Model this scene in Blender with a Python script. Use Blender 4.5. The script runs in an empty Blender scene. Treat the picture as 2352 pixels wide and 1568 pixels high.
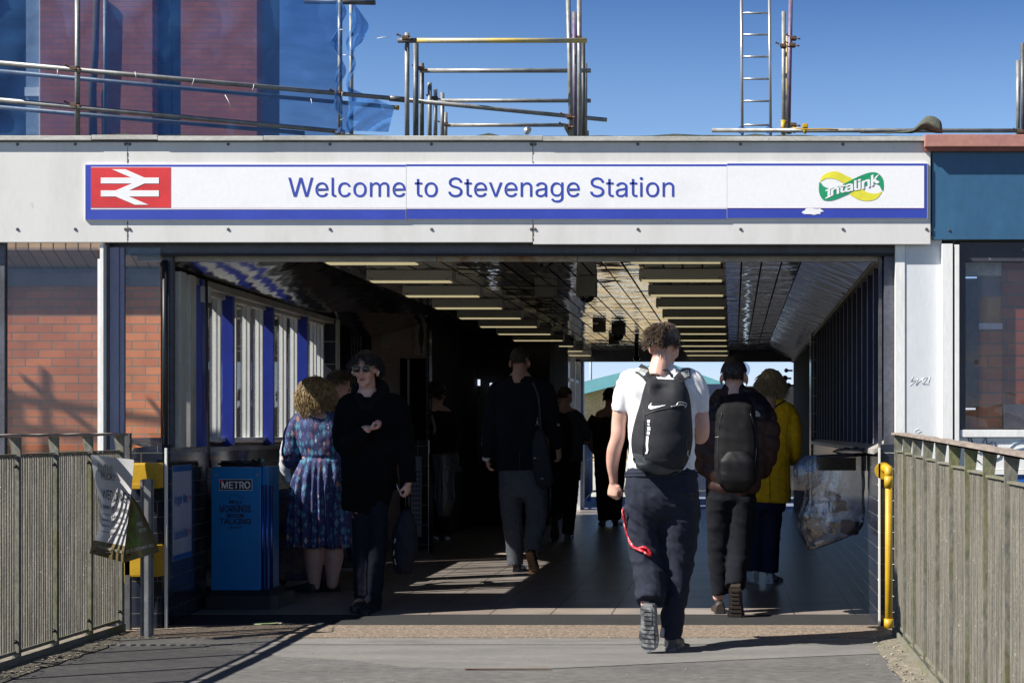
import bpy, bmesh, math, random
from mathutils import Vector, Matrix, Euler, noise
from mathutils.bvhtree import BVHTree

# ------------------------------------------------------------------ camera, world, sun, exposure
SC = bpy.context.scene
COL = SC.collection
F = 3400.0; VX = 1684.6; VY = 990.0; EYE = 1.2      # focal length and principal point in pixels of a 2352 px wide frame
cam = bpy.data.cameras.new('camera'); camo = bpy.data.objects.new('camera', cam); COL.objects.link(camo)
camo.location = (0, 0, EYE); camo.rotation_euler = (math.radians(90), 0, 0)
cam.sensor_width = 36; cam.lens = 36 * F / 2352
cam.shift_x = -(VX - 1176) / 2352; cam.shift_y = (VY - 783.5) / 2352      # perspective-corrected architectural frame
cam.clip_start = 0.1; cam.clip_end = 5000
SC.camera = camo
SUN = Vector((-1, -0.45, 1.04)).normalized()
w = bpy.data.worlds.new('World'); SC.world = w; w.use_nodes = True
nt = w.node_tree; bg = nt.nodes['Background']
sky = nt.nodes.new('ShaderNodeTexSky'); sky.sky_type = 'NISHITA'; sky.sun_disc = False
sky.sun_elevation = math.asin(SUN.z); sky.sun_rotation = math.atan2(SUN.x, SUN.y)
sky.altitude = 100; sky.air_density = 0.6; sky.dust_density = 0.0; sky.ozone_density = 6.0
wtc = nt.nodes.new('ShaderNodeTexCoord'); wsp = nt.nodes.new('ShaderNodeSeparateXYZ'); wr = nt.nodes.new('ShaderNodeValToRGB'); wm = nt.nodes.new('ShaderNodeMix')
nt.links.new(wtc.outputs['Generated'], wsp.inputs[0]); nt.links.new(wsp.outputs[2], wr.inputs[0]); wr.color_ramp.interpolation = 'B_SPLINE'
for k, (q, c) in enumerate(((0, (.56, .42, .42)), (.10, (.66, .56, .50)), (.19, (.95, .83, .66)), (.30, (.20, .35, .47)), (.5, (.13, .19, .25)))):
    e = wr.color_ramp.elements[k] if k < 2 else wr.color_ramp.elements.new(q)
    e.position = q; e.color = (*c, 1)
wm.data_type = 'RGBA'; wm.blend_type = 'MULTIPLY'; wm.inputs[0].default_value = 1      # deep polarised blue above, paler below
nt.links.new(sky.outputs[0], wm.inputs[6]); nt.links.new(wr.outputs[0], wm.inputs[7]); nt.links.new(wm.outputs[2], bg.inputs[0]); bg.inputs[1].default_value = 0.15
sl = bpy.data.lights.new('sun', 'SUN'); sl.energy = 5.0; sl.angle = math.radians(0.5); sl.color = (1, 0.95, 0.87)
so = bpy.data.objects.new('sun', sl); COL.objects.link(so); so.rotation_euler = SUN.to_track_quat('Z', 'Y').to_euler()
vs = SC.view_settings; vs.view_transform = 'Standard'; vs.look = 'None'; vs.exposure = 1.02; vs.gamma = 1
SC.cycles.max_bounces = 7; SC.cycles.transparent_max_bounces = 16; SC.cycles.use_denoising = True
SC.cycles.caustics_reflective = False; SC.cycles.caustics_refractive = False
R = random.Random(7)

def at(x, y, Y):                      # a photo pixel (2352 px frame) at depth Y -> world point
    s = F / Y
    return Vector(((x - VX) / s, Y, EYE - (y - VY) / s))

# ------------------------------------------------------------------ materials
MATS = {}
def _lnk(t, a, b): t.links.new(a, b)
def mat(name, col, rough=0.6, metal=0.0, col2=None, scale=4.0, stretch=(1, 1, 1), lo=0.4, hi=0.65, bump=0.0, bscale=60.0,
        bstretch=(1, 1, 1), spec=0.5, rvar=0.0, fine=0.08, alpha=None, coat=0.0, bdist=.01, bdet=5, spot=None, spotlo=.62, spotscale=30, trans=None, emit=None):
    if name in MATS: return MATS[name]
    m = bpy.data.materials.new(name); m.use_nodes = True; t = m.node_tree; N = t.nodes
    p = N['Principled BSDF']; MATS[name] = m
    p.inputs['Metallic'].default_value = metal; p.inputs['Roughness'].default_value = rough
    p.inputs['Specular IOR Level'].default_value = spec
    if coat: p.inputs['Coat Weight'].default_value = coat; p.inputs['Coat Roughness'].default_value = .08
    tc = N.new('ShaderNodeTexCoord')
    def nz(sc, st, det=6.0):
        mp = N.new('ShaderNodeMapping'); mp.inputs['Scale'].default_value = st; _lnk(t, tc.outputs['Object'], mp.inputs[0])
        n = N.new('ShaderNodeTexNoise'); n.inputs['Scale'].default_value = sc; n.inputs['Detail'].default_value = det
        n.inputs['Roughness'].default_value = .65; _lnk(t, mp.outputs[0], n.inputs[0]); return n
    def ramp(src, a, b):
        r = N.new('ShaderNodeMapRange'); r.inputs[1].default_value = a; r.inputs[2].default_value = b; _lnk(t, src, r.inputs[0]); return r
    def mix(fac, a, b):
        x = N.new('ShaderNodeMix'); x.data_type = 'RGBA'
        if isinstance(fac, (int, float)): x.inputs[0].default_value = fac
        else: _lnk(t, fac, x.inputs[0])
        for s, k in ((a, 6), (b, 7)):
            if isinstance(s, tuple): x.inputs[k].default_value = (*s[:3], 1)
            else: _lnk(t, s, x.inputs[k])
        return x.outputs[2]
    c2 = col2 if col2 else tuple(c * .78 for c in col)
    n1 = nz(scale, stretch); out = mix(ramp(n1.outputs[0], lo, hi).outputs[0], col, c2)
    if fine:
        n2 = nz(scale * 14, stretch, 3); f2 = ramp(n2.outputs[0], .3, .7)
        hs = N.new('ShaderNodeHueSaturation'); _lnk(t, out, hs.inputs['Color'])
        mm = N.new('ShaderNodeMapRange'); mm.inputs[3].default_value = 1 - fine * 1.5; mm.inputs[4].default_value = 1 + fine * 1.5
        _lnk(t, f2.outputs[0], mm.inputs[0]); _lnk(t, mm.outputs[0], hs.inputs['Value']); out = hs.outputs[0]
    if spot:
        n3 = nz(spotscale, (1, 1, 1), 4); out = mix(ramp(n3.outputs[0], spotlo, spotlo + .06).outputs[0], out, spot)
    _lnk(t, out, p.inputs['Base Color'])
    if rvar:
        rr = N.new('ShaderNodeMapRange'); rr.inputs[3].default_value = max(.03, rough - rvar); rr.inputs[4].default_value = min(1, rough + rvar)
        _lnk(t, n1.outputs[0], rr.inputs[0]); _lnk(t, rr.outputs[0], p.inputs['Roughness'])
    if bump:
        nb = nz(bscale, bstretch, bdet); b = N.new('ShaderNodeBump'); b.inputs['Strength'].default_value = bump; b.inputs['Distance'].default_value = bdist
        _lnk(t, nb.outputs[0], b.inputs['Height']); _lnk(t, b.outputs[0], p.inputs['Normal'])
    if alpha is not None:
        p.inputs['Alpha'].default_value = alpha
    if trans is not None:     # thin cloth / plastic that lets light through
        tr = N.new('ShaderNodeBsdfTranslucent'); _lnk(t, out, tr.inputs[0]); mx = N.new('ShaderNodeMixShader'); mx.inputs[0].default_value = trans
        _lnk(t, p.outputs[0], mx.inputs[1]); _lnk(t, tr.outputs[0], mx.inputs[2]); _lnk(t, mx.outputs[0], N['Material Output'].inputs[0])
    if emit:
        p.inputs['Emission Color'].default_value = (*emit[:3], 1); p.inputs['Emission Strength'].default_value = emit[3]
    return m

def glassy(name, tint=(1, 1, 1), refl=.07, dust=0.05, dustcol=(.3, .3, .3), rough=0.0, wavy=0, cut=None):
    if name in MATS: return MATS[name]
    m = bpy.data.materials.new(name); m.use_nodes = True; t = m.node_tree; N = t.nodes; N.remove(N['Principled BSDF']); MATS[name] = m
    tr = N.new('ShaderNodeBsdfTransparent'); tr.inputs[0].default_value = (*tint, 1)
    gl = N.new('ShaderNodeBsdfGlossy'); gl.inputs['Roughness'].default_value = rough
    df = N.new('ShaderNodeBsdfDiffuse'); df.inputs[0].default_value = (*dustcol, 1)
    tc = N.new('ShaderNodeTexCoord'); n = N.new('ShaderNodeTexNoise'); n.inputs['Scale'].default_value = 7; n.inputs['Detail'].default_value = 9; _lnk(t, tc.outputs['Object'], n.inputs[0])
    r = N.new('ShaderNodeMapRange'); r.inputs[1].default_value = .3; r.inputs[2].default_value = .8; r.inputs[3].default_value = dust * .4; r.inputs[4].default_value = dust * 1.6
    _lnk(t, n.outputs[0], r.inputs[0])
    a = N.new('ShaderNodeMixShader'); _lnk(t, r.outputs[0], a.inputs[0]); _lnk(t, tr.outputs[0], a.inputs[1]); _lnk(t, df.outputs[0], a.inputs[2])
    lw = N.new('ShaderNodeLayerWeight'); lw.inputs[0].default_value = .25
    r2 = N.new('ShaderNodeMapRange'); r2.inputs[3].default_value = refl; r2.inputs[4].default_value = min(1, refl * 5 + .2); _lnk(t, lw.outputs['Fresnel'], r2.inputs[0])
    b = N.new('ShaderNodeMixShader'); _lnk(t, r2.outputs[0], b.inputs[0]); _lnk(t, a.outputs[0], b.inputs[1]); _lnk(t, gl.outputs[0], b.inputs[2])
    if wavy:
        n4 = N.new('ShaderNodeTexNoise'); n4.inputs['Scale'].default_value = wavy; n4.inputs['Detail'].default_value = 3; _lnk(t, tc.outputs['Object'], n4.inputs[0])
        bp = N.new('ShaderNodeBump'); bp.inputs['Strength'].default_value = .5; bp.inputs['Distance'].default_value = .02; _lnk(t, n4.outputs[0], bp.inputs['Height']); _lnk(t, bp.outputs[0], gl.inputs['Normal'])
    _lnk(t, b.outputs[0], N['Material Output'].inputs[0]); return m

def bricky(name, c1, c2, mortar, bw, bh, ms=.01, plane='xz', rough=.85, offset=.5, bump=.5, spec=.3, var=.25, tint=None):
    """bricks or tiles: brick texture laid on the wall's own plane"""
    if name in MATS: return MATS[name]
    m = bpy.data.materials.new(name); m.use_nodes = True; t = m.node_tree; N = t.nodes; p = N['Principled BSDF']; MATS[name] = m
    tc = N.new('ShaderNodeTexCoord'); sp = N.new('ShaderNodeSeparateXYZ'); cb = N.new('ShaderNodeCombineXYZ')
    _lnk(t, tc.outputs['Object'], sp.inputs[0]); ix = {'x': 0, 'y': 1, 'z': 2}
    _lnk(t, sp.outputs[ix[plane[0]]], cb.inputs[0]); _lnk(t, sp.outputs[ix[plane[1]]], cb.inputs[1])
    nd = N.new('ShaderNodeTexNoise'); nd.inputs['Scale'].default_value = 18; _lnk(t, cb.outputs[0], nd.inputs[0])
    va = N.new('ShaderNodeVectorMath'); va.operation = 'MULTIPLY_ADD'; va.inputs[1].default_value = (.004 * (offset > 0),) * 3
    _lnk(t, nd.outputs['Color'], va.inputs[0]); _lnk(t, cb.outputs[0], va.inputs[2])
    b = N.new('ShaderNodeTexBrick'); b.offset = offset; b.inputs['Scale'].default_value = 1; b.inputs['Brick Width'].default_value = bw
    b.inputs['Row Height'].default_value = bh; b.inputs['Mortar Size'].default_value = ms / 2; b.inputs['Mortar Smooth'].default_value = .15
    b.inputs['Color1'].default_value = (*c1, 1); b.inputs['Color2'].default_value = (*c2, 1); b.inputs['Mortar'].default_value = (*mortar, 1)
    _lnk(t, va.outputs[0], b.inputs[0])
    n = N.new('ShaderNodeTexNoise'); n.inputs['Scale'].default_value = 3.0; n.inputs['Detail'].default_value = 8; _lnk(t, tc.outputs['Object'], n.inputs[0])
    mr = N.new('ShaderNodeMapRange'); mr.inputs[1].default_value = .25; mr.inputs[2].default_value = .75; mr.inputs[3].default_value = 1 - var; mr.inputs[4].default_value = 1 + var
    _lnk(t, n.outputs[0], mr.inputs[0]); hs = N.new('ShaderNodeHueSaturation'); _lnk(t, b.outputs[0], hs.inputs['Color']); _lnk(t, mr.outputs[0], hs.inputs['Value'])
    _lnk(t, hs.outputs[0], p.inputs['Base Color'])
    p.inputs['Roughness'].default_value = rough; p.inputs['Specular IOR Level'].default_value = spec
    bp = N.new('ShaderNodeBump'); bp.invert = True; bp.inputs['Strength'].default_value = bump; bp.inputs['Distance'].default_value = .006
    _lnk(t, b.outputs['Fac'], bp.inputs['Height']); _lnk(t, bp.outputs[0], p.inputs['Normal']); return m

# ------------------------------------------------------------------ mesh builder
class MB:
    def __init__(s): s.b = bmesh.new()
    def poly(s, pts):
        return s.b.faces.new([s.b.verts.new(p) for p in pts])
    def box(s, x0, x1, y0, y1, z0, z1, bev=0):
        b2 = bmesh.new(); r = bmesh.ops.create_cube(b2, size=1)
        for v in b2.verts: v.co = Vector((x0 + (v.co.x + .5) * (x1 - x0), y0 + (v.co.y + .5) * (y1 - y0), z0 + (v.co.z + .5) * (z1 - z0)))
        if bev: bmesh.ops.bevel(b2, geom=b2.edges[:], offset=bev, segments=2, affect='EDGES', profile=.7)
        s.merge(b2); return s
    def merge(s, b2, M=None):
        mp = {}
        for v in b2.verts: mp[v] = s.b.verts.new(M @ v.co if M else v.co)
        for f in b2.faces:
            try: nf = s.b.faces.new([mp[v] for v in f.verts]); nf.smooth = f.smooth
            except ValueError: pass
        b2.free(); return s
    def prism(s, pts, d, holes=None):
        """closed outline (3D points) pushed along vector d"""
        d = Vector(d); n = len(pts); A = [s.b.verts.new(p) for p in pts]; B = [s.b.verts.new(Vector(p) + d) for p in pts]
        s.b.faces.new(A); s.b.faces.new(B[::-1])
        for i in range(n): s.b.faces.new([A[i], B[i], B[(i + 1) % n], A[(i + 1) % n]])
        return s
    def xz(s, pts, Y0, Y1): return s.prism([(x, Y0, z) for x, z in pts], (0, Y1 - Y0, 0))
    def tube(s, p, q, r, n=10, r2=None, cap=True, wall=0):
        return s.path([p, q], [r, r if r2 is None else r2], n, cap)
    def path(s, pts, rad, n=8, cap=True, smooth=True):
        pts = [Vector(p) for p in pts]; k = len(pts)
        if not isinstance(rad, (list, tuple)): rad = [rad] * k
        rings = []; up = None
        for i in range(k):
            T = (pts[min(i + 1, k - 1)] - pts[max(i - 1, 0)]).normalized()
            if up is None:
                up = Vector((0, 0, 1)) if abs(T.z) < .9 else Vector((1, 0, 0))
            u = (up - T * up.dot(T)).normalized(); v = T.cross(u); up = u
            rings.append([s.b.verts.new(pts[i] + (u * math.cos(a) + v * math.sin(a)) * rad[i]) for a in [2 * math.pi * j / n for j in range(n)]])
        for i in range(k - 1):
            for j in range(n):
                f = s.b.faces.new([rings[i][j], rings[i][(j + 1) % n], rings[i + 1][(j + 1) % n], rings[i + 1][j]]); f.smooth = smooth
        if cap: s.b.faces.new(rings[0][::-1]); s.b.faces.new(rings[-1])
        return s
    def ball(s, c, r, n=12, M=None):
        b2 = bmesh.new(); bmesh.ops.create_uvsphere(b2, u_segments=n, v_segments=max(6, n * 2 // 3), radius=1)
        if not isinstance(r, (tuple, list)): r = (r, r, r)
        for v in b2.verts:
            q = Vector((v.co.x * r[0], v.co.y * r[1], v.co.z * r[2]))
            if M is not None: q = M @ q
            v.co = q + Vector(c)
        for f in b2.faces: f.smooth = True
        return s.merge(b2)
    def grid(s, rows):
        V = [[s.b.verts.new(p) for p in r] for r in rows]
        for i in range(len(V) - 1):
            for j in range(len(V[0]) - 1):
                f = s.b.faces.new([V[i][j], V[i][j + 1], V[i + 1][j + 1], V[i + 1][j]]); f.smooth = True
        return s
    def smooth(s):
        for f in s.b.faces: f.smooth = True
        return s

BASE = {}
def root_of(o):
    while o.parent: o = o.parent
    return o
def tag(o, label=None, cat=None, group=None, kind=None):
    for k, v in (('label', label), ('category', cat), ('group', group), ('kind', kind)):
        if v: o[k] = v
    return o
def thing(name, loc, label, cat, group=None):
    o = bpy.data.objects.new(name, None); COL.objects.link(o); o.location = loc; o.empty_display_size = .2
    BASE[o.name] = Vector(loc); return tag(o, label, cat, group)
def part(name, mb, m, parent, label=None):
    """link a mesh (given in world coordinates) as a part; its origin is the thing's base"""
    base = BASE[root_of(parent).name]
    if isinstance(mb, MB):
        bmesh.ops.recalc_face_normals(mb.b, faces=mb.b.faces[:])
        me = bpy.data.meshes.new(name); mb.b.to_mesh(me); mb.b.free()
    else: me = mb; me.name = name
    me.transform(Matrix.Translation(-base))
    o = bpy.data.objects.new(name, me); COL.objects.link(o); o.parent = parent
    for x in (m if isinstance(m, list) else [m]): me.materials.append(x)
    if label: o['label'] = label
    return o
def single(name, mb, m, base, label, cat=None, group=None, kind=None):
    """a thing that is one mesh"""
    base = Vector(base)
    if isinstance(mb, MB):
        bmesh.ops.recalc_face_normals(mb.b, faces=mb.b.faces[:])
        me = bpy.data.meshes.new(name); mb.b.to_mesh(me); mb.b.free()
    else: me = mb; me.name = name
    me.transform(Matrix.Translation(-base))
    o = bpy.data.objects.new(name, me); COL.objects.link(o); o.location = base; BASE[o.name] = base
    for x in (m if isinstance(m, list) else [m]): me.materials.append(x)
    return tag(o, label, cat, group, kind)
def copy_tree(o, parent=None):
    c = o.copy(); COL.objects.link(c)
    if parent: c.parent = parent
    for ch in [x for x in bpy.data.objects if x.parent == o]: copy_tree(ch, c)
    return c

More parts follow.
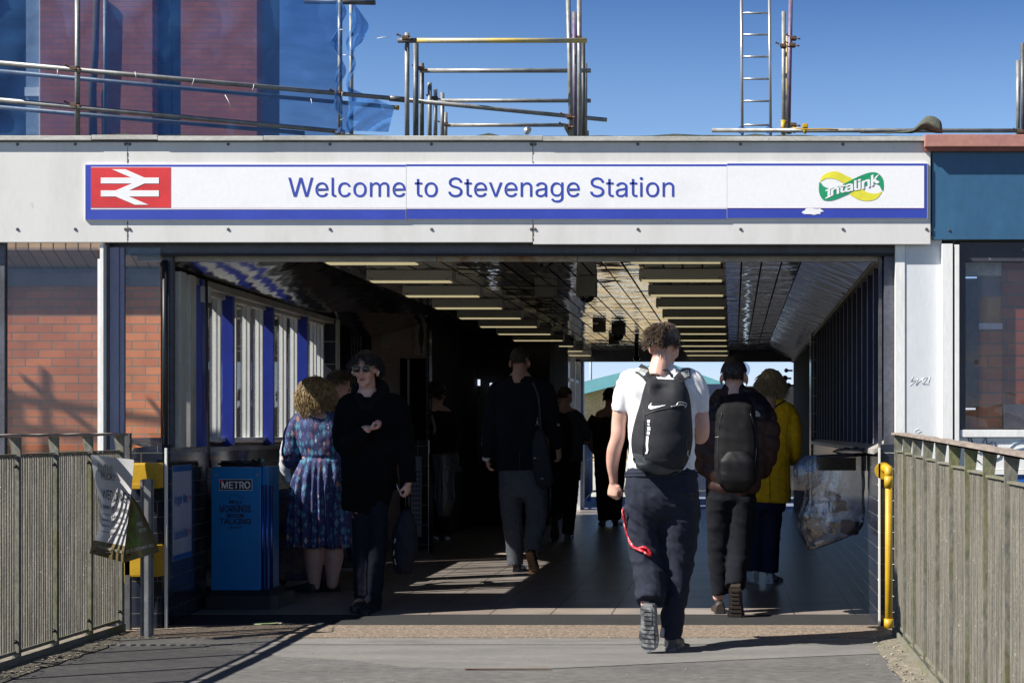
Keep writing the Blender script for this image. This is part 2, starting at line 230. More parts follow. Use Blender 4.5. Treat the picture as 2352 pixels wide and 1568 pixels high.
# ------------------------------------------------------------------ lettering: outlines drawn as polygons
G = {'0':[113,[57,-2,50,-1,44,0,38,3,32,6,28,10,24,15,20,21,17,28,15,36,13,44,12,54,12,64,12,73,13,83,15,91,17,99,20,106,24,112,28,117,33,121,38,125,44,127,50,128,57,129,63,128,70,127,75,125,81,121,85,117,90,112,93,106,96,99,98,91,100,83,101,73,101,64,101,54,100,44,98,36,96,28,93,21,90,15,86,10,81,6,76,3,70,0,63,-1],[57,12,61,13,65,14,69,16,73,18,76,22,78,26,81,31,83,36,84,42,85,49,86,56,86,64,86,71,85,79,84,85,83,91,81,97,78,101,76,105,73,109,69,111,65,113,61,115,57,115,52,115,48,113,44,111,41,109,38,105,35,101,33,97,31,91,29,85,28,79,28,71,27,64,28,56,28,49,29,42,31,36,33,31,35,26,38,22,41,18,44,16,48,14,52,13]],'1':[113,[19,0,19,14,98,14,98,0],[69,127,69,0,53,0,53,112,52,112,22,89,22,107,50,127]],'2':[113,[16,0,16,12,59,57,62,61,65,64,68,68,71,71,75,76,78,82,79,87,80,93,79,99,77,105,73,109,68,112,62,114,56,115,49,114,43,112,38,108,35,103,32,97,32,90,16,90,17,96,18,101,19,106,22,111,24,115,28,118,31,121,36,124,40,126,45,128,51,129,56,129,62,129,67,128,72,126,76,124,81,122,84,119,88,115,90,111,92,107,94,103,95,98,95,93,95,86,93,79,91,76,89,72,87,69,84,65,81,60,77,56,72,50,67,45,38,15,38,14,97,14,97,0]],'3':[113,[54,-2,49,-1,43,-1,38,1,33,2,29,5,24,7,21,11,18,14,15,18,13,23,12,28,11,33,27,33,29,27,32,22,36,18,41,15,48,13,55,12,62,13,69,15,74,19,79,23,81,29,82,36,81,43,79,49,75,54,69,58,65,60,61,61,56,62,50,62,39,62,39,75,72,112,72,113,17,113,17,127,93,127,93,115,53,70,53,72,60,73,66,72,72,71,77,69,82,66,86,63,90,60,93,56,95,51,97,46,98,41,98,36,98,31,97,26,95,21,93,17,90,12,86,9,82,6,77,3,72,1,67,-1,61,-1]],'4':[113,[10,26,10,40,62,127,78,127,27,41,103,41,103,26],[70,0,70,30,70,37,70,79,86,79,86,0]],'5':[113,[55,-2,50,-1,45,-1,40,1,35,3,31,5,27,8,24,11,21,15,18,19,17,23,15,28,15,33,31,33,32,27,34,22,38,18,43,15,49,13,55,12,63,13,69,16,74,20,79,26,81,33,82,41,82,45,81,48,80,52,78,55,74,61,69,66,62,68,54,69,48,69,42,67,36,65,32,61,17,63,24,127,92,127,92,113,38,113,33,75,34,75,39,79,44,81,51,83,57,83,62,83,66,83,70,82,73,80,77,78,80,76,83,74,86,71,89,68,91,65,93,62,95,58,96,54,97,50,98,45,98,41,97,35,96,29,95,24,92,19,89,14,86,10,82,7,77,4,72,1,67,0,61,-1]],'6':[113,[57,-2,51,-1,45,0,40,1,36,4,31,7,27,10,24,14,21,19,19,24,17,29,16,34,16,40,16,45,17,50,18,55,20,60,22,65,26,71,30,78,34,85,63,127,80,127,38,65,36,65,38,69,41,72,45,75,49,77,54,78,59,79,64,78,70,77,74,76,79,74,83,71,87,68,90,64,92,60,95,55,96,50,97,45,97,39,97,33,96,28,94,23,92,18,89,14,86,10,82,6,78,4,73,1,68,0,62,-1],[57,12,64,13,70,16,75,20,79,25,81,32,82,39,81,47,79,53,75,59,70,63,64,65,57,66,50,65,43,63,38,59,34,53,32,47,31,40,32,32,34,25,38,20,43,16,50,13]],'7':[113,[24,0,81,112,81,113,16,113,16,127,98,127,98,112,41,0]],'8':[113,[57,-2,50,-1,44,-1,39,1,34,3,29,5,25,8,22,12,19,15,16,20,14,24,13,29,13,34,13,38,14,42,15,45,16,49,20,55,25,60,31,64,38,66,38,67,34,68,30,70,26,73,23,77,21,81,19,85,18,90,18,95,18,100,19,104,20,109,23,112,25,116,29,119,32,122,36,124,41,126,46,128,51,129,57,129,62,129,67,128,72,126,77,124,81,122,84,119,88,116,90,112,93,109,94,104,95,100,95,95,95,90,94,85,92,81,90,77,87,73,83,70,79,68,75,67,75,66,82,64,88,60,93,55,97,49,98,45,99,42,100,38,100,34,100,29,99,24,97,20,95,15,92,12,88,8,84,5,79,3,74,1,69,-1,63,-1],[57,12,64,13,71,15,77,18,81,23,83,28,84,35,83,41,81,47,76,52,71,56,64,58,57,59,49,58,42,56,37,52,32,47,30,41,29,35,30,28,32,23,36,18,42,15,45,14,49,13,52,12],[57,72,63,73,69,75,73,78,77,83,79,88,80,94,79,100,77,105,73,109,69,112,63,114,57,115,50,114,44,112,40,109,36,105,34,100,33,94,34,88,36,83,40,78,44,75,50,73]],'9':[113,[57,129,62,129,68,128,73,126,78,124,82,121,86,117,89,113,92,109,94,104,96,98,97,93,97,87,97,82,96,77,95,72,93,67,91,62,88,56,84,49,79,42,50,0,33,0,75,62,77,62,75,58,72,55,68,53,64,50,60,49,54,49,49,49,44,50,39,51,34,54,30,56,27,59,23,63,21,67,19,72,17,77,16,82,16,88,16,94,17,99,19,104,21,109,24,113,27,117,31,121,36,124,40,126,45,128,51,129],[57,115,50,114,44,112,38,107,35,102,32,95,31,88,32,80,35,74,38,68,44,64,50,62,57,61,64,62,70,64,75,68,79,74,81,80,82,88,81,95,79,102,75,107,70,112,64,114]],'A':[120,[4,0,50,127,69,127,116,0,99,0,72,76,70,79,69,83,68,88,66,93,64,99,62,105,60,112,58,120,61,120,59,112,57,105,55,98,53,93,52,88,50,83,49,79,48,76,21,0],[27,36,27,50,92,50,92,36]],'B':[114,[15,0,15,127,60,127,67,127,72,126,78,125,82,123,86,120,90,117,93,114,95,110,97,107,98,102,99,98,100,93,99,86,97,80,93,75,89,71,84,69,79,67,79,66,85,64,91,61,96,57,101,51,102,47,104,43,104,39,104,34,104,29,103,25,102,21,100,17,98,13,94,10,91,7,86,4,81,3,75,1,69,0,62,0],[31,14,61,14,68,15,74,16,79,17,82,20,85,23,87,26,88,30,89,34,88,40,86,46,82,51,76,54,70,57,62,58,31,58],[31,71,59,71,66,72,72,74,77,77,81,82,83,87,84,93,84,97,83,101,81,104,78,107,75,110,71,111,66,113,60,113,31,113]],'C':[128,[67,-2,59,-1,51,0,44,3,38,6,31,11,26,16,21,22,17,29,14,36,12,45,11,54,10,64,11,73,12,82,14,91,17,98,21,105,26,111,31,116,38,121,44,124,51,127,59,128,67,129,72,129,76,128,81,127,85,126,89,124,93,123,97,120,101,118,104,115,107,112,110,108,112,105,114,101,116,96,117,92,118,87,102,87,100,93,97,99,94,103,89,107,84,110,79,112,73,114,67,114,61,114,56,112,51,111,46,108,41,105,38,101,34,96,31,91,29,85,27,78,26,71,26,64,26,56,27,49,29,42,31,36,34,31,38,26,42,22,46,19,51,17,56,15,61,14,67,13,73,14,79,15,84,17,89,20,94,24,97,29,100,34,102,40,118,40,117,35,116,31,114,27,112,23,110,19,107,16,104,12,101,9,97,7,93,5,89,3,85,1,81,0,76,-1,72,-2]],'D':[126,[55,0,24,0,24,14,54,14,61,15,68,16,74,18,79,20,84,23,88,27,92,32,95,37,97,43,99,49,99,56,100,64,99,71,99,78,97,84,95,90,92,95,89,100,85,104,80,107,75,110,69,111,62,113,55,113,23,113,23,127,56,127,65,127,74,125,81,123,88,120,94,115,100,110,104,104,108,98,111,90,114,82,115,73,115,64,115,54,114,45,111,37,108,30,104,23,100,17,94,12,88,8,81,4,73,2,64,0],[31,127,31,0,15,0,15,127]],'E':[105,[15,0,15,127,93,127,93,113,31,113,31,71,89,71,89,57,31,57,31,14,94,14,94,0]],'F':[103,[15,0,15,127,92,127,92,113,31,113,31,70,87,70,87,55,31,55,31,0]],'G':[130,[67,-2,59,-1,51,0,44,3,37,6,31,11,26,16,21,22,17,29,14,37,12,45,11,54,10,64,11,73,12,82,14,91,17,98,21,105,26,111,31,116,37,121,44,124,51,127,58,128,66,129,71,129,76,128,81,127,85,126,89,124,93,122,97,120,101,117,104,114,107,111,110,108,112,104,114,100,116,96,118,92,119,87,102,87,100,93,97,98,93,103,89,107,84,110,79,112,73,113,66,114,61,114,56,112,51,111,46,108,41,105,38,101,34,96,31,91,29,85,27,78,26,71,26,64,26,56,27,49,29,42,31,36,34,31,38,26,42,22,46,19,51,17,56,15,61,14,67,13,72,14,77,14,82,16,86,18,90,20,94,23,97,27,99,31,101,35,103,40,103,45,104,51,109,50,71,50,71,64,119,64,119,50,119,42,118,35,116,29,113,23,109,17,105,12,100,8,94,5,88,2,82,0,75,-1]],'I':[75,[8,0,8,14,30,14,30,113,8,113,8,127,67,127,67,113,46,113,46,14,67,14,67,0]],'K':[117,[15,0,15,127,31,127,31,66,89,127,108,127,55,71,110,0,91,0,45,60,31,45,31,0]],'L':[98,[15,0,15,127,31,127,31,14,90,14,90,0]],'M':[157,[16,0,16,127,36,127,78,25,121,127,141,127,141,0,126,0,126,98,85,0,72,0,31,98,31,0]],'N':[131,[15,0,15,127,34,127,86,46,88,42,91,38,94,32,97,27,100,20,103,14,101,13,101,20,100,27,100,33,100,39,100,49,100,127,116,127,116,0,97,0,51,73,47,77,44,83,41,88,37,95,27,113,30,113,31,96,31,88,31,82,31,77,31,73,31,0]],'O':[133,[67,-2,59,-1,51,0,44,3,38,6,32,11,26,16,21,22,17,29,14,36,12,45,11,54,10,64,11,73,12,82,14,91,17,98,21,105,26,111,32,116,38,121,44,124,51,127,59,128,67,129,75,128,82,127,89,124,96,121,102,116,107,111,112,105,116,98,119,91,121,82,123,73,123,64,123,54,121,45,119,36,116,29,112,22,107,16,102,11,96,6,89,3,82,0,75,-1],[67,13,72,14,78,15,83,16,87,19,92,22,96,26,99,31,102,36,104,42,106,49,107,56,108,64,107,71,106,79,104,85,102,91,99,96,96,101,92,105,87,108,83,111,78,113,72,114,67,114,61,114,56,112,51,111,46,108,42,105,38,101,34,96,31,91,29,85,27,79,26,71,26,64,26,56,27,49,29,42,31,36,34,31,38,26,42,22,46,19,51,16,56,15,61,14]],'P':[111,[15,0,15,127,59,127,66,127,72,126,78,124,83,122,88,119,91,116,95,112,97,107,100,103,101,98,102,92,102,87,102,81,101,76,100,71,97,66,95,62,91,58,88,55,83,52,78,49,72,48,66,47,59,46,27,46,27,61,58,61,63,61,67,61,71,63,74,64,80,68,83,73,85,80,86,87,85,94,83,100,80,106,74,110,71,111,67,112,63,113,58,113,31,113,31,0]],'R':[112,[15,0,15,127,59,127,66,127,72,126,78,124,83,122,88,119,92,116,95,112,98,108,100,104,101,99,102,94,102,88,102,82,101,77,100,72,98,68,95,64,92,60,88,57,83,54,78,52,72,51,66,50,59,49,24,49,24,64,58,64,63,64,67,64,71,65,74,67,80,70,83,75,86,81,86,88,86,95,83,101,80,106,74,110,71,111,67,112,63,113,58,113,31,113,31,0],[88,0,58,57,76,57,107,0]],'S':[112,[56,-2,49,-2,43,-1,37,0,32,2,27,5,23,8,19,11,16,15,13,19,12,24,10,29,10,34,26,34,28,27,31,22,36,18,42,15,48,13,56,12,60,12,64,13,68,14,71,15,78,18,82,23,85,28,86,35,86,40,83,45,79,48,74,51,68,54,61,56,46,60,38,62,32,65,26,68,22,72,18,77,15,82,14,87,13,93,13,98,14,103,16,108,19,112,22,116,26,119,30,122,34,124,40,126,45,128,51,129,57,129,63,129,69,128,74,126,79,124,84,122,88,119,91,116,94,112,97,108,99,104,100,99,100,94,84,94,83,99,82,103,79,106,76,109,71,112,67,113,62,114,56,115,49,114,42,112,36,109,32,105,30,100,29,94,30,88,33,83,37,80,42,77,48,75,53,73,66,70,72,68,78,66,84,63,90,59,95,55,99,49,100,46,101,43,102,39,102,35,102,30,101,25,99,20,97,16,94,12,90,8,86,5,81,3,75,1,69,-1,63,-2]],'T':[112,[8,113,8,127,104,127,104,113,64,113,64,0,48,0,48,113]],'U':[129,[65,-2,57,-2,51,-1,44,1,38,4,33,7,29,11,25,15,21,20,18,25,17,31,15,37,15,43,15,127,31,127,31,45,31,40,32,36,33,32,35,28,37,25,40,22,43,19,47,17,51,15,55,14,60,13,65,13,70,13,74,14,79,15,83,17,86,19,89,22,92,25,94,28,96,32,97,36,98,40,98,45,98,127,114,127,114,43,114,37,113,31,111,25,108,20,105,15,101,11,96,7,91,4,85,1,79,-1,72,-2]],'V':[120,[51,0,4,127,21,127,48,52,49,48,51,44,52,39,54,34,56,29,58,22,60,15,62,8,59,8,61,15,63,23,65,29,67,35,68,40,70,44,71,48,72,52,99,127,116,127,69,0]],'W':[172,[39,0,4,127,21,127,48,22,77,127,95,127,124,22,151,127,167,127,133,0,114,0,86,100,58,0]],'X':[119,[5,0,54,71,54,59,7,127,26,127,44,100,48,95,51,90,54,86,56,82,58,78,61,73,58,73,61,78,63,82,65,86,68,90,71,95,75,100,93,127,112,127,65,60,65,72,114,0,95,0,73,32,70,37,67,41,65,45,62,49,60,53,58,58,61,58,59,53,56,49,54,45,52,41,49,37,45,32,23,0]],'Y':[118,[51,0,51,52,4,127,23,127,48,86,50,83,52,79,54,76,56,73,57,70,59,66,61,62,62,58,56,58,58,62,59,66,61,70,63,73,66,80,70,86,95,127,114,127,67,52,67,0]],'a':[97,[40,-2,36,-2,31,-1,27,0,24,1,20,3,17,5,14,8,12,11,10,15,9,18,8,22,8,27,8,34,11,40,15,45,19,48,25,51,31,53,38,54,45,55,52,56,58,57,63,57,66,59,68,61,69,64,68,70,67,74,64,78,60,80,55,82,49,83,43,82,37,81,33,78,29,75,27,72,25,68,10,73,12,77,14,81,17,84,20,87,23,89,26,91,30,93,33,94,37,95,41,96,45,96,48,96,54,96,60,95,66,93,71,90,76,86,81,80,82,77,83,72,84,68,84,63,84,0,69,0,69,13,68,13,66,10,63,6,59,3,54,0,48,-2],[43,11,50,12,57,15,62,19,66,23,68,29,69,34,69,47,67,46,65,45,62,45,58,44,54,43,50,43,44,42,39,41,34,40,29,38,26,35,24,31,23,26,24,22,25,18,28,15,32,13,37,12]],'b':[106,[57,-2,49,-1,43,1,38,4,34,8,32,11,30,15,28,15,28,0,13,0,13,127,28,127,28,80,30,80,32,83,34,86,38,90,43,93,49,95,57,96,63,96,68,95,74,93,78,90,83,87,86,83,90,78,92,73,95,67,96,61,97,54,98,47,97,40,96,33,95,27,92,21,90,16,86,11,83,7,78,4,74,1,69,-1,63,-2],[55,12,59,12,63,13,67,14,70,16,73,19,75,22,77,25,79,29,80,33,81,38,82,42,82,47,82,52,81,57,80,61,79,65,77,69,75,72,73,75,70,78,67,80,63,81,59,82,55,82,51,82,47,81,43,80,40,78,37,76,35,73,33,69,31,66,30,62,29,57,28,52,28,47,28,42,29,37,30,33,31,29,33,25,35,22,38,19,40,16,44,14,47,13,51,12]],'c':[99,[52,-2,46,-2,40,-1,34,1,29,4,25,7,21,11,17,16,14,21,12,27,10,33,9,40,9,47,9,54,10,61,12,67,14,73,17,78,21,83,25,87,29,90,34,93,40,95,46,96,52,96,59,96,65,94,71,92,76,89,81,85,85,80,88,75,90,69,76,65,74,69,73,72,70,75,67,78,64,80,61,81,56,82,52,82,47,82,43,81,40,80,36,78,33,75,31,72,29,68,27,65,26,60,25,56,24,52,24,47,24,42,25,38,26,33,27,29,29,26,31,22,33,19,36,16,40,14,43,13,47,12,52,12,56,12,61,13,64,14,68,17,71,19,73,22,75,26,76,29,91,26,88,19,85,14,81,9,77,5,71,2,65,0,59,-2]],'d':[106,[49,-2,43,-2,38,-1,33,1,28,4,24,7,20,11,16,16,14,21,11,27,10,33,9,40,9,47,9,54,10,61,11,67,14,73,17,78,20,83,24,87,28,90,33,93,38,95,43,96,49,96,57,95,63,93,68,90,72,86,75,83,77,80,78,80,78,127,93,127,93,0,78,0,78,15,77,15,75,11,72,8,68,4,63,1,57,-1],[51,12,55,12,59,13,63,14,66,16,69,19,71,22,73,25,75,29,76,33,77,37,78,42,78,47,78,52,77,57,76,62,75,66,73,69,71,73,69,76,66,78,63,80,59,81,55,82,51,82,47,82,43,81,39,80,36,78,33,75,31,72,29,69,27,65,26,61,25,57,24,52,24,47,24,42,25,38,26,33,27,29,29,25,31,22,33,19,36,16,39,14,43,13,47,12]],'e':[101,[53,-2,46,-2,40,-1,34,1,29,4,25,7,20,11,17,16,14,21,12,27,10,33,9,40,9,47,9,54,10,60,12,67,14,72,17,78,20,82,24,86,29,90,34,93,39,95,45,96,51,96,55,96,59,95,63,95,66,94,70,92,73,90,77,88,80,85,83,82,85,79,87,75,89,70,91,66,92,60,93,55,93,48,93,42,19,42,19,55,84,55,77,51,77,55,77,59,76,63,74,67,71,74,66,78,59,82,51,83,47,82,43,81,40,80,37,78,31,74,27,67,25,60,24,53,24,44,24,39,25,35,26,30,28,27,30,23,32,20,35,18,38,15,41,14,45,12,49,12,53,12,59,12,63,13,68,15,71,18,74,22,76,26,91,23,88,16,84,10,81,7,78,5,74,3,71,1,67,0,62,-1,58,-2]],'g':[106,[52,-38,47,-37,42,-37,38,-36,33,-35,26,-32,21,-28,16,-23,13,-17,25,-10,28,-13,30,-16,34,-20,39,-22,44,-24,52,-24,57,-24,62,-23,67,-21,71,-19,74,-16,76,-12,77,-7,78,-1,78,17,77,17,74,14,72,10,68,7,63,4,57,2,49,1,43,2,38,3,33,4,28,7,24,10,20,13,17,18,14,23,11,28,10,34,9,41,9,48,9,55,10,62,11,68,14,73,17,78,20,83,24,87,28,90,33,93,38,95,43,96,49,96,57,95,63,93,68,90,72,86,75,83,77,80,78,80,78,95,93,95,93,-2,93,-8,92,-13,90,-18,88,-22,85,-26,81,-29,77,-32,73,-34,68,-36,63,-37,57,-37],[51,15,55,15,59,16,63,17,66,19,71,24,75,30,76,34,77,38,78,43,78,48,78,53,77,58,76,62,75,66,73,70,71,73,69,76,66,78,63,80,59,81,55,82,51,82,47,82,43,81,39,80,36,78,33,75,31,73,29,69,27,66,26,62,25,57,24,53,24,48,24,43,25,39,26,35,27,31,31,24,36,19,40,17,43,16,47,15]],'h':[103,[28,57,28,0,13,0,13,127,28,127,28,72,26,72,28,78,31,83,34,87,38,91,42,93,47,95,52,96,57,96,62,96,66,95,70,94,74,92,77,90,80,87,83,84,85,80,87,76,88,71,89,66,89,60,89,0,74,0,74,59,74,64,73,69,71,73,68,76,65,79,61,81,57,82,52,82,46,82,40,79,35,76,32,71,29,64]],'i':[42,[13,0,13,95,28,95,28,0],[21,111,17,111,13,114,11,117,10,121,11,125,13,128,17,130,21,131,25,130,28,128,31,125,32,121,31,117,28,114,25,111]],'k':[95,[12,0,12,127,27,127,27,52,69,95,87,95,48,56,90,0,72,0,38,46,27,35,27,0]],'l':[47,[35,-1,30,0,25,1,22,3,18,5,16,8,14,12,13,16,13,21,13,127,28,127,28,25,29,19,30,16,32,14,37,13,39,13,40,13,41,13,42,14,45,1,43,0,40,0,38,-1]],'m':[152,[13,0,13,95,28,95,28,74,27,74,29,81,33,86,38,91,43,94,49,96,55,97,60,96,64,95,68,93,72,90,75,87,77,83,79,79,80,74,78,74,80,80,84,86,89,90,95,94,102,96,109,97,113,96,117,96,121,95,124,93,128,91,130,88,133,86,135,82,137,78,138,74,139,69,139,64,139,0,124,0,124,63,124,68,122,72,121,76,118,78,112,82,105,83,99,82,94,80,89,77,86,73,84,68,84,62,84,0,69,0,69,65,67,72,63,78,57,81,50,83,44,82,39,80,35,77,31,72,29,67,28,59,28,0]],'n':[102,[28,57,28,0,13,0,13,95,28,95,28,72,26,72,28,78,31,83,34,87,38,91,42,93,47,95,52,96,57,96,62,96,66,95,70,94,74,92,77,90,80,87,83,84,85,80,87,76,88,71,89,66,89,60,89,0,74,0,74,59,74,64,73,69,71,73,68,76,65,79,61,81,57,82,52,82,46,82,40,79,35,76,32,71,29,64]],'o':[104,[52,-2,46,-2,40,-1,34,1,29,4,25,7,21,11,17,16,14,21,12,27,10,33,9,40,9,47,9,54,10,61,12,67,14,73,17,78,21,83,25,87,29,90,34,93,40,95,46,96,52,96,58,96,64,95,70,93,75,90,79,87,83,83,87,78,90,73,92,67,94,61,95,54,95,47,95,40,94,33,92,27,90,21,87,16,83,11,79,7,75,4,70,1,64,-1,58,-2],[52,12,56,12,61,13,64,14,68,16,70,19,73,22,75,26,77,29,78,33,79,38,80,42,80,47,80,52,79,56,78,60,77,65,75,68,73,72,70,75,68,78,64,80,61,81,56,82,52,82,47,82,43,81,40,80,36,78,33,75,31,72,29,68,27,65,26,60,25,56,24,52,24,47,24,42,25,38,26,33,27,29,29,26,31,22,33,19,36,16,40,14,43,13,47,12]],'r':[65,[13,0,13,95,28,95,28,80,29,80,32,87,38,92,42,94,45,95,49,96,53,96,55,96,57,96,61,96,61,81,60,81,57,81,55,81,52,81,45,81,40,79,35,75,31,71,29,65,28,59,28,0]],'s':[91,[45,-2,41,-2,36,-1,32,0,28,1,24,2,21,4,18,7,15,9,13,12,11,16,10,20,9,24,23,27,26,20,31,15,37,12,45,11,50,12,54,12,58,14,61,16,66,20,67,26,66,30,64,34,59,37,53,39,37,43,31,44,26,46,22,49,18,52,15,55,13,59,12,64,12,68,12,72,13,76,14,80,16,83,19,86,22,88,25,91,29,93,33,94,37,95,42,96,47,96,51,96,56,95,60,94,63,93,70,90,75,85,78,79,81,72,67,69,65,74,61,79,55,82,47,83,39,82,33,79,29,75,27,69,28,65,31,61,36,58,43,56,57,52,63,51,69,48,73,46,77,43,79,39,81,36,82,31,83,27,82,23,82,19,80,15,78,12,76,9,72,6,69,4,65,2,61,0,56,-1,51,-2]],'t':[57,[51,95,51,82,2,82,2,95],[16,118,31,118,31,24,32,19,34,15,37,13,43,12,44,13,46,13,48,13,50,13,53,0,51,0,48,-1,45,-1,42,-1,36,-1,31,1,27,3,23,5,20,9,18,13,17,18,16,23]],'u':[103,[46,-1,41,-1,37,0,33,1,29,3,25,5,22,8,20,11,17,15,15,19,14,24,13,29,13,35,13,95,28,95,28,36,29,31,30,26,32,22,34,19,37,16,41,14,45,13,50,13,56,13,62,15,67,19,71,24,73,31,74,38,74,95,89,95,89,0,75,0,75,23,77,23,74,17,71,12,68,7,64,4,60,2,56,0,51,-1]],'v':[97,[41,0,4,95,21,95,41,39,43,34,44,30,46,26,47,22,48,18,49,13,50,9,51,5,46,5,47,9,48,13,50,18,51,22,52,26,53,30,55,34,56,39,76,95,93,95,57,0]],'w':[142,[34,0,6,95,22,95,42,20,63,95,79,95,99,20,120,95,136,95,107,0,92,0,71,72,50,0]],'y':[97,[6,95,22,95,48,22,74,95,90,95,50,-14,44,-24,35,-30,22,-30,22,-17,32,-17,37,-13,41,-3]],'p':[106,[12,-36,12,95,27,95,27,82,38,93,52,97,72,92,86,76,91,48,86,20,72,4,52,-2,38,2,27,13,27,-36],[50,84,34,76,27,62,27,34,34,20,50,12,65,17,75,32,76,48,75,64,65,79]]}
def text_polys(s, track=0.0):
    """list of closed contours in units where the capital height is about 0.73"""
    out = []; x = 0
    for ch in s:
        if ch == ' ': x += .20 + track; continue
        g = G.get(ch) or G.get(ch.upper())
        if not g: x += .25; continue
        adv = (56 if ch == 'I' else g[0]) / 250
        for c in g[1:]: out.append([(x + c[i] / 250, c[i + 1] / 250) for i in range(0, len(c), 2)])
        x += adv + track
    return out, x
def curve_mesh(polys, bold=0.0, thick=0.0):
    cu = bpy.data.curves.new('c', 'CURVE'); cu.dimensions = '2D'; cu.fill_mode = 'BOTH'; cu.offset = bold; cu.extrude = thick
    for c in polys:
        sp = cu.splines.new('POLY'); sp.points.add(len(c) - 1); sp.use_cyclic_u = True
        for p, q in zip(sp.points, c): p.co = (q[0], q[1], 0, 1)
    o = bpy.data.objects.new('c', cu); COL.objects.link(o); bpy.context.view_layer.update()
    dg = bpy.context.evaluated_depsgraph_get(); me = bpy.data.meshes.new_from_object(o.evaluated_get(dg))
    bpy.data.objects.remove(o); bpy.data.curves.remove(cu); me.materials.clear(); return me
def text_mesh(s, fn, cap=.1, width=None, bold=0.0, thick=0.0, center=False, track=0.0, font=None, sub=0):
    """text mapped into the world by fn(u, v) (metres along / up the sheet); cap = height of capitals"""
    if font == 'serif':
        cu = bpy.data.curves.new('t', 'FONT'); cu.body = s; cu.size = 1; cu.offset = bold; cu.extrude = 0
        o = bpy.data.objects.new('t', cu); COL.objects.link(o); bpy.context.view_layer.update()
        dg = bpy.context.evaluated_depsgraph_get(); me = bpy.data.meshes.new_from_object(o.evaluated_get(dg)); bpy.data.objects.remove(o); me.materials.clear()
        W = max([v.co.x for v in me.vertices] + [.1]); ch = .64
    else:
        polys, W = text_polys(s, track); me = curve_mesh(polys, 0, thick)
        if bold > .008:      # heavier letters: the outline laid down again a hair to each side
            bm = bmesh.new(); n0 = 0
            for i, (dx, dy) in enumerate(((0, 0), (-1, -1), (1, -1), (1, 1), (-1, 1), (-1, 0), (1, 0), (0, 1), (0, -1))):
                bm.from_mesh(me); bm.verts.ensure_lookup_table()
                for v in bm.verts[n0:]: v.co.x += dx * bold * .5; v.co.y += dy * bold * .35; v.co.z = i * .00012
                n0 = len(bm.verts)
            bm.to_mesh(me); bm.free()
        zs = [p[1] for c in text_polys('E')[0] for p in c]; ch = max(zs)
    if sub:
        bm = bmesh.new(); bm.from_mesh(me); bmesh.ops.triangulate(bm, faces=bm.faces[:])
        for _ in range(sub): bmesh.ops.subdivide_edges(bm, edges=bm.edges[:], cuts=1, use_grid_fill=True)
        bm.to_mesh(me); bm.free()
    kz = cap / ch; kx = (width / W) if width else kz
    for v in me.vertices:
        u = v.co.x * kx - (W * kx / 2 if center else 0); zz = v.co.z; v.co = Vector(fn(u, v.co.y * kz)) - Vector((0, zz, 0))
    return me
def wallmap(x, z, Y):                 # sheet facing the camera side
    return lambda u, v: (x + u, Y, z + v)
def join(meshes):
    bm = bmesh.new()
    for m_ in meshes: bm.from_mesh(m_)
    me = bpy.data.meshes.new('j'); bm.to_mesh(me); bm.free(); return me

def cr0(P_, n=4):
    o = []; k = len(P_)
    for i in range(k - 1):
        a, b, c, d = P_[max(i - 1, 0)], P_[i], P_[i + 1], P_[min(i + 2, k - 1)]
        for j in range(n):
            t = j / n; o.append(tuple(.5 * (2 * b[m] + (c[m] - a[m]) * t + (2 * a[m] - 5 * b[m] + 4 * c[m] - d[m]) * t ** 2 + (-a[m] + 3 * b[m] - 3 * c[m] + d[m]) * t ** 3) for m in (0, 1)))
    return o + [tuple(P_[-1])]
# ------------------------------------------------------------------ shared materials
M = {}
M['fascia'] = mat('painted_panel', (.63, .62, .60), .45, col2=(.52, .51, .48), scale=1.3, stretch=(2.0, 1, .7), lo=.48, hi=.78, bump=.03, bscale=3, fine=.015, spot=(.42, .40, .36), spotlo=.71, spotscale=6)
M['fascia2'] = mat('painted_panel_cool', (.62, .64, .66), .45, col2=(.54, .57, .60), scale=2, stretch=(3, 1, .5), lo=.4, hi=.75, fine=.03, spot=(.4, .38, .36), spotlo=.72, spotscale=22)
M['coping'] = mat('coping_metal', (.50, .49, .46), .5, col2=(.36, .35, .31), scale=3, stretch=(1, 1, 3), fine=.1, spot=(.22, .2, .17), spotlo=.68)
M['felt'] = mat('roof_felt', (.045, .05, .045), .95, col2=(.09, .10, .075), scale=12, bump=.5, bscale=90, spot=(.22, .17, .04), spotlo=.68, spotscale=26)
M['header'] = mat('header_steel', (.085, .09, .115), .5, col2=(.05, .05, .06), scale=3, fine=.15)
M['trim'] = mat('worn_trim', (.36, .35, .33), .5, col2=(.25, .235, .21), scale=5, stretch=(1, 1, 1), fine=.1, spot=(.2, .17, .13), spotlo=.64, spotscale=14)
M['rust_trim'] = mat('rusted_trim', (.36, .33, .27), .7, col2=(.23, .115, .035), scale=9, lo=.45, hi=.62, fine=.2)
M['white'] = mat('white_frame', (.74, .74, .72), .4, col2=(.60, .60, .57), scale=3, stretch=(2, 2, .4), lo=.5, hi=.8, fine=.05)
M['beige'] = mat('old_cream_frame', (.50, .49, .43), .5, col2=(.36, .35, .30), scale=3, stretch=(2, 2, .4), fine=.08)
M['blue'] = mat('blue_mullion', (.022, .04, .30), .35, col2=(.018, .03, .22), scale=4, fine=.05)
M['darkblue'] = mat('dark_blue_fin', (.012, .014, .06), .4, fine=.1)
M['bluepanel'] = mat('blue_fascia', (.035, .115, .21), .42, col2=(.028, .09, .175), scale=1.5, stretch=(1, 1, .6), fine=.05)
M['salmon'] = mat('salmon_coping', (.46, .22, .17), .5, col2=(.38, .18, .15), scale=3, fine=.08)
M['brick'] = bricky('red_brick', (.56, .19, .07), (.42, .125, .048), (.20, .15, .10), .24, .076, .011, 'xz', var=.3)
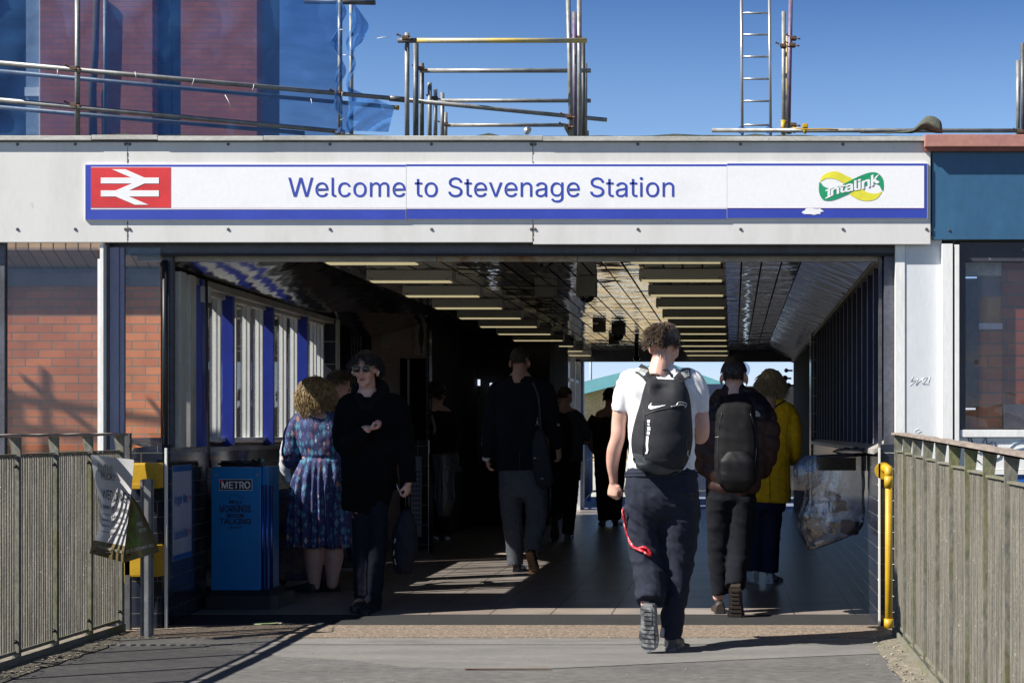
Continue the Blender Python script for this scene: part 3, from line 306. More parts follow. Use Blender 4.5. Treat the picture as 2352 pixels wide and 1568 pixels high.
M['brick_tower'] = bricky('tower_brick', (.44, .13, .065), (.38, .105, .055), (.22, .12, .09), .24, .076, .010, 'xz', var=.15)
M['brick_dark'] = bricky('dark_red_brick', (.36, .10, .05), (.27, .07, .035), (.10, .08, .07), .24, .076, .011, 'xz', var=.3)
M['buff_brick'] = bricky('buff_brick', (.78, .58, .30), (.68, .50, .26), (.42, .32, .18), .24, .076, .012, 'xz', var=.12)
M['tile_x'] = bricky('dark_glazed_tile', (.018, .021, .034), (.024, .023, .028), (.13, .125, .11), .2, .0975, .005, 'yz', rough=.16, offset=.5, spec=.5, var=.4)
M['tile_f'] = bricky('dark_glazed_tile_front', (.016, .020, .034), (.012, .015, .026), (.10, .10, .09), .2, .0975, .005, 'xz', rough=.22, offset=.5, spec=.5, var=.4)
M['tile_stack'] = bricky('dark_stack_tile', (.022, .024, .032), (.018, .02, .028), (.35, .34, .30), .2, .2, .006, 'xz', rough=.2, offset=0, spec=.5)
M['tile_back'] = bricky('brown_panel_tile', (.50, .32, .25), (.40, .33, .30), (.5, .44, .38), .62, .24, .006, 'xz', rough=.5, offset=0)
M['floor'] = bricky('floor_tile', (.29, .245, .21), (.23, .195, .17), (.05, .042, .036), .4, .4, .009, 'xy', rough=.36, offset=0, spec=.22, var=.22, bump=.3)
M['mat'] = mat('entrance_mat', (.018, .018, .02), .85, bump=.5, bscale=200, fine=.3)
M['asphalt'] = mat('asphalt', (.115, .112, .108), .9, col2=(.075, .073, .073), scale=1.3, stretch=(.7, 1.6, 1), lo=.38, hi=.72, bump=.5, bscale=150, fine=.22, spot=(.045, .045, .043), spotlo=.71, spotscale=16)
M['pebble'] = mat('exposed_aggregate', (.27, .21, .155), .85, col2=(.12, .095, .075), scale=55, lo=.42, hi=.58, bump=1.0, bscale=75, fine=.4, spot=(.07, .06, .05), spotlo=.58, spotscale=90)
M['concrete'] = mat('worn_concrete', (.165, .16, .15), .85, col2=(.11, .108, .102), scale=4, stretch=(.5, 2, 1), bump=.25, bscale=90, fine=.15, spot=(.4, .39, .37), spotlo=.72, spotscale=16)
M['verge'] = mat('gritty_edge', (.19, .17, .13), .9, col2=(.10, .09, .07), scale=14, bump=.7, bscale=60, fine=.3, spot=(.5, .47, .4), spotlo=.72, spotscale=40)
M['galv'] = mat('galvanised_tube', (.27, .275, .27), .5, metal=.3, col2=(.17, .17, .165), scale=9, stretch=(1, 1, 1), fine=.15, spot=(.25, .16, .09), spotlo=.68, spotscale=18)
M['galv_dark'] = mat('weathered_tube', (.13, .135, .14), .5, metal=.4, col2=(.07, .07, .075), scale=9, fine=.2, spot=(.22, .17, .12), spotlo=.66, spotscale=18)
M['yellow_tube'] = mat('yellow_painted_tube', (.62, .47, .12), .5, col2=(.35, .34, .30), scale=4, stretch=(.5, 1, 1), fine=.1)
M['purple_tube'] = mat('purple_painted_tube', (.13, .095, .17), .5, metal=.2, col2=(.17, .16, .17), scale=1.6, fine=.15, lo=.5, hi=.6)
M['rust'] = mat('rusty_steel', (.10, .055, .035), .8, col2=(.09, .05, .03), scale=20, bump=.4)
M['fence'] = mat('weathered_picket', (.24, .222, .185), .75, col2=(.105, .098, .075), scale=7, stretch=(9, 9, .5), lo=.35, hi=.65, fine=.35, spot=(.60, .57, .50), spotlo=.66, spotscale=60, bump=.2)
M['fence_post'] = mat('mossy_fence_post', (.16, .155, .13), .8, col2=(.12, .125, .04), scale=2.2, stretch=(2, 2, .8), lo=.46, hi=.68, fine=.25, spot=(.5, .47, .4), spotlo=.7, spotscale=60)
M['rail'] = mat('worn_top_rail', (.30, .25, .21), .7, col2=(.17, .14, .12), scale=12, stretch=(3, .7, 1), fine=.2, bump=.3, bscale=20)
M['black'] = mat('black_void', (.006, .006, .007), .7, fine=.2)
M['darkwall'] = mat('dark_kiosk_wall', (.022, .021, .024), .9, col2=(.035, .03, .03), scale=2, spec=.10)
M['yellow'] = mat('yellow_paint', (.50, .30, .010), .5, col2=(.38, .22, .008), scale=5, fine=.06, spot=(.30, .22, .16), spotlo=.72, spotscale=22)
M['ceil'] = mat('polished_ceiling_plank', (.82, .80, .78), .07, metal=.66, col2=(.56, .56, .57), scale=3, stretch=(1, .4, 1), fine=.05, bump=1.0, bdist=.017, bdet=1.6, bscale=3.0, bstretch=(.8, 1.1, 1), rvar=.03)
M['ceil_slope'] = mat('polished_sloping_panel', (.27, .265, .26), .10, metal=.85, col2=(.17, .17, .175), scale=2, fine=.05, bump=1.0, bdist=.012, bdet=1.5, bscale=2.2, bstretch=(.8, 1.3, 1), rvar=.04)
M['ceil_gap'] = mat('ceiling_gap', (.02, .02, .02), .6)
M['light_body'] = mat('grey_luminaire', (.62, .60, .54), .5, col2=(.56, .54, .48), scale=4, fine=.03)
M['lens'] = mat('luminaire_lens', (.78, .70, .45), .5, fine=.02, emit=(1, .86, .50, .22))
M['camera_grey'] = mat('camera_housing', (.25, .245, .22), .5, fine=.03)
M['black_gloss'] = mat('black_gloss', (.01, .01, .012), .08, fine=0)
M['black_plastic'] = mat('black_plastic', (.015, .015, .018), .45, fine=.1)
M['net'] = None
M['wood'] = bricky('eave_boards', (.34, .24, .17), (.27, .19, .13), (.05, .04, .03), .11, 9.0, .012, 'xz', offset=0)
M['glass'] = glassy('window_glass', (.93, .95, .97), refl=.02, dust=.02, dustcol=(.3, .3, .32))
M['glass_dirty'] = glassy('dirty_glass', (.80, .79, .82), refl=.03, dust=.05, dustcol=(.20, .19, .22))

YF = 9.08           # front plane of the pilasters
YE = 22.7           # far end of the covered walkway
# ------------------------------------------------------------------ ground and deck (setting)
def slab(name, x0, x1, y0, y1, z, m, th=.3):
    return single(name, MB().box(x0, x1, y0, y1, z - th, z), m, (0, 0, 0), None, kind='structure')
single('ground', MB().box(-600, 600, -200, 900, -1.2, -.8), mat('far_ground', (.14, .14, .12), .95, col2=(.09, .11, .06), scale=.05), (0, 0, 0), None, kind='structure')
slab('bridge_deck', -3.95, 1.55, -9, 8.33, -.004, M['asphalt'])
patch = [(-3.0, 8.325), (1.0, 8.325), (.93, 8.05), (.2, 7.85), (-.62, 7.60), (-.95, 7.50), (-1.35, 7.49), (-1.62, 7.55), (-2.0, 7.78), (-2.35, 7.90)]
single('light_concrete_patch', MB().prism([(x_, y_, -.05) for x_, y_ in patch], (0, 0, .05)), mat('pale_patch', (.155, .15, .142), .9, col2=(.115, .112, .108), scale=2.4, stretch=(.5, 2.2, 1), bump=.25, bscale=120, fine=.12, spot=(.07, .065, .06), spotlo=.72, spotscale=13), (0, 0, 0), None, kind='structure')
slab('kerb_strip', -3.95, 1.55, 8.33, 8.58, .004, M['concrete'])
slab('gravel_strip', -3.95, 1.55, 8.58, 9.13, .008, M['pebble'])
slab('entrance_floor', -3.75, 1.3, 9.13, 9.72, 0.0, M['mat'])
slab('walkway_floor', -6.2, 1.3, 9.72, YE + .05, .002, M['floor'])
slab('far_deck', -3.4, 2.2, YE + .05, 27.5, -.01, mat('blue_grey_paving', (.16, .19, .26), .8, col2=(.12, .14, .2), scale=2, bump=.3, bscale=60))
for nm, x0, x1 in (('left_verge', -3.86, -3.50), ('right_verge', .80, 1.2)):
    b = MB(); rr = random.Random(4)
    rows = [[(x0 + (x1 - x0) * j / 8 + rr.uniform(-.02, .02), 5 + 3.6 * i / 40, .002 + (.016 * math.sin(math.pi * j / 8) + rr.uniform(0, .008)) * (0 < j < 8)) for j in range(9)] for i in range(41)]
    b.grid(rows); single(nm, b, M['verge'], (0, 0, 0), None, kind='structure')
for a in range(1):     # loose grit and leaf scraps along the fence foot: too many to count
    b = MB(); rr = random.Random(11)
    for i in range(420):
        lft = rr.random() < .55
        x = rr.uniform(-3.72, -3.45) if lft else rr.uniform(.78, .98); y = rr.uniform(6.6, 8.75) if lft else rr.uniform(5.5, 8.6); s = rr.uniform(.003, .011)
        q = [(x + s * math.cos(t) * rr.uniform(.6, 1.3), y + s * math.sin(t) * rr.uniform(.6, 1.3), .014 + rr.uniform(0, .004)) for t in (0, 1.4, 2.8, 4.4)]
        b.prism(q, (0, 0, s * .5))
    for i in range(130):
        x = rr.uniform(-3.5, .8); y = rr.uniform(6.4, 9.0); s = rr.uniform(.0015, .0045)
        b.prism([(x + s * math.cos(t) * rr.uniform(.5, 1.4), y + s * math.sin(t) * rr.uniform(.5, 1.4), .001 if y < 8.58 else .008) for t in (0, 1.5, 3, 4.6)], (0, 0, s * .6))
    single('grit', b, mat('pale_grit', (.36, .33, .27), .9, col2=(.16, .13, .09), scale=30), (0, 0, 0), 'pale grit and leaf scraps gathered along the foot of both fences', kind='stuff')
single('drain_slot', MB().box(-1.36, -.92, 7.47, 7.488, 0.0015, .004), M['rust'], (-1.14, 7.48, 0), 'thin rusty metal slot set in the paving in the foreground', 'drain')

# ------------------------------------------------------------------ the station entrance building
st = thing('station_entrance', (-1.3, YF, 0), 'flat roofed station entrance with pale grey fascia over a dark open walkway', 'station building')
def P(n, b, m, lab=None, par=None): return part(n, b, m, par or st, lab)
zb = at(0, 556, 9.03).z; zt = at(0, 326, 9.03).z
xs = [-6.6, at(293, 0, 9.03).x, at(1224, 0, 9.03).x, at(2138, 0, 9.03).x]
for i in range(3):
    b = MB().box(xs[i] + .0015, xs[i + 1] - .0015, 9.03, 9.055, zb + (.0, .0, -.012)[i], zt, .003)
    f = P('fascia_panel', b, M['fascia'])
    rv = MB()
    for px in ((40, 173, 288), (298, 524, 758, 991, 1220), (1229, 1465, 1701, 1936, 2128))[i]:
        for yy in (526, 331):
            q = at(px, yy, 9.03); rv.tube(q + Vector((0, .001, 0)), q + Vector((0, -.006, 0)), .0105, 12, .007)
    P('rivet', rv, M['galv_dark'], par=f); 
for x_ in (293, 1224, 2138):
    rr = random.Random(x_); b = MB(); y_ = 328
    while y_ < 552:
        q = at(x_ + rr.uniform(-.6, .6), y_, 9.0295); l_ = rr.uniform(2, 12)
        if not 374 < y_ < 504 and rr.random() < .75: b.box(q.x - .0025, q.x + .0025, 9.0275, 9.0302, q.z - l_ / 376, q.z)
        y_ += l_ + rr.uniform(1, 8)
    P('rust_seam', b, mat('seam_rust', (.16, .11, .06), .9, fine=.3))
P('fascia_backing', MB().box(-6.6, xs[3] - .004, 9.056, 9.078, zb + .03, zt - .002), M['header'])
zc = at(0, 311, 9.0).z
cps = [-6.6, at(210, 0, 9).x, at(362, 0, 9).x, at(605, 0, 9).x, at(1247, 0, 9).x, at(2124, 0, 9).x]
for i in range(5):
    dz = (0, .004, -.002, 0, -.004)[i]
    P('coping', MB().box(cps[i] + .001, cps[i + 1] - .001, 9.0, 9.12, zt + .006 + dz, zc + dz, .003), M['coping'])
P('drip_edge', MB().box(-6.6, xs[3] - .02, 9.015, 9.0545, zt + .0005, zt + .0055), M['header'])
# ragged felt edge above the coping
b = MB(); rr = random.Random(3); pts = []
x = -6.6
while x < 1.2: pts.append((x, zc + rr.uniform(.002, .010) + (.014 if rr.random() < .12 else 0))); x += rr.uniform(.03, .16)
b.xz([(-6.6, zc - .02)] + pts + [(1.2, zc - .02)], 9.03, 9.6); P('roof_felt', b, M['felt'])
P('roof', MB().box(-3.78, 1.24, 9.125, YE, 2.50, zc - .03), M['felt'])
P('roof', MB().box(-6.6, -3.782, 9.125, 9.70, 2.56, zc - .03), M['felt'])
# soffit of the front-left slab
P('soffit', MB().box(-6.6, -3.70, 9.08, 9.70, 2.545, 2.559), M['trim'])
# header beam + trim
for x0, x1 in ((245, 1460), (1462, 2055)):
    P('header_beam', MB().box(at(x0, 0, 9.13).x, at(x1, 0, 9.13).x, 9.13, 9.20, at(0, 585, 9.13).z, 2.50), M['header'])
P('header_lip', MB().box(at(300, 0, 9.12).x, at(2052, 0, 9.12).x, 9.115, 9.13, at(0, 587, 9.12).z, at(0, 581, 9.12).z), M['black'])
for x0, x1, mm in ((318, 1003, 'trim'), (1004, 1327, 'rust_trim'), (1328, 2022, 'trim')):
    y0 = 586; P('head_trim', MB().box(at(x0, 0, 9.22).x, at(x1, 0, 9.22).x, 9.205, 9.25, at(0, 600, 9.22).z, at(0, y0, 9.22).z, .003), M[mm])
# ceiling: planks along the walkway, sloping side panels
b = MB(); rr = random.Random(5); x = -3.02; k = 0
while x < .50:
    z = 2.44 + rr.uniform(-.0015, .0015); t = rr.uniform(-.004, .004)
    y = 9.24
    while y < YE - .2:
        y2 = min(y + 3.35, YE - .1)
        b.poly([(x + .006, y + .003, z), (x + .139, y + .003, z + t), (x + .139, y2 - .003, z + t), (x + .006, y2 - .003, z)])
        y = y2
    x += .1467; k += 1
P('ceiling', b, M['ceil'])
P('ceiling_backing', MB().box(-3.6, 1.0, 9.24, YE - .1, 2.452, 2.47), M['ceil_gap'])
for i in range(9):      # each sloping sheet is its own panel
    y0 = 9.24 + i * 1.5; y1 = min(y0 + 1.492, YE - .1); dz = R.uniform(-.004, .004)
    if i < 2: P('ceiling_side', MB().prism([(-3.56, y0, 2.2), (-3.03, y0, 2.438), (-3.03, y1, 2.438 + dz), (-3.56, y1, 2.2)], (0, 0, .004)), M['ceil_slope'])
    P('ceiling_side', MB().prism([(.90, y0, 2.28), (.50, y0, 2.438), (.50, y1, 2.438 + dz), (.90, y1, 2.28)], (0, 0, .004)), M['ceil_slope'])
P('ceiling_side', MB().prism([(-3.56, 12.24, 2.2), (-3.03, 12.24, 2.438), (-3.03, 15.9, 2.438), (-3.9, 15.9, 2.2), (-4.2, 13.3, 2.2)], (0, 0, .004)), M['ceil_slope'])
P('ceiling_edge', MB().box(.885, .93, 9.24, YE - .1, 2.25, 2.285), M['trim']); 
P('ceiling_edge', MB().prism([(-3.50, 9.24, 2.16), (-3.56, 9.24, 2.16), (-3.62, 13.3, 2.16), (-3.56, 13.3, 2.16)], (0, 0, .045)), M['trim'])
# ---- right wall: tiled dado, sill, blue fins with pale edges
P('dado', MB().box(.89, .96, 9.13, 16.6, 0.003, 1.06), M['tile_x'])
P('sill', MB().prism([(.87, 9.16, 1.06), (1.0, 9.16, 1.13), (1.0, 16.6, 1.13), (.87, 16.6, 1.06)], (0, 0, .03)), M['trim'])
P('window_backing', MB().box(1.06, 1.09, 9.16, 16.4, 1.0, 2.5), M['darkblue'])
for y in [9.55 + .43 * i for i in range(16)]:
    f = P('fin', MB().box(.905, 1.055, y, y + .035, 1.12, 2.3), M['darkblue']); P('fin_edge', MB().box(.900, .905, y - .003, y + .005, 1.12, 2.29), M['trim'], par=f)
for dx in (0, .035):
    P('jamb', MB().box(.90 + dx, .92 + dx, 9.17, 9.20, 1.1, 2.40), M['galv_dark'])
P('tile_column', MB().box(.87, 1.05, 16.6, 16.95, .003, 2.4), M['tile_stack'])
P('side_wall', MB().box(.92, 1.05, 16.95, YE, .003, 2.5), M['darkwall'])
P('corner_bead', MB().box(.888, .899, 9.055, 9.08, .0, 1.10), M['white'])
P('pier', MB().box(.90, 1.02, 9.08, 9.129, -.3, 1.12), M['tile_f']); 
# pilasters to the right of the opening
def pil(x0, x1, Y, ztop, m, d=.05): P('pilaster', MB().box(at(x0, 0, Y).x, at(x1, 0, Y).x, Y, Y + d, -.3, ztop, .002), m)
pil(2056.5, 2078.5, 9.076, 2.40, M['white']); pil(2079, 2163, 9.082, 2.40, M['fascia2']); pil(2164, 2188.5, 9.035, 2.345, M['white'], .06)
P('pilaster_gap', MB().box(at(2188.6, 0, 9.08).x, at(2193, 0, 9.08).x, 9.08, 9.1, -.3, 2.4), M['darkblue'])
pil(2193, 2203.5, 9.04, 2.34, M['white'], .06)
P('side_screen', MB().box(.93, 1.05, 9.135, 9.16, 1.12, 2.5), M['header'])
# blue fascia right
x0 = at(2141, 0, 9.04).x
P('blue_fascia', MB().box(x0, 4.6, 9.04, 9.07, at(0, 549.5, 9.04).z, at(0, 347, 9.04).z, .003), M['bluepanel'])
b = MB(); q = at(2180, 528, 9.04); b.tube(q, q + Vector((0, -.006, 0)), .0085, 12, .006); P('rivet', b, M['galv_dark'])
P('salmon_coping', MB().box(at(2124.5, 0, 8.97).x, 4.6, 8.97, 9.2, at(0, 336, 8.97).z, at(0, 308, 8.97).z, .004), M['salmon'])
P('salmon_flange', MB().box(at(2124.5, 0, 8.97).x + .003, 4.6, 9.0, 9.1, at(0, 346, 9.0).z, at(0, 336.6, 9.0).z), mat('salmon_shadow_flange', (.25, .08, .06), .5))  # darker salmon, shade under the coping put into the colour
P('roof', MB().box(1.245, 4.6, 9.205, 12.5, 2.6, 3.02), M['felt'])
# right window: frame, dirty glass, brick behind
xw0 = at(2204, 0, 9.08).x
fr = P('window_frame', MB().box(xw0, at(2217, 0, 9.1).x, 9.085, 9.13, at(0, 985, 9.1).z, 2.36).box(xw0, 4.6, 9.087, 9.132, at(0, 600, 9.1).z, 2.36), mat('dark_window_frame', (.045, .047, .06), .5, spot=(.25, .25, .26), spotlo=.68, spotscale=20))
P('pane', MB().box(at(2217, 0, 9.1).x, 4.6, 9.108, 9.112, at(0, 985, 9.1).z, at(0, 600, 9.1).z), glassy('old_glass', (.9, .9, .93), refl=.03, dust=.05, dustcol=(.2, .18, .2), wavy=3), par=fr)
P('window_sill', MB().box(xw0, 4.6, 9.05, 9.13, at(0, 1003, 9.06).z, at(0, 986, 9.06).z, .003), M['white'])
P('lower_panel', MB().box(xw0, 4.6, 9.07, 9.12, at(0, 1078, 9.07).z, at(0, 1004.5, 9.07).z), M['white'])
P('lower_panel_rail', MB().box(xw0, 4.6, 9.062, 9.10, at(0, 1089, 9.07).z, at(0, 1079, 9.07).z, .002), M['white'])
P('blue_base_panel', MB().box(xw0, 4.6, 9.075, 9.12, -.3, at(0, 1091, 9.07).z), mat('blue_base', (.02, .12, .42), .45))
Yb = 9.19
P('inner_brick_wall', MB().box(at(2247, 0, Yb).x, at(2301, 0, Yb).x, Yb, Yb + .1, -.3, at(0, 757, Yb).z), M['brick'])
P('inner_brick_wall', MB().box(at(2301, 0, Yb).x, 4.6, Yb + .02, Yb + .1, -.3, 2.36), M['brick_dark'])
P('inner_brick_wall', MB().box(xw0, at(2246, 0, Yb).x, Yb + .01, Yb + .1, -.3, at(0, 940, Yb).z), M['brick'])
P('lintel', MB().box(at(2210, 0, Yb).x, at(2300, 0, Yb).x, Yb, Yb + .05, at(0, 633, Yb).z, at(0, 597, Yb).z), mat('cream_lintel', (.55, .52, .42), .6, fine=.15))
P('inner_sill', MB().box(at(2247, 0, Yb).x, at(2301, 0, Yb).x, Yb - .02, Yb + .05, at(0, 756, Yb).z, at(0, 742, Yb).z), M['white'])
P('orange_blind', MB().box(at(2247, 0, Yb).x, at(2301, 0, Yb).x, Yb + .03, Yb + .05, at(0, 742, Yb).z, at(0, 680, Yb).z), mat('orange_blind', (.60, .33, .10), .7, col2=(.35, .17, .05), scale=8, stretch=(3, 1, .2)))
P('blind_box', MB().box(at(2247, 0, Yb).x, at(2301, 0, Yb).x, Yb + .035, Yb + .055, at(0, 680, Yb).z, at(0, 633, Yb).z), mat('grey_box', (.2, .19, .2), .6))
P('dark_board', MB().box(at(2216, 0, Yb).x, at(2246, 0, Yb).x, Yb - .03, Yb + .005, at(0, 936, Yb).z, at(0, 640, Yb).z), M['header'])
P('dark_box', MB().box(at(2304, 0, Yb).x, 4.6, Yb - .04, Yb + .015, at(0, 984, Yb).z, at(0, 928, Yb).z), M['header'])

# ---- left of the opening
P('post', MB().box(at(224, 0, 9.05).x, at(230, 0, 9.05).x, 9.05, 9.13, -.4, at(0, 594, 9.05).z).box(at(230.2, 0, 9.05).x, at(238, 0, 9.05).x, 9.045, 9.13, -.4, 2.345), M['white'])
P('post', MB().box(at(238.5, 0, 9.08).x, at(249, 0, 9.08).x, 9.09, 9.13, -.4, 2.40), M['header'])
P('post', MB().box(at(250.5, 0, 9.08).x, at(271, 0, 9.08).x, 9.09, 9.12, -.4, 2.33).box(at(271.5, 0, 9.08).x, at(282, 0, 9.08).x, 9.10, 9.125, -.4, 2.33), mat('sky_shaded_post', (.22, .225, .32), .5, col2=(.19, .19, .28), scale=3, stretch=(2, 1, .4)))  # lilac tone is blue sky shade put into the post colour
f = P('window_frame', MB().box(-6.6, at(12, 0, 9.1).x, 9.09, 9.13, -.4, 2.40), M['header'])
P('pane', MB().box(at(12, 0, 9.1).x, at(224, 0, 9.1).x, 9.108, 9.112, -.4, 2.33), M['glass_dirty'], par=f)
P('pane', MB().box(at(283, 0, 9.11).x, at(368, 0, 9.11).x, 9.110, 9.114, 1.12, 2.33), M['glass'], par=f)
# pier in dark tiles with bullnosed top
b = MB().xz([(at(305, 0, YF).x, -.3), (at(305, 0, YF).x, 1.03), (at(320, 0, YF).x, 1.10), (at(383, 0, YF).x, 1.12), (at(383, 0, YF).x, -.3)], 9.0, 9.14)
P('pier', b, M['tile_f'])
P('corner_bead', MB().box(at(380, 0, 9.0).x, at(385, 0, 9.0).x, 8.985, 9.005, 0, 1.10), M['white'])
P('drain_pipe', MB().tube(at(379, 560, 9.14) - Vector((0, 0, .1)), at(379, 1022, 9.14), .018, 10), M['black_plastic'])
P('corner_post', MB().box(at(370, 0, 9.13).x, at(391, 0, 9.13).x, 9.165, 9.21, 1.1, 2.42), M['header'])
def lw(Y): return -3.49 - (min(Y, 10.1) - 9.0) * .10          # inner face of the left wall
b = MB().prism([(lw(9.0), 9.005, .002), (lw(10.1), 10.1, .002), (lw(10.1), 13.2, .002), (-3.75, 13.2, .002), (-3.75, 9.141, .002), (lw(9.0) - .005, 9.141, .002)], (0, 0, 1.06)); P('dado', b, M['tile_x'])
b = MB().prism([(lw(9.0), 9.10, 1.062), (lw(10.1), 10.1, 1.062), (-3.60, 13.2, 1.062), (-3.78, 13.2, 1.13), (-3.74, 9.15, 1.13)], (0, 0, .03)); P('sill', b, bricky('sill_tile', (.07, .06, .06), (.055, .05, .055), (.18, .17, .15), .1, .1, .006, 'xy', rough=.25, offset=0))
for x0, x1, Y, mm in ((392, 415, 9.25, 'beige'), (418, 438, 9.45, 'beige'), (444, 464, 9.72, 'blue')):
    P('mullion', MB().box(at(x0, 0, Y).x, at(x1, 0, Y).x, Y, Y + .10, 1.1, 2.20, .004), M[mm])
GX = -3.66
wf = P('window_frame', MB().box(GX - .02, GX + .03, 9.85, 13.15, 1.13, 1.155).box(GX - .02, GX + .03, 9.85, 13.15, 2.14, 2.18), M['white'])
P('pane', MB().box(GX - .0025, GX + .0025, 9.8, 13.15, 1.15, 2.15), M['glass'], par=wf)
for y, w_ in ((10.46, .057), (10.84, .04), (11.10, .056), (11.40, .056), (11.76, .03), (12.0, .057), (12.30, .057), (12.66, .03), (12.87, .055), (13.09, .055)):
    P('mullion', MB().box(GX - .022, GX - .022 + w_, y, y + .024, 1.155, 2.14, .003), M['white']); P('mullion_rebate', MB().box(GX - .022 + w_ * .42, GX - .022 + w_ * .55, y - .0025, y - .0005, 1.16, 2.135), M['beige'])
P('added_shade_ledge', MB().box(-3.765, -3.69, 9.86, 13.2, 2.15, 2.495), M['header'])  # ledge added outside the windows to shade the mullion tops
for y in (10.58, 11.50, 12.42):
    P('mullion', MB().box(GX + .005, GX + .085, y, y + .035, 1.10, 2.19, .003), M['blue'])
P('tile_column', MB().box(-3.72, -3.545, 13.2, 13.3, .003, 2.3), M['tile_stack']); P('corner_bead', MB().box(-3.545, -3.535, 13.19, 13.3, .003, 2.2), M['beige'])
b = MB(); b.path([at(474, 640, 9.55), at(475, 750, 9.55), at(476, 900, 9.5), at(479, 1035, 9.45), at(483, 1072, 9.5)], .009, 8); P('cable', b, M['black_plastic'])
P('junction_box', MB().box(at(464, 0, 9.6).x, at(484, 0, 9.6).x, 9.57, 9.62, at(0, 694, 9.6).z, at(0, 657, 9.6).z, .006), M['beige'])
# side passage behind the windows: dark back wall, door, kiosk side
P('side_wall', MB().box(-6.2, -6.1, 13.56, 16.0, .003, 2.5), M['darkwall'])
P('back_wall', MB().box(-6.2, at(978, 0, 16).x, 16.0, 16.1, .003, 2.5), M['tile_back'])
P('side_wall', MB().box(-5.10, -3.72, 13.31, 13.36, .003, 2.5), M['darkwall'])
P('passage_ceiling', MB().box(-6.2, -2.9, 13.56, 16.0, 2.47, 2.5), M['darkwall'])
P('tile_column', MB().box(at(979, 0, 15.95).x, at(986, 0, 15.95).x, 15.95, 16.1, .003, 2.3), M['tile_stack'])
dd = P('door', MB().box(at(918, 0, 15.9).x, at(976, 0, 15.9).x, 15.93, 15.97, .25, at(0, 822, 15.9).z), M['black_gloss'])
P('door_frame', MB().box(at(936, 0, 15.9).x, at(939, 0, 15.9).x, 15.90, 15.93, .4, at(0, 824, 15.9).z), M['beige'], par=dd)
P('door', MB().box(at(770, 0, 15.9).x, at(850, 0, 15.9).x, 15.93, 15.97, .05, at(0, 745, 15.9).z), M['darkblue'])
for x in (806, 813, 820, 827): P('door_bar', MB().box(at(x, 0, 15.9).x, at(x + 2.5, 0, 15.9).x, 15.90, 15.925, 1.3, at(0, 770, 15.9).z), M['trim'])
# kiosk line
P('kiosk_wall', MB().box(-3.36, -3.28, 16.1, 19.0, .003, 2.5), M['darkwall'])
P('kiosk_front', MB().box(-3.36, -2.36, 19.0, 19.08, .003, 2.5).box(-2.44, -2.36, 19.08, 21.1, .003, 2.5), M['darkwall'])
P('counter', MB().box(at(986, 0, 16.4).x, at(1030, 0, 16.4).x, 16.4, 16.7, at(0, 1024, 16.4).z, at(0, 1016, 16.4).z, .004), M['trim'])
P('kiosk_panel', MB().box(at(1078, 0, 18.9).x, at(1112, 0, 18.9).x, 18.93, 18.97, .8, at(0, 905, 18.9).z).box(at(1122, 0, 18.9).x, at(1150, 0, 18.9).x, 18.93, 18.97, .8, at(0, 905, 18.9).z), mat('dark_olive_panel', (.05, .045, .03), .5))
for x, y0, y1 in ((1122, 878, 901), (1130, 878, 901), (1094, 870, 884)):
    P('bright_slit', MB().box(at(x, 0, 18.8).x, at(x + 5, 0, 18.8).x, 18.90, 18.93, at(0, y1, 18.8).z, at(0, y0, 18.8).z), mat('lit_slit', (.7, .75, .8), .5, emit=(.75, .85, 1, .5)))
for x, Y in ((1236, 20.3), (1262, 21.0)):
    P('kiosk_post', MB().box(at(x, 0, Y).x, at(x + 9, 0, Y).x, Y, Y + .04, .003, 2.3), M['darkwall'])
fw = P('far_glazing_frame', MB().box(-2.42, -2.36, 21.15, 21.2, .003, 2.3).box(-2.42, -2.34, 21.9, 21.95, .003, 2.3).box(-2.42, -2.34, YE - .1, YE, .003, 2.3).box(-2.42, -2.35, 21.2, YE - .1, 1.93, 1.97), M['fascia2'])
P('pane', MB().box(-2.385, -2.38, 21.2, YE - .1, .1, 2.3), M['glass'], par=fw)
P('far_header', MB().box(-3.4, 1.05, YE - .1, YE, 2.265, 2.5), M['header'])
P('far_post', MB().box(-2.44, -2.30, YE + .01, YE + .15, .0, 2.5).box(-2.60, -2.46, YE + .02, YE + .4, .0, 2.5), mat('pale_blue_post', (.5, .55, .68), .5))
# black items on the far right wall (loudspeaker horns and brackets seen against the sky)
for (px, py, r) in ((1806, 850, 5), (1803, 868, 7), (1811, 884, 6)):
    q = at(px, py, 21.6); tag(single('wall_speaker', MB().ball(q, (r / 157, .06, r / 157), 10).tube(q, q + Vector((.09, .05, 0)), .014, 8), M['black_plastic'], q,
        {850: 'topmost small black bracket on the dark right wall against the far sky', 868: 'round black horn speaker on the dark right wall, middle of three', 884: 'lowest small black fitting on the dark right wall above the blonde head'}[py], 'wall fitting', 'black fittings on the right wall'))
# ------------------------------------------------------------------ left: brick building seen through the glazing
bb = thing('brick_building', (-6, 13.4, -.8), 'low red brick building behind the left glazing, half in shadow under timber eaves', 'building')
part('wall', MB().box(-9.5, at(369, 0, 13.3).x, 13.3, 13.5, at(0, 1356, 13.3).z, 2.75), M['brick'], bb)
part('plinth', MB().box(-9.5, at(369, 0, 13.3).x, 13.27, 13.5, -.8, at(0, 1357, 13.3).z), M['concrete'], bb)
part('eave', MB().prism([(-9.5, 13.30, 2.66), (-9.5, 13.06, 2.80), (-9.5, 13.06, 2.95), (-9.5, 13.5, 2.95)], (9.5 + at(369, 0, 13.3).x, 0, 0)), M['wood'], bb)
part('eave_board', MB().box(-9.5, at(369, 0, 13.3).x, 13.25, 13.298, 2.50, 2.655), M['header'], bb)

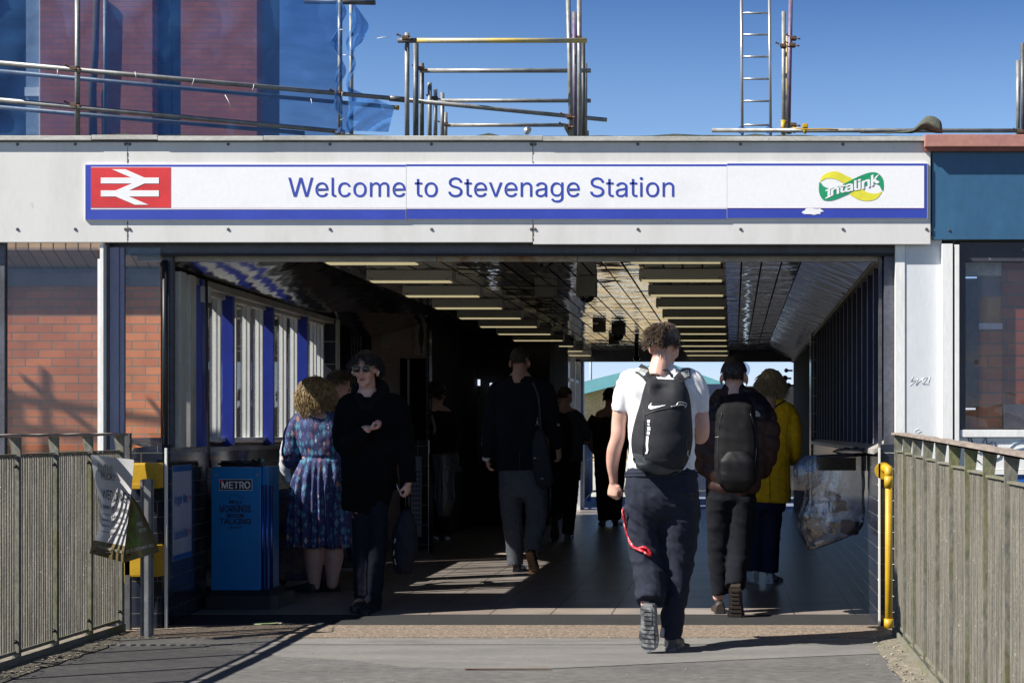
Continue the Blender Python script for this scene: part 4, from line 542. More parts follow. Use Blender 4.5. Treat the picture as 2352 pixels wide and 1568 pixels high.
# ------------------------------------------------------------------ upper left: brick tower behind the netting
YT = 21.4
tw = thing('brick_tower', (-9, YT, -.8), 'tall red brick block with dark window strips behind blue netting above the roof', 'building')
part('wall', MB().box(at(-40, 0, YT).x, at(590, 0, YT).x - .01, YT + .25, YT + 1.1, -.8, 9.6), M['header'], tw)
for x0, x1 in ((92, 350), (415, 590)):
    part('brick_panel', MB().box(at(x0, 0, YT).x, at(x1, 0, YT).x, YT, YT + .26, -.8, 9.6), M['brick_tower'], tw)
part('brick_panel', MB().box(at(-300, 0, YT).x, at(-30, 0, YT).x, YT, YT + 3, -.8, 9.6), M['brick_tower'], tw)
f = part('window', MB().box(at(52, 0, YT).x, at(90, 0, YT).x, YT + .1, YT + .24, 4.5, 9.5), mat('pale_window', (.30, .36, .42), .2), tw)
part('window_bar', MB().box(at(52, 0, YT).x, at(90, 0, YT).x, YT + .06, YT + .1, at(0, 218, YT).z, at(0, 198, YT).z).box(at(88, 0, YT).x, at(92, 0, YT).x, YT + .02, YT + .1, 4.5, 9.5), M['white'], f)
part('window', MB().box(at(354, 0, YT).x, at(381, 0, YT).x, YT + .2, YT + .245, 4.5, 9.4).box(at(384, 0, YT).x, at(411, 0, YT).x, YT + .2, YT + .245, 4.5, 9.4), mat('dark_window', (.03, .05, .09), .12), tw)
b = MB(); b.path([at(222, -20, YT - .1), at(219, 120, YT - .1), at(212, 200, YT - .1), at(214, 330, YT - .1)], [.05, .05, .06, .06], 8); part('drain_pipe', b, M['rust'], tw)

# ------------------------------------------------------------------ scaffolding
sc = thing('scaffolding', (-5, 14.2, 2.9), 'galvanised tube scaffolding over the left roof with long sloping guard rails and stepped frames', 'scaffold')
def T(p, q, m='galv', r=.0242, par=None, name='scaffold_tube', root=None, lab=None):
    return part(name, MB().tube(p, q, r, 14), M[m], par or root or sc, lab)
def clamp(c, r=.05, par=None, root=None, rr=None):
    b = MB(); c = Vector(c); g = rr or R
    b.tube(c + Vector((0, 0, -.022)), c + Vector((0, 0, .022)), .031, 12); b.box(c.x - .042, c.x + .024, c.y - .05, c.y - .02, c.z - .018, c.z + .018, .005)
    b.tube(c + Vector((-.05, -.05, .01)), c + Vector((-.085, -.055, .025)), .007, 8); b.ball(c + Vector((-.085, -.055, .025)), .012, 8); b.tube(c + Vector((.03, -.045, -.01)), c + Vector((.07, -.05, -.02)), .009, 8)
    return part('clamp', b, M['rust'], root or sc)
def dd_(x): return 3400 / (240 - (240 - 219.6) * x / 781)           # depth of the front plane of tubes at pixel x
Yt = dd_
T(at(-40, 141, dd_(-40)), at(905, 226, dd_(905))); T(at(898, 226, dd_(898)), at(1393, 275, dd_(1393)))
b = MB().tube(at(895, 225.5, dd_(897)), at(931, 229, dd_(931)), .031, 14); part('sleeve_coupler', b, M['galv_dark'], sc)
T(at(-40, 226, dd_(-40)), at(792, 303, dd_(792)))
T(at(-40, 160, 15.6), at(913, 247, 17.0), 'galv'); T(at(-40, 243, 15.6), at(700, 306, 16.6), 'galv')
b = MB().tube(at(907, 246, 16.98), at(916, 247.6, 17.0), .028, 12); part('tube_cap', b, M['yellow'], sc)
T(at(178, -40, dd_(178) + .06), at(178, 330, dd_(178) + .06)); T(at(242, -40, 16.2), at(242, 330, 16.2)); T(at(781, -40, dd_(781) + .06), at(781, 330, dd_(781) + .06)); T(at(807, 6, 16.9), at(807, 330, 16.9))
T(at(700, 3, 16.2), at(862, 6, 16.2), 'galv_dark', .027)
for x, y in ((178, 158), (178, 242), (783, 213), (783, 305)): clamp(at(x - 3, y, dd_(x) - .0))
# left end outside the frame: the standards whose shadows fall on the brick wall
T((-8.95, 12.05, -.8), (-8.95, 12.05, 4.62)); T((-9.9, 12.05, 4.48), (-7.75, 12.05, 4.16)); T((-9.9, 12.05, 4.20), (-8.2, 12.05, 4.0)); T((-9.2, 12.02, 4.62), (-8.3, 12.02, 3.95)); T((-8.1, 12.0, 4.45), (-7.75, 12.0, 4.0)); T((-9.9, 12.05, 3.3), (-8.6, 12.05, 3.2)); T((-9.15, 12.1, -.8), (-9.15, 12.1, 4.3), r=.05)
# stepped frames in the middle
fr = [(93, 915, 1348, 14.8, 'yellow_tube'), (162, 965, 1357, 16.0, 'galv'), (231, 1013, 1357, 17.45, 'galv'), (287, 1025, 1300, 18.9, 'galv')]
for y, x0, x1, Y, m in fr: T(at(x0, y, Y - .05), at(x1, y, Y - .05), m)
T(at(914, 93, 14.748), at(958, 93, 14.748), 'galv_dark', .0248)
for x, y, Y, m, r in ((935, 76, 14.8, 'galv', .0242), (955, 96, 15.2, 'galv_dark', .029), (969, 145, 16, 'galv_dark', .0242), (987, 190, 16.6, 'galv', .0242), (1000, 205, 17.1, 'galv', .0242), (1016, 213, 17.5, 'galv', .0242), (1023.5, 258, 18.9, 'galv', .0242)):
    T(at(x, y, Y), at(x, 330, Y), m, r)
T(at(1304, -40, 15.0), at(1313, 330, 15.0)); T(at(1319.5, 28, 15.3), at(1321, 330, 15.3), 'purple_tube'); T(at(1330, -40, 15.6), at(1332, 330, 15.6), 'galv'); 
T(at(1339, 90, 16.4), at(1340, 330, 16.4), 'galv_dark'); T(at(1344, 145, 17.2), at(1344.5, 330, 17.2), 'galv'); T(at(1348, 300, 18), at(1348, 330, 18), 'galv_dark')
for x, y, Y in ((935, 88, 14.8), (969, 158, 16), (1309, 268, 15.0), (1330, 88, 15.6), (1000, 226, 17.1), (1024, 285, 18.9), (1306, 290, 15.0)): clamp(at(x, y, Y - .05))
q = at(1299, 289, 14.9); b = MB(); b.tube(q, q + Vector((0, .9, 0)), .0242, 14); part('scaffold_tube', b, M['galv'], sc); b = MB().tube(q + Vector((0, -.003, 0)), q + Vector((0, .0, 0)), .018, 12); part('tube_mouth', b, M['black'], sc)
# right group
s2 = thing('scaffolding', at(1800, 300, 16.5), 'upright scaffold tubes with rusty couplers beside the ladder on the right roof', 'scaffold')
T(at(1635, 299, 16.2), at(2420, 300, 16.2), 'galv', root=s2)
T(at(1800, 27, 16.6), at(1800, 330, 16.6), 'galv', root=s2); T(at(1807, 78, 16.9), at(1806, 300, 16.9), 'yellow_tube', .02, root=s2); T(at(1816, 0, 16.4), at(1811, 300, 16.4), 'purple_tube', root=s2)
T(at(1799, 276, 16.5), at(1799, 306, 16.5), 'yellow', .027, root=s2, name='tube_sleeve')
for x, y in ((1823, 88), (1821, 104), (1800, 106), (1823, 287), (1812, 302)): clamp(at(x, y, 16.3), root=s2)
s3 = thing('scaffolding', at(2344, 300, 16.5), 'pair of upright scaffold tubes at the far right edge of the roof', 'scaffold')
T(at(2338.5, 139, 16.4), at(2338.5, 330, 16.4), root=s3); T(at(2348.5, 100, 16.2), at(2349.5, 330, 16.2), 'galv_dark', root=s3); clamp(at(2344, 303, 16.1), root=s3)
# ladder
ld = thing('ladder', at(1735, 300, 16.7), 'aluminium ladder standing against the sky above the right half of the roof', 'ladder')
al = mat('aluminium', (.42, .43, .45), .35, metal=.6, fine=.08)
for xa, xb in ((1702.5, 1705), (1767, 1770)):
    part('ladder_rail', MB().tube(at(xa, -40, 16.7), at(xb, 318, 16.7), .017, 10), al, ld)
for y in (-20, 30, 79.5, 130, 181, 232, 287): part('rung', MB().tube(at(1703.5, y, 16.7), at(1769, y, 16.7), .012, 8), al, ld)
for x in (1704, 1768): 
    b = MB(); c = at(x, 298, 16.45); b.path([c + Vector((.045 * math.cos(a), .02 * math.sin(a * 2), .035 * math.sin(a))) for a in [i * .6 for i in range(11)]], .006, 6); part('rope_tie', b, mat('blue_rope', (.03, .12, .45), .8), ld)
single('lamp', MB().box(at(1843, 0, 16).x, at(1856, 0, 16).x, 15.97, 16.06, at(0, 294, 16).z, at(0, 284, 16).z, .012).tube(at(1849, 306, 16), at(1849, 292, 16), .018, 8), M['yellow'], at(1849, 305, 16), 'small yellow site lamp on the roof edge right of the scaffold tubes', 'site lamp')
b = MB(); b.path([at(1820, 293, 15.9), at(1850, 297, 15.9), at(1890, 296, 15.9), at(1925, 298, 15.9)], .008, 6); single('cable', b, M['yellow'], at(1870, 300, 15.9), 'thin yellow cable lying along the scaffold tube on the right roof', 'cable')
# curled felt flap
tp_ = cr0([(1975, 304), (2040, 303.5), (2080, 300), (2100, 293), (2114, 279), (2128, 267), (2144, 267), (2157, 274), (2163, 284), (2165, 305)], 4)
bt_ = cr0([(1975, 306), (2040, 306), (2080, 306), (2096, 306), (2108, 301), (2120, 298), (2132, 301), (2145, 305), (2156, 306), (2165, 306)], 4); b = MB(); q = []
for (x, y), (x2, y2) in zip(tp_, bt_):
    q.append([at(x + (x2 - x) * k / 6, y + (y2 - y) * k / 6, 9.16 - .07 * math.sin(k / 6 * math.pi) * min(1, max(0, (y2 - y)) / 20)) + Vector((0, 0, .004 * noise.noise(Vector((x * .06, k, 0))))) for k in range(7)] + [at(x + (x2 - x) * k / 6, y + (y2 - y) * k / 6, 9.30) for k in (6, 4, 2, 0)] + [at(x, y, 9.16)])
b.grid(q)
single('roof_felt_flap', b, M['felt'], at(2100, 305, 9.3), 'curled up flap of mossy dark roof felt where the pale coping meets the salmon one', 'roof felt')
b = MB(); b.ball(at(1211, 299, 10), .028, 10)
for v in b.b.verts: v.co += noise.noise_vector(v.co * 60) * .012
for f_ in b.b.faces: f_.smooth = False
single('foil_ball', b, mat('foil', (.7, .7, .72), .25, metal=.9, fine=0), at(1211, 306, 10), 'small crumpled silver foil ball on the roof edge above the sign', 'foil')

# ------------------------------------------------------------------ blue debris netting (see-through woven mesh)
m = bpy.data.materials.new('debris_net'); m.use_nodes = True; t = m.node_tree; N = t.nodes; N.remove(N['Principled BSDF']); M['net'] = m
tr = N.new('ShaderNodeBsdfTransparent'); tr.inputs[0].default_value = (.66, .80, 1, 1)
df = N.new('ShaderNodeBsdfDiffuse'); tl = N.new('ShaderNodeBsdfTranslucent')
for n_ in (df, tl): n_.inputs[0].default_value = (.06, .18, .44, 1)
a_ = N.new('ShaderNodeMixShader'); a_.inputs[0].default_value = .5; _lnk(t, df.outputs[0], a_.inputs[1]); _lnk(t, tl.outputs[0], a_.inputs[2])
tc = N.new('ShaderNodeTexCoord'); mp = N.new('ShaderNodeMapping'); mp.inputs['Scale'].default_value = (.6, 1, 2.5); _lnk(t, tc.outputs['Object'], mp.inputs[0])
nn = N.new('ShaderNodeTexNoise'); nn.inputs['Scale'].default_value = 5; nn.inputs['Detail'].default_value = 7; _lnk(t, mp.outputs[0], nn.inputs[0])
mr = N.new('ShaderNodeMapRange'); mr.inputs[1].default_value = .3; mr.inputs[2].default_value = .7; mr.inputs[3].default_value = .53; mr.inputs[4].default_value = .65; _lnk(t, nn.outputs[0], mr.inputs[0])
b_ = N.new('ShaderNodeMixShader'); _lnk(t, mr.outputs[0], b_.inputs[0]); _lnk(t, tr.outputs[0], b_.inputs[1]); _lnk(t, a_.outputs[0], b_.inputs[2]); _lnk(t, b_.outputs[0], N['Material Output'].inputs[0])
net = thing('debris_netting', at(400, 305, 15), 'translucent blue debris netting stretched over the left scaffolding', 'netting')
b = MB(); rows = []
for j in range(25):
    y = -50 + j * 375 / 24; rows.append([at(-50 + 828 * i / 40, y, dd_(-50 + 828 * i / 40) + .10 + .03 * math.sin(i * .55 + j * .2) + .025 * noise.noise(Vector((i * .3, j * .3, 0)))) for i in range(41)])
b.grid(rows); part('net_sheet', b, M['net'], net)
b = MB(); rows = []     # gathered edge twisting down the pole
for j in range(30):
    y = 5 + 300 * j / 29; wd = 7 + 5 * math.sin(j * .9) + (6 if j > 22 else 0); c = 779 + 6 * math.sin(j * .55) + (10 if j > 20 else 0) * ((j - 20) / 9 if j > 20 else 0)
    rows.append([at(c + wd * (k / 5 - .5) * 2, y, 15.35 + .05 * math.cos(k * 1.9 + j)) for k in range(6)])
b.grid(rows); part('net_edge', b, M['net'], net)
b = MB(); rows = []
for j in range(12):
    t_ = j / 11; rows.append([at(808 + (2 + 41 * (t_ / .5 if t_ < .5 else (1 - t_) / .5 * .8 + .2)) * k / 5 * (1 if t_ < .9 else .5), 8 + 118 * t_ - 6 * k / 5, 16.6 + .12 * math.sin(k * 1.4 + j * .6)) for k in range(6)])
b.grid(rows); part('net_scrap', b, M['net'], net)
b = MB(); rows = []
for j in range(10):
    rows.append([at(800 + (106 - 14 * j / 9) * k / 8, (200 + 45 * (k / 8)) + (100 - 42 * k / 8) * j / 9, 16.7 + .10 * math.sin(k * .9 + j * .7)) for k in range(9)])
b.grid(rows); part('net_scrap', b, M['net'], net)
b = MB(); rows = []
for j in range(24):
    rows.append([at(806 + 7 * math.sin(j * .8) + 9 * (k / 3 - .5), 30 + 270 * j / 23, 16.75 + .05 * math.cos(j + k)) for k in range(4)])
b.grid(rows); part('net_scrap', b, M['net'], net)
for x, y, dx, dy in ((132, 160, 0, 14), (310, 165, 3, 18), (446, 180, -5, 16), (583, 194, -3, 14), (785, 210, 0, 12), (780, 68, 12, 2), (788, 126, 26, 3), (866, 88, 26, -3), (517, 218, 14, 30), (714, 227, 2, 16), (782, 275, 12, -4)):
    b = MB(); c = at(x, y, dd_(x) - .04); e = at(x + dx, y + dy, dd_(x) - .05); b.path([c, (c + e) / 2 + Vector((.01, -.02, 0)), e], .0035, 5); part('cable_tie', b, M['white'], net)

# ------------------------------------------------------------------ the sign
YS = 9.017
sg = thing('station_sign', at(1160, 505, YS), 'long white welcome sign with blue border and red double arrow square on the fascia', 'sign')
def SP(x0, x1, y0, y1, Y, m, nm, th=.002, par=None): return part(nm, MB().box(at(x0, 0, Y).x, at(x1, 0, Y).x, Y, Y + th, at(0, y1, Y).z, at(0, y0, Y).z), m, par or sg)
sblue = mat('sign_blue', (.028, .05, .34), .38, col2=(.035, .06, .40), scale=3, fine=.03, spot=(.25, .28, .5), spotlo=.74, spotscale=14)
swhite = mat('sign_white', (.80, .80, .81), .35, col2=(.72, .72, .73), scale=3, lo=.5, hi=.8, fine=.02, spot=(.62, .6, .6), spotlo=.73, spotscale=13)
sred = mat('sign_red', (.66, .035, .035), .38, fine=.03)
for x0, x1, y0, y1 in ((194.5, 932.5, 376.2, 505), (933.3, 1669.5, 375.2, 503.6), (1670.3, 2130.5, 373.6, 501.6)):
    SP(x0, x1, y0, y1, YS, swhite, 'sign_board', .012)
for x0, x1, y0, y1 in ((196, 932.5, 378, 504), (933.5, 1669.5, 377, 502.5), (1670.5, 2129, 375.2, 500.4)):
    SP(x0, x1, y0, y1, YS - .0015, sblue, 'blue_border', .0013)
for x0, x1, y0, y1 in ((209, 932.5, 383, 480.5), (933.5, 1669.5, 382, 479.5), (1670.5, 2122.5, 380.5, 477.5)):
    SP(x0, x1, y0, y1, YS - .003, swhite, 'white_panel', .0013)
SP(209, 2122, 477.2, 477.9, YS - .0036, mat('pink_line', (.5, .25, .45), .4), 'thin_line', .0004)
SP(209, 392, 384, 476.4, YS - .0045, sred, 'red_square', .0013)
Z1 = lambda X, Yp: at(X * .3968, Yp * .3968, YS)
ar = [(650, 980), (728, 980), (838, 1028), (922, 1028), (922, 1062), (838, 1062), (750, 1102), (922, 1102), (922, 1137), (748, 1137), (862, 1185), (783, 1185), (672, 1137), (586, 1137), (586, 1102), (672, 1102), (766, 1062), (586, 1062), (586, 1028), (762, 1028)]
part('double_arrow', MB().prism([Z1(*p) + Vector((0, -.0062, 0)) for p in ar], (0, .0012, 0)), swhite, sg)
q = at(660.5, 451.5, YS - .0045); wd = at(1553, 0, YS - .0045).x - q.x
tme = text_mesh('Welcome to Stevenage Station', wallmap(q.x, q.z, q.y), cap=44 / (3400 / 9.01), width=wd, bold=.0035)
part('lettering', tme, sblue, sg)
# leaf-green and yellow looped ribbon emblem
Z3 = lambda X, Yp, d: at(1586.7 + .369 * X, .369 * Yp, YS) + Vector((0, -d, 0))
def smoothpoly(p, n=4):
    o = []; k = len(p)
    for i in range(k):
        a, b2, c, d = [Vector((*p[(i + j) % k], 0)) for j in (-1, 0, 1, 2)]
        for s_ in range(n):
            t_ = s_ / n; v = .5 * ((2 * b2) + (c - a) * t_ + (2 * a - 5 * b2 + 4 * c - d) * t_ ** 2 + (-a + 3 * b2 - 3 * c + d) * t_ ** 3); o.append((v.x, v.y))
    return o
def flat(pts, fn, mm, nm, par, bold=0):
    me = curve_mesh([pts], bold)
    for v in me.vertices: v.co = fn(v.co.x, v.co.y)
    return part(nm, me, mm, par)
em = flat(smoothpoly([(805, 1130), (815, 1100), (840, 1080), (880, 1067), (920, 1070), (960, 1090), (1010, 1118), (975, 1152), (940, 1135), (905, 1117), (870, 1109), (835, 1113)]), lambda x, y: Z3(x, y, .0045), mat('emblem_yellow', (.80, .74, .05), .4, fine=.02), 'yellow_loop', sg)
flat(smoothpoly([(985, 1200), (1035, 1238), (1085, 1250), (1130, 1246), (1165, 1228), (1189, 1190), (1160, 1203), (1125, 1203), (1090, 1192), (1045, 1165)]), lambda x, y: Z3(x, y, .0045), MATS['emblem_yellow'], 'yellow_loop', sg)
gr = mat('emblem_green', (.015, .30, .13), .4, fine=.02)
flat(smoothpoly([(803, 1132), (797, 1160), (800, 1205), (820, 1240), (850, 1248), (890, 1243), (960, 1215), (1045, 1175), (1100, 1150), (1140, 1143), (1170, 1152), (1192, 1188), (1198, 1150), (1192, 1110), (1170, 1082), (1140, 1072), (1100, 1077), (1040, 1100), (950, 1145), (905, 1165), (860, 1172), (825, 1158)]), lambda x, y: Z3(x, y, .0052), gr, 'green_ribbon', sg)
part('emblem_lettering', text_mesh('Intalink', lambda u, v: Z3(836 + u * 335, 1238 - u * 102 - 14 * math.sin(u * 6.28) * .6 - v * (52 + 14 * u), .0058), cap=1, width=1, bold=.045, track=-.02), swhite, sg)
rr = random.Random(2)
pl = [(1866 + (18 + 9 * rr.random()) * math.cos(a), 485 + (6 + 4 * rr.random()) * math.sin(a)) for a in [i * .35 for i in range(18)]]
flat(pl, lambda x, y: at(x, y, YS) + Vector((0, -.0034, 0)), swhite, 'torn_patch', sg)
part('sign_seam', MB().box(at(932.7, 0, YS).x, at(933.2, 0, YS).x, YS - .0032, YS, at(0, 503.5, YS).z, at(0, 376, YS).z).box(at(1669.6, 0, YS).x, at(1670.3, 0, YS).x, YS - .0032, YS, at(0, 502, YS).z, at(0, 375, YS).z), mat('seam_grey', (.55, .53, .53), .6), sg)

# pale worn patches left by removed stickers are marks on the fascia itself
# ------------------------------------------------------------------ scribbles
def strokes(pts, r, Y, mm, nm, par):
    b = MB()
    for st_ in pts: b.path([at(x, y, Y) for x, y in st_], r, 5)
    return part(nm, b, mm, par)
strokes([[(2232, 1032), (2226, 1012), (2223, 1001), (2229, 1003), (2236, 1020), (2243, 1036), (2249, 1040)], [(2250, 1040), (2258, 1015), (2264, 1003), (2268, 1020), (2272, 1034)], [(2262, 1024), (2280, 1014)], [(2278, 1052), (2283, 1030), (2286, 1014)], [(2284, 1055), (2296, 1050), (2303, 1036)], [(2236, 1050), (2252, 1062)]], .0030, 9.066, M['black_plastic'], 'graffiti', st)
gp = mat('pale_blue_marker', (.45, .55, .68), .5)
strokes([[(2318, 1028), (2330, 1017), (2352, 1010)], [(2322, 1050), (2330, 1030), (2360, 1026)], [(2318, 1028), (2322, 1050)]], .0030, 9.066, gp, 'graffiti', st)
wm = mat('scratch', (.78, .79, .80), .5)
strokes([[(2098, 863), (2092, 875), (2104, 872), (2090, 885)], [(2108, 868), (2104, 884), (2114, 872), (2120, 882)], [(2118, 868), (2124, 884)], [(2112, 874), (2122, 868), (2130, 866), (2120, 880), (2134, 882)], [(2136, 864), (2133, 878)]], .0016, 9.081, wm, 'graffiti', st)
strokes([[(2105, 986), (2112, 984), (2116, 990), (2108, 994), (2101, 990), (2105, 986)]], .0016, 9.081, wm, 'graffiti', st)

# ------------------------------------------------------------------ fences
def fence(name, X, ys, side, label, ztop):
    fo = thing(name, (X, ys[0], 0), label, 'fence')
    ys = sorted(ys)
    for y in ys:
        b = MB(); zt_ = ztop(y)
        if side < 0: b.prism([(X - .012, y, -.30), (X + .030, y, -.30), (X + .030, y, zt_ - .012), (X - .028, y, zt_ - .012), (X - .012, y, zt_ - .12)], (0, .012, 0))
        else: b.prism([(X - .022, y, -.30), (X + .022, y, -.30), (X + .022, y, zt_ - .1), (X + .034, y, zt_ - .012), (X - .022, y, zt_ - .012)], (0, .012, 0))
        p_ = part('post', b, M['fence_post'], fo)
        for z in ((.13, zt_ - .16) if side < 0 else ()):
            c = Vector((X + .012, y - .012, z)); b = MB().tube(c, c + Vector((0, .02, 0)), .006, 8); b.ball(c, .0105, 8); part('bolt', b, M['black_plastic'], p_)
    b = MB(); rr = random.Random(len(name))
    xo = X - .0
    pts = []; n = 40
    for i in range(n + 1):
        y = ys[0] - .25 + (ys[-1] - ys[0] + .30) * i / n; z = ztop(y); e = .002 * math.sin(i * 1.7)
        pts.append([(X - .036, y, z + e - .010), (X + .036, y, z + e - .010), (X + .036, y, z + e + .003), (X - .036, y, z + e + .003), (X - .036, y, z + e - .010)])
    b.grid(pts); bmesh.ops.holes_fill(b.b, edges=b.b.edges[:]); 
    for f_ in b.b.faces: f_.smooth = False
    part('top_rail', b, M['rail'], fo)
    for i in range(len(ys) - 1):
        y0 = ys[i] + .016; y1 = ys[i + 1] - .004; b = MB(); n = int(round((y1 - y0) / .0255)); st_ = (y1 - y0) / n
        for k in range(n):
            y = y0 + st_ * (k + .5); zt_ = ztop(y) - .105; t_ = rr.uniform(-.0015, .0015); d = X + t_
            b.prism([(d - .005, y - .0045, .085), (d + .005, y - .0055, .085), (d + .005, y + .0055, .085), (d - .005, y + .0045, .085)], (0, 0, zt_ - .085 + rr.uniform(-.002, .002)))
        pn = part('picket_panel', b, M['fence'], fo)
        part('panel_rail', MB().box(X - .012, X + .012, y0, y1, .066, .083), M['fence_post'], pn); part('panel_rail', MB().box(X - .014, X + .014, y0, y1, ztop(y0) - .104, ztop(y0) - .096), M['fence_post'], pn)
    part('kerb_rail', MB().box(X - side * .026 - .006, X - side * .026 + .006, ys[0] - .2, ys[-1] + .03, .0, .052), M['fence_post'], fo)
    return fo
yl = [8.82 - .425 * i for i in range(10)]
fence('metal_fence', -3.665, yl, -1, 'weathered metal picket fence along the left edge of the path, banner tied on it', lambda y: 1.188 - .004 * (9 - y))
yr = [8.67 - .44 * i for i in range(13)]
fence('metal_fence', .965, yr, 1, 'mossy metal picket fence along the right edge of the path', lambda y: 1.192 - .0152 * (8.7 - y) - .0005 * (8.7 - y) ** 2)
# stub of galvanised post by the left pier
p_ = single('steel_post', MB().prism([at(322, 1466, 8.62), at(327, 1467, 8.62), at(327, 1467, 8.62) + Vector((0, .05, 0)), at(322, 1466, 8.62) + Vector((0, .05, 0))], (0, 0, .925)).prism([at(330, 1466, 8.60), at(346, 1466, 8.60), at(346, 1466, 8.60) + Vector((0, .012, 0)), at(330, 1466, 8.60) + Vector((0, .012, 0))], (0, 0, .925)).box(at(322, 0, 8.62).x, at(346, 0, 8.62).x, 8.655, 8.667, 0, .922), mat('galv_post', (.30, .31, .33), .45, metal=.5, col2=(.18, .18, .19), scale=6, spot=(.30, .13, .05), spotlo=.62, spotscale=9), at(334, 1466, 8.62), 'short galvanised channel post, rusty at its foot, standing between fence and tiled pier', 'post')
single('steel_post', MB().box(at(286, 0, 8.9).x, at(298, 0, 8.9).x, 8.9, 8.93, -.05, 1.19), M['galv_dark'], (at(292, 0, 8.9).x, 8.9, 0), 'dark square end post just behind the left fence', 'post')

# ------------------------------------------------------------------ banner tied to the fence
bn = thing('banner', at(260, 1290, 8.36), 'torn white and olive wedding fair banner hanging twisted from the left fence', 'banner')
LA = [(0, (207.6, 1043), (307.8, 1055)), (.2, (215, 1090), (304, 1103)), (.4, (225, 1140), (299, 1152)), (.55, (231, 1176), (294, 1190)), (.7, (228, 1212), (290, 1224)), (.82, (215, 1241), (286.5, 1255)), (1, (204.6, 1269), (285.8, 1291))]
LB = [(0, (300, 1136), (301.5, 1136)), (.25, (297, 1165), (322, 1163)), (.5, (290, 1205), (338, 1195)), (.8, (286.5, 1255), (357, 1240)), (1, (285.8, 1291), (366, 1266))]
def lat(L, Yf):
    def fn(u, v):
        v = min(max(v, 0), .99999); 
        for a, b2 in zip(L, L[1:]):
            if a[0] <= v <= b2[0]: break
        t_ = (v - a[0]) / (b2[0] - a[0]); l = [a[1][i] + (b2[1][i] - a[1][i]) * t_ for i in (0, 1)]; r_ = [a[2][i] + (b2[2][i] - a[2][i]) * t_ for i in (0, 1)]
        return at(l[0] + (r_[0] - l[0]) * u, l[1] + (r_[1] - l[1]) * u, Yf(u, v))
    return fn
FA = lat(LA, lambda u, v: 8.34 + .05 * math.sin(u * 3.1) * (1 - .5 * v) + .03 * math.sin(v * 5)); FB = lat(LB, lambda u, v: 8.34 + .012 + .03 * math.sin(v * 5 * .5 + 2) * (1 - u) + .12 * u + .05 * math.sin(u * 3))
bw = mat('banner_white', (.62, .61, .60), .5, col2=(.56, .56, .57), scale=4, fine=.02, trans=.35)
bo = mat('banner_olive', (.14, .105, .035), .5, fine=.05, trans=.15)
bp_ = mat('banner_photo', (.12, .20, .03), .5, col2=(.10, .055, .04), scale=5, lo=.45, hi=.6, trans=.15, fine=.2)
def gridfn(fn, u0, u1, v0, v1, n=14, m_=10):
    b = MB(); b.grid([[fn(u0 + (u1 - u0) * i / m_, v0 + (v1 - v0) * j / n) for i in range(m_ + 1)] for j in range(n + 1)]); return b
part('banner_sheet', gridfn(FA, 0, 1, 0, .81), bw, bn); part('banner_foot', gridfn(FA, 0, 1, .811, 1, 5), bo, bn)
part('banner_fold', gridfn(FB, 0, 1, 0, 1), bo, bn); part('banner_photo', gridfn(lambda u, v: FB(u, v) + Vector((0, -.004, 0)), .0, .55, .18, .82), bp_, bn)
ink = mat('banner_ink', (.03, .03, .05), .6, fine=0); cream = mat('banner_cream', (.55, .5, .38), .6, fine=0)
def BT(s, fn, u0, v0, wd, cap, mm, rise=0, font=None, bold=.01):
    return part('lettering', text_mesh(s, lambda u, v: fn(u0 + u, v0 - v * 1.0 + rise * u) + Vector((0, -.006, 0)), cap=cap, width=wd, bold=bold, font=font, sub=1), mm, bn)
BT('PRIORY', FA, .20, .225, .38, .058, ink, font='serif'); BT('WEDDING F', FA, .16, .41, .82, .085, ink, font='serif'); BT('SUNDAY 23RD NOVEMBER', FA, .14, .50, .82, .035, ink)
for i, s_ in enumerate(('Join us for our Wedding Fair', 'between 11am and 3pm at the', 'hotel for a glass of fizz and', 'meet our wedding suppliers')): BT(s_, FA, .08 + .02 * i, .56 + .055 * i, .80, .018, ink)
BT('EXCLUSIVE OFFER FOR 2023', FA, .20, .895, .76, .030, cream); BT('01462 000000  Stevenage Road', FA, .16, .95, .8, .020, cream) if False else None
BT('FREE', FB, .50, .55, .26, .05, cream, font='serif'); BT('ENTRY', FB, .55, .64, .34, .05, cream, font='serif'); BT('BY 31 DECEMBER 2023', FB, .06, .885, .86, .04, cream, font='serif')
b = MB()      # crest: little house-and-tree drawing
for k in range(6):
    u = .17 + .055 * k; b.path([FA(u, .15) + Vector((0, -.006, 0)), FA(u, .075 + .02 * (k % 3)) + Vector((0, -.006, 0)), FA(u + .05, .08 + .015 * ((k + 1) % 3)) + Vector((0, -.006, 0)), FA(u + .05, .15) + Vector((0, -.006, 0))], .0016, 5)
b.path([FA(.15, .155) + Vector((0, -.006, 0)), FA(.52, .155) + Vector((0, -.006, 0))], .0016, 5); part('crest', b, mat('crest_grey', (.2, .2, .22), .6), bn)
b = MB(); b.path([FA(0, 0), at(200, 1036, 8.36)], .003, 5); b.path([FA(1, 0), at(322, 1048, 8.6)], .003, 5); b.path([FA(0, .97), at(300, 1272, 8.36), FA(1, .95)], .0025, 5); part('tie', b, M['black_plastic'], bn)

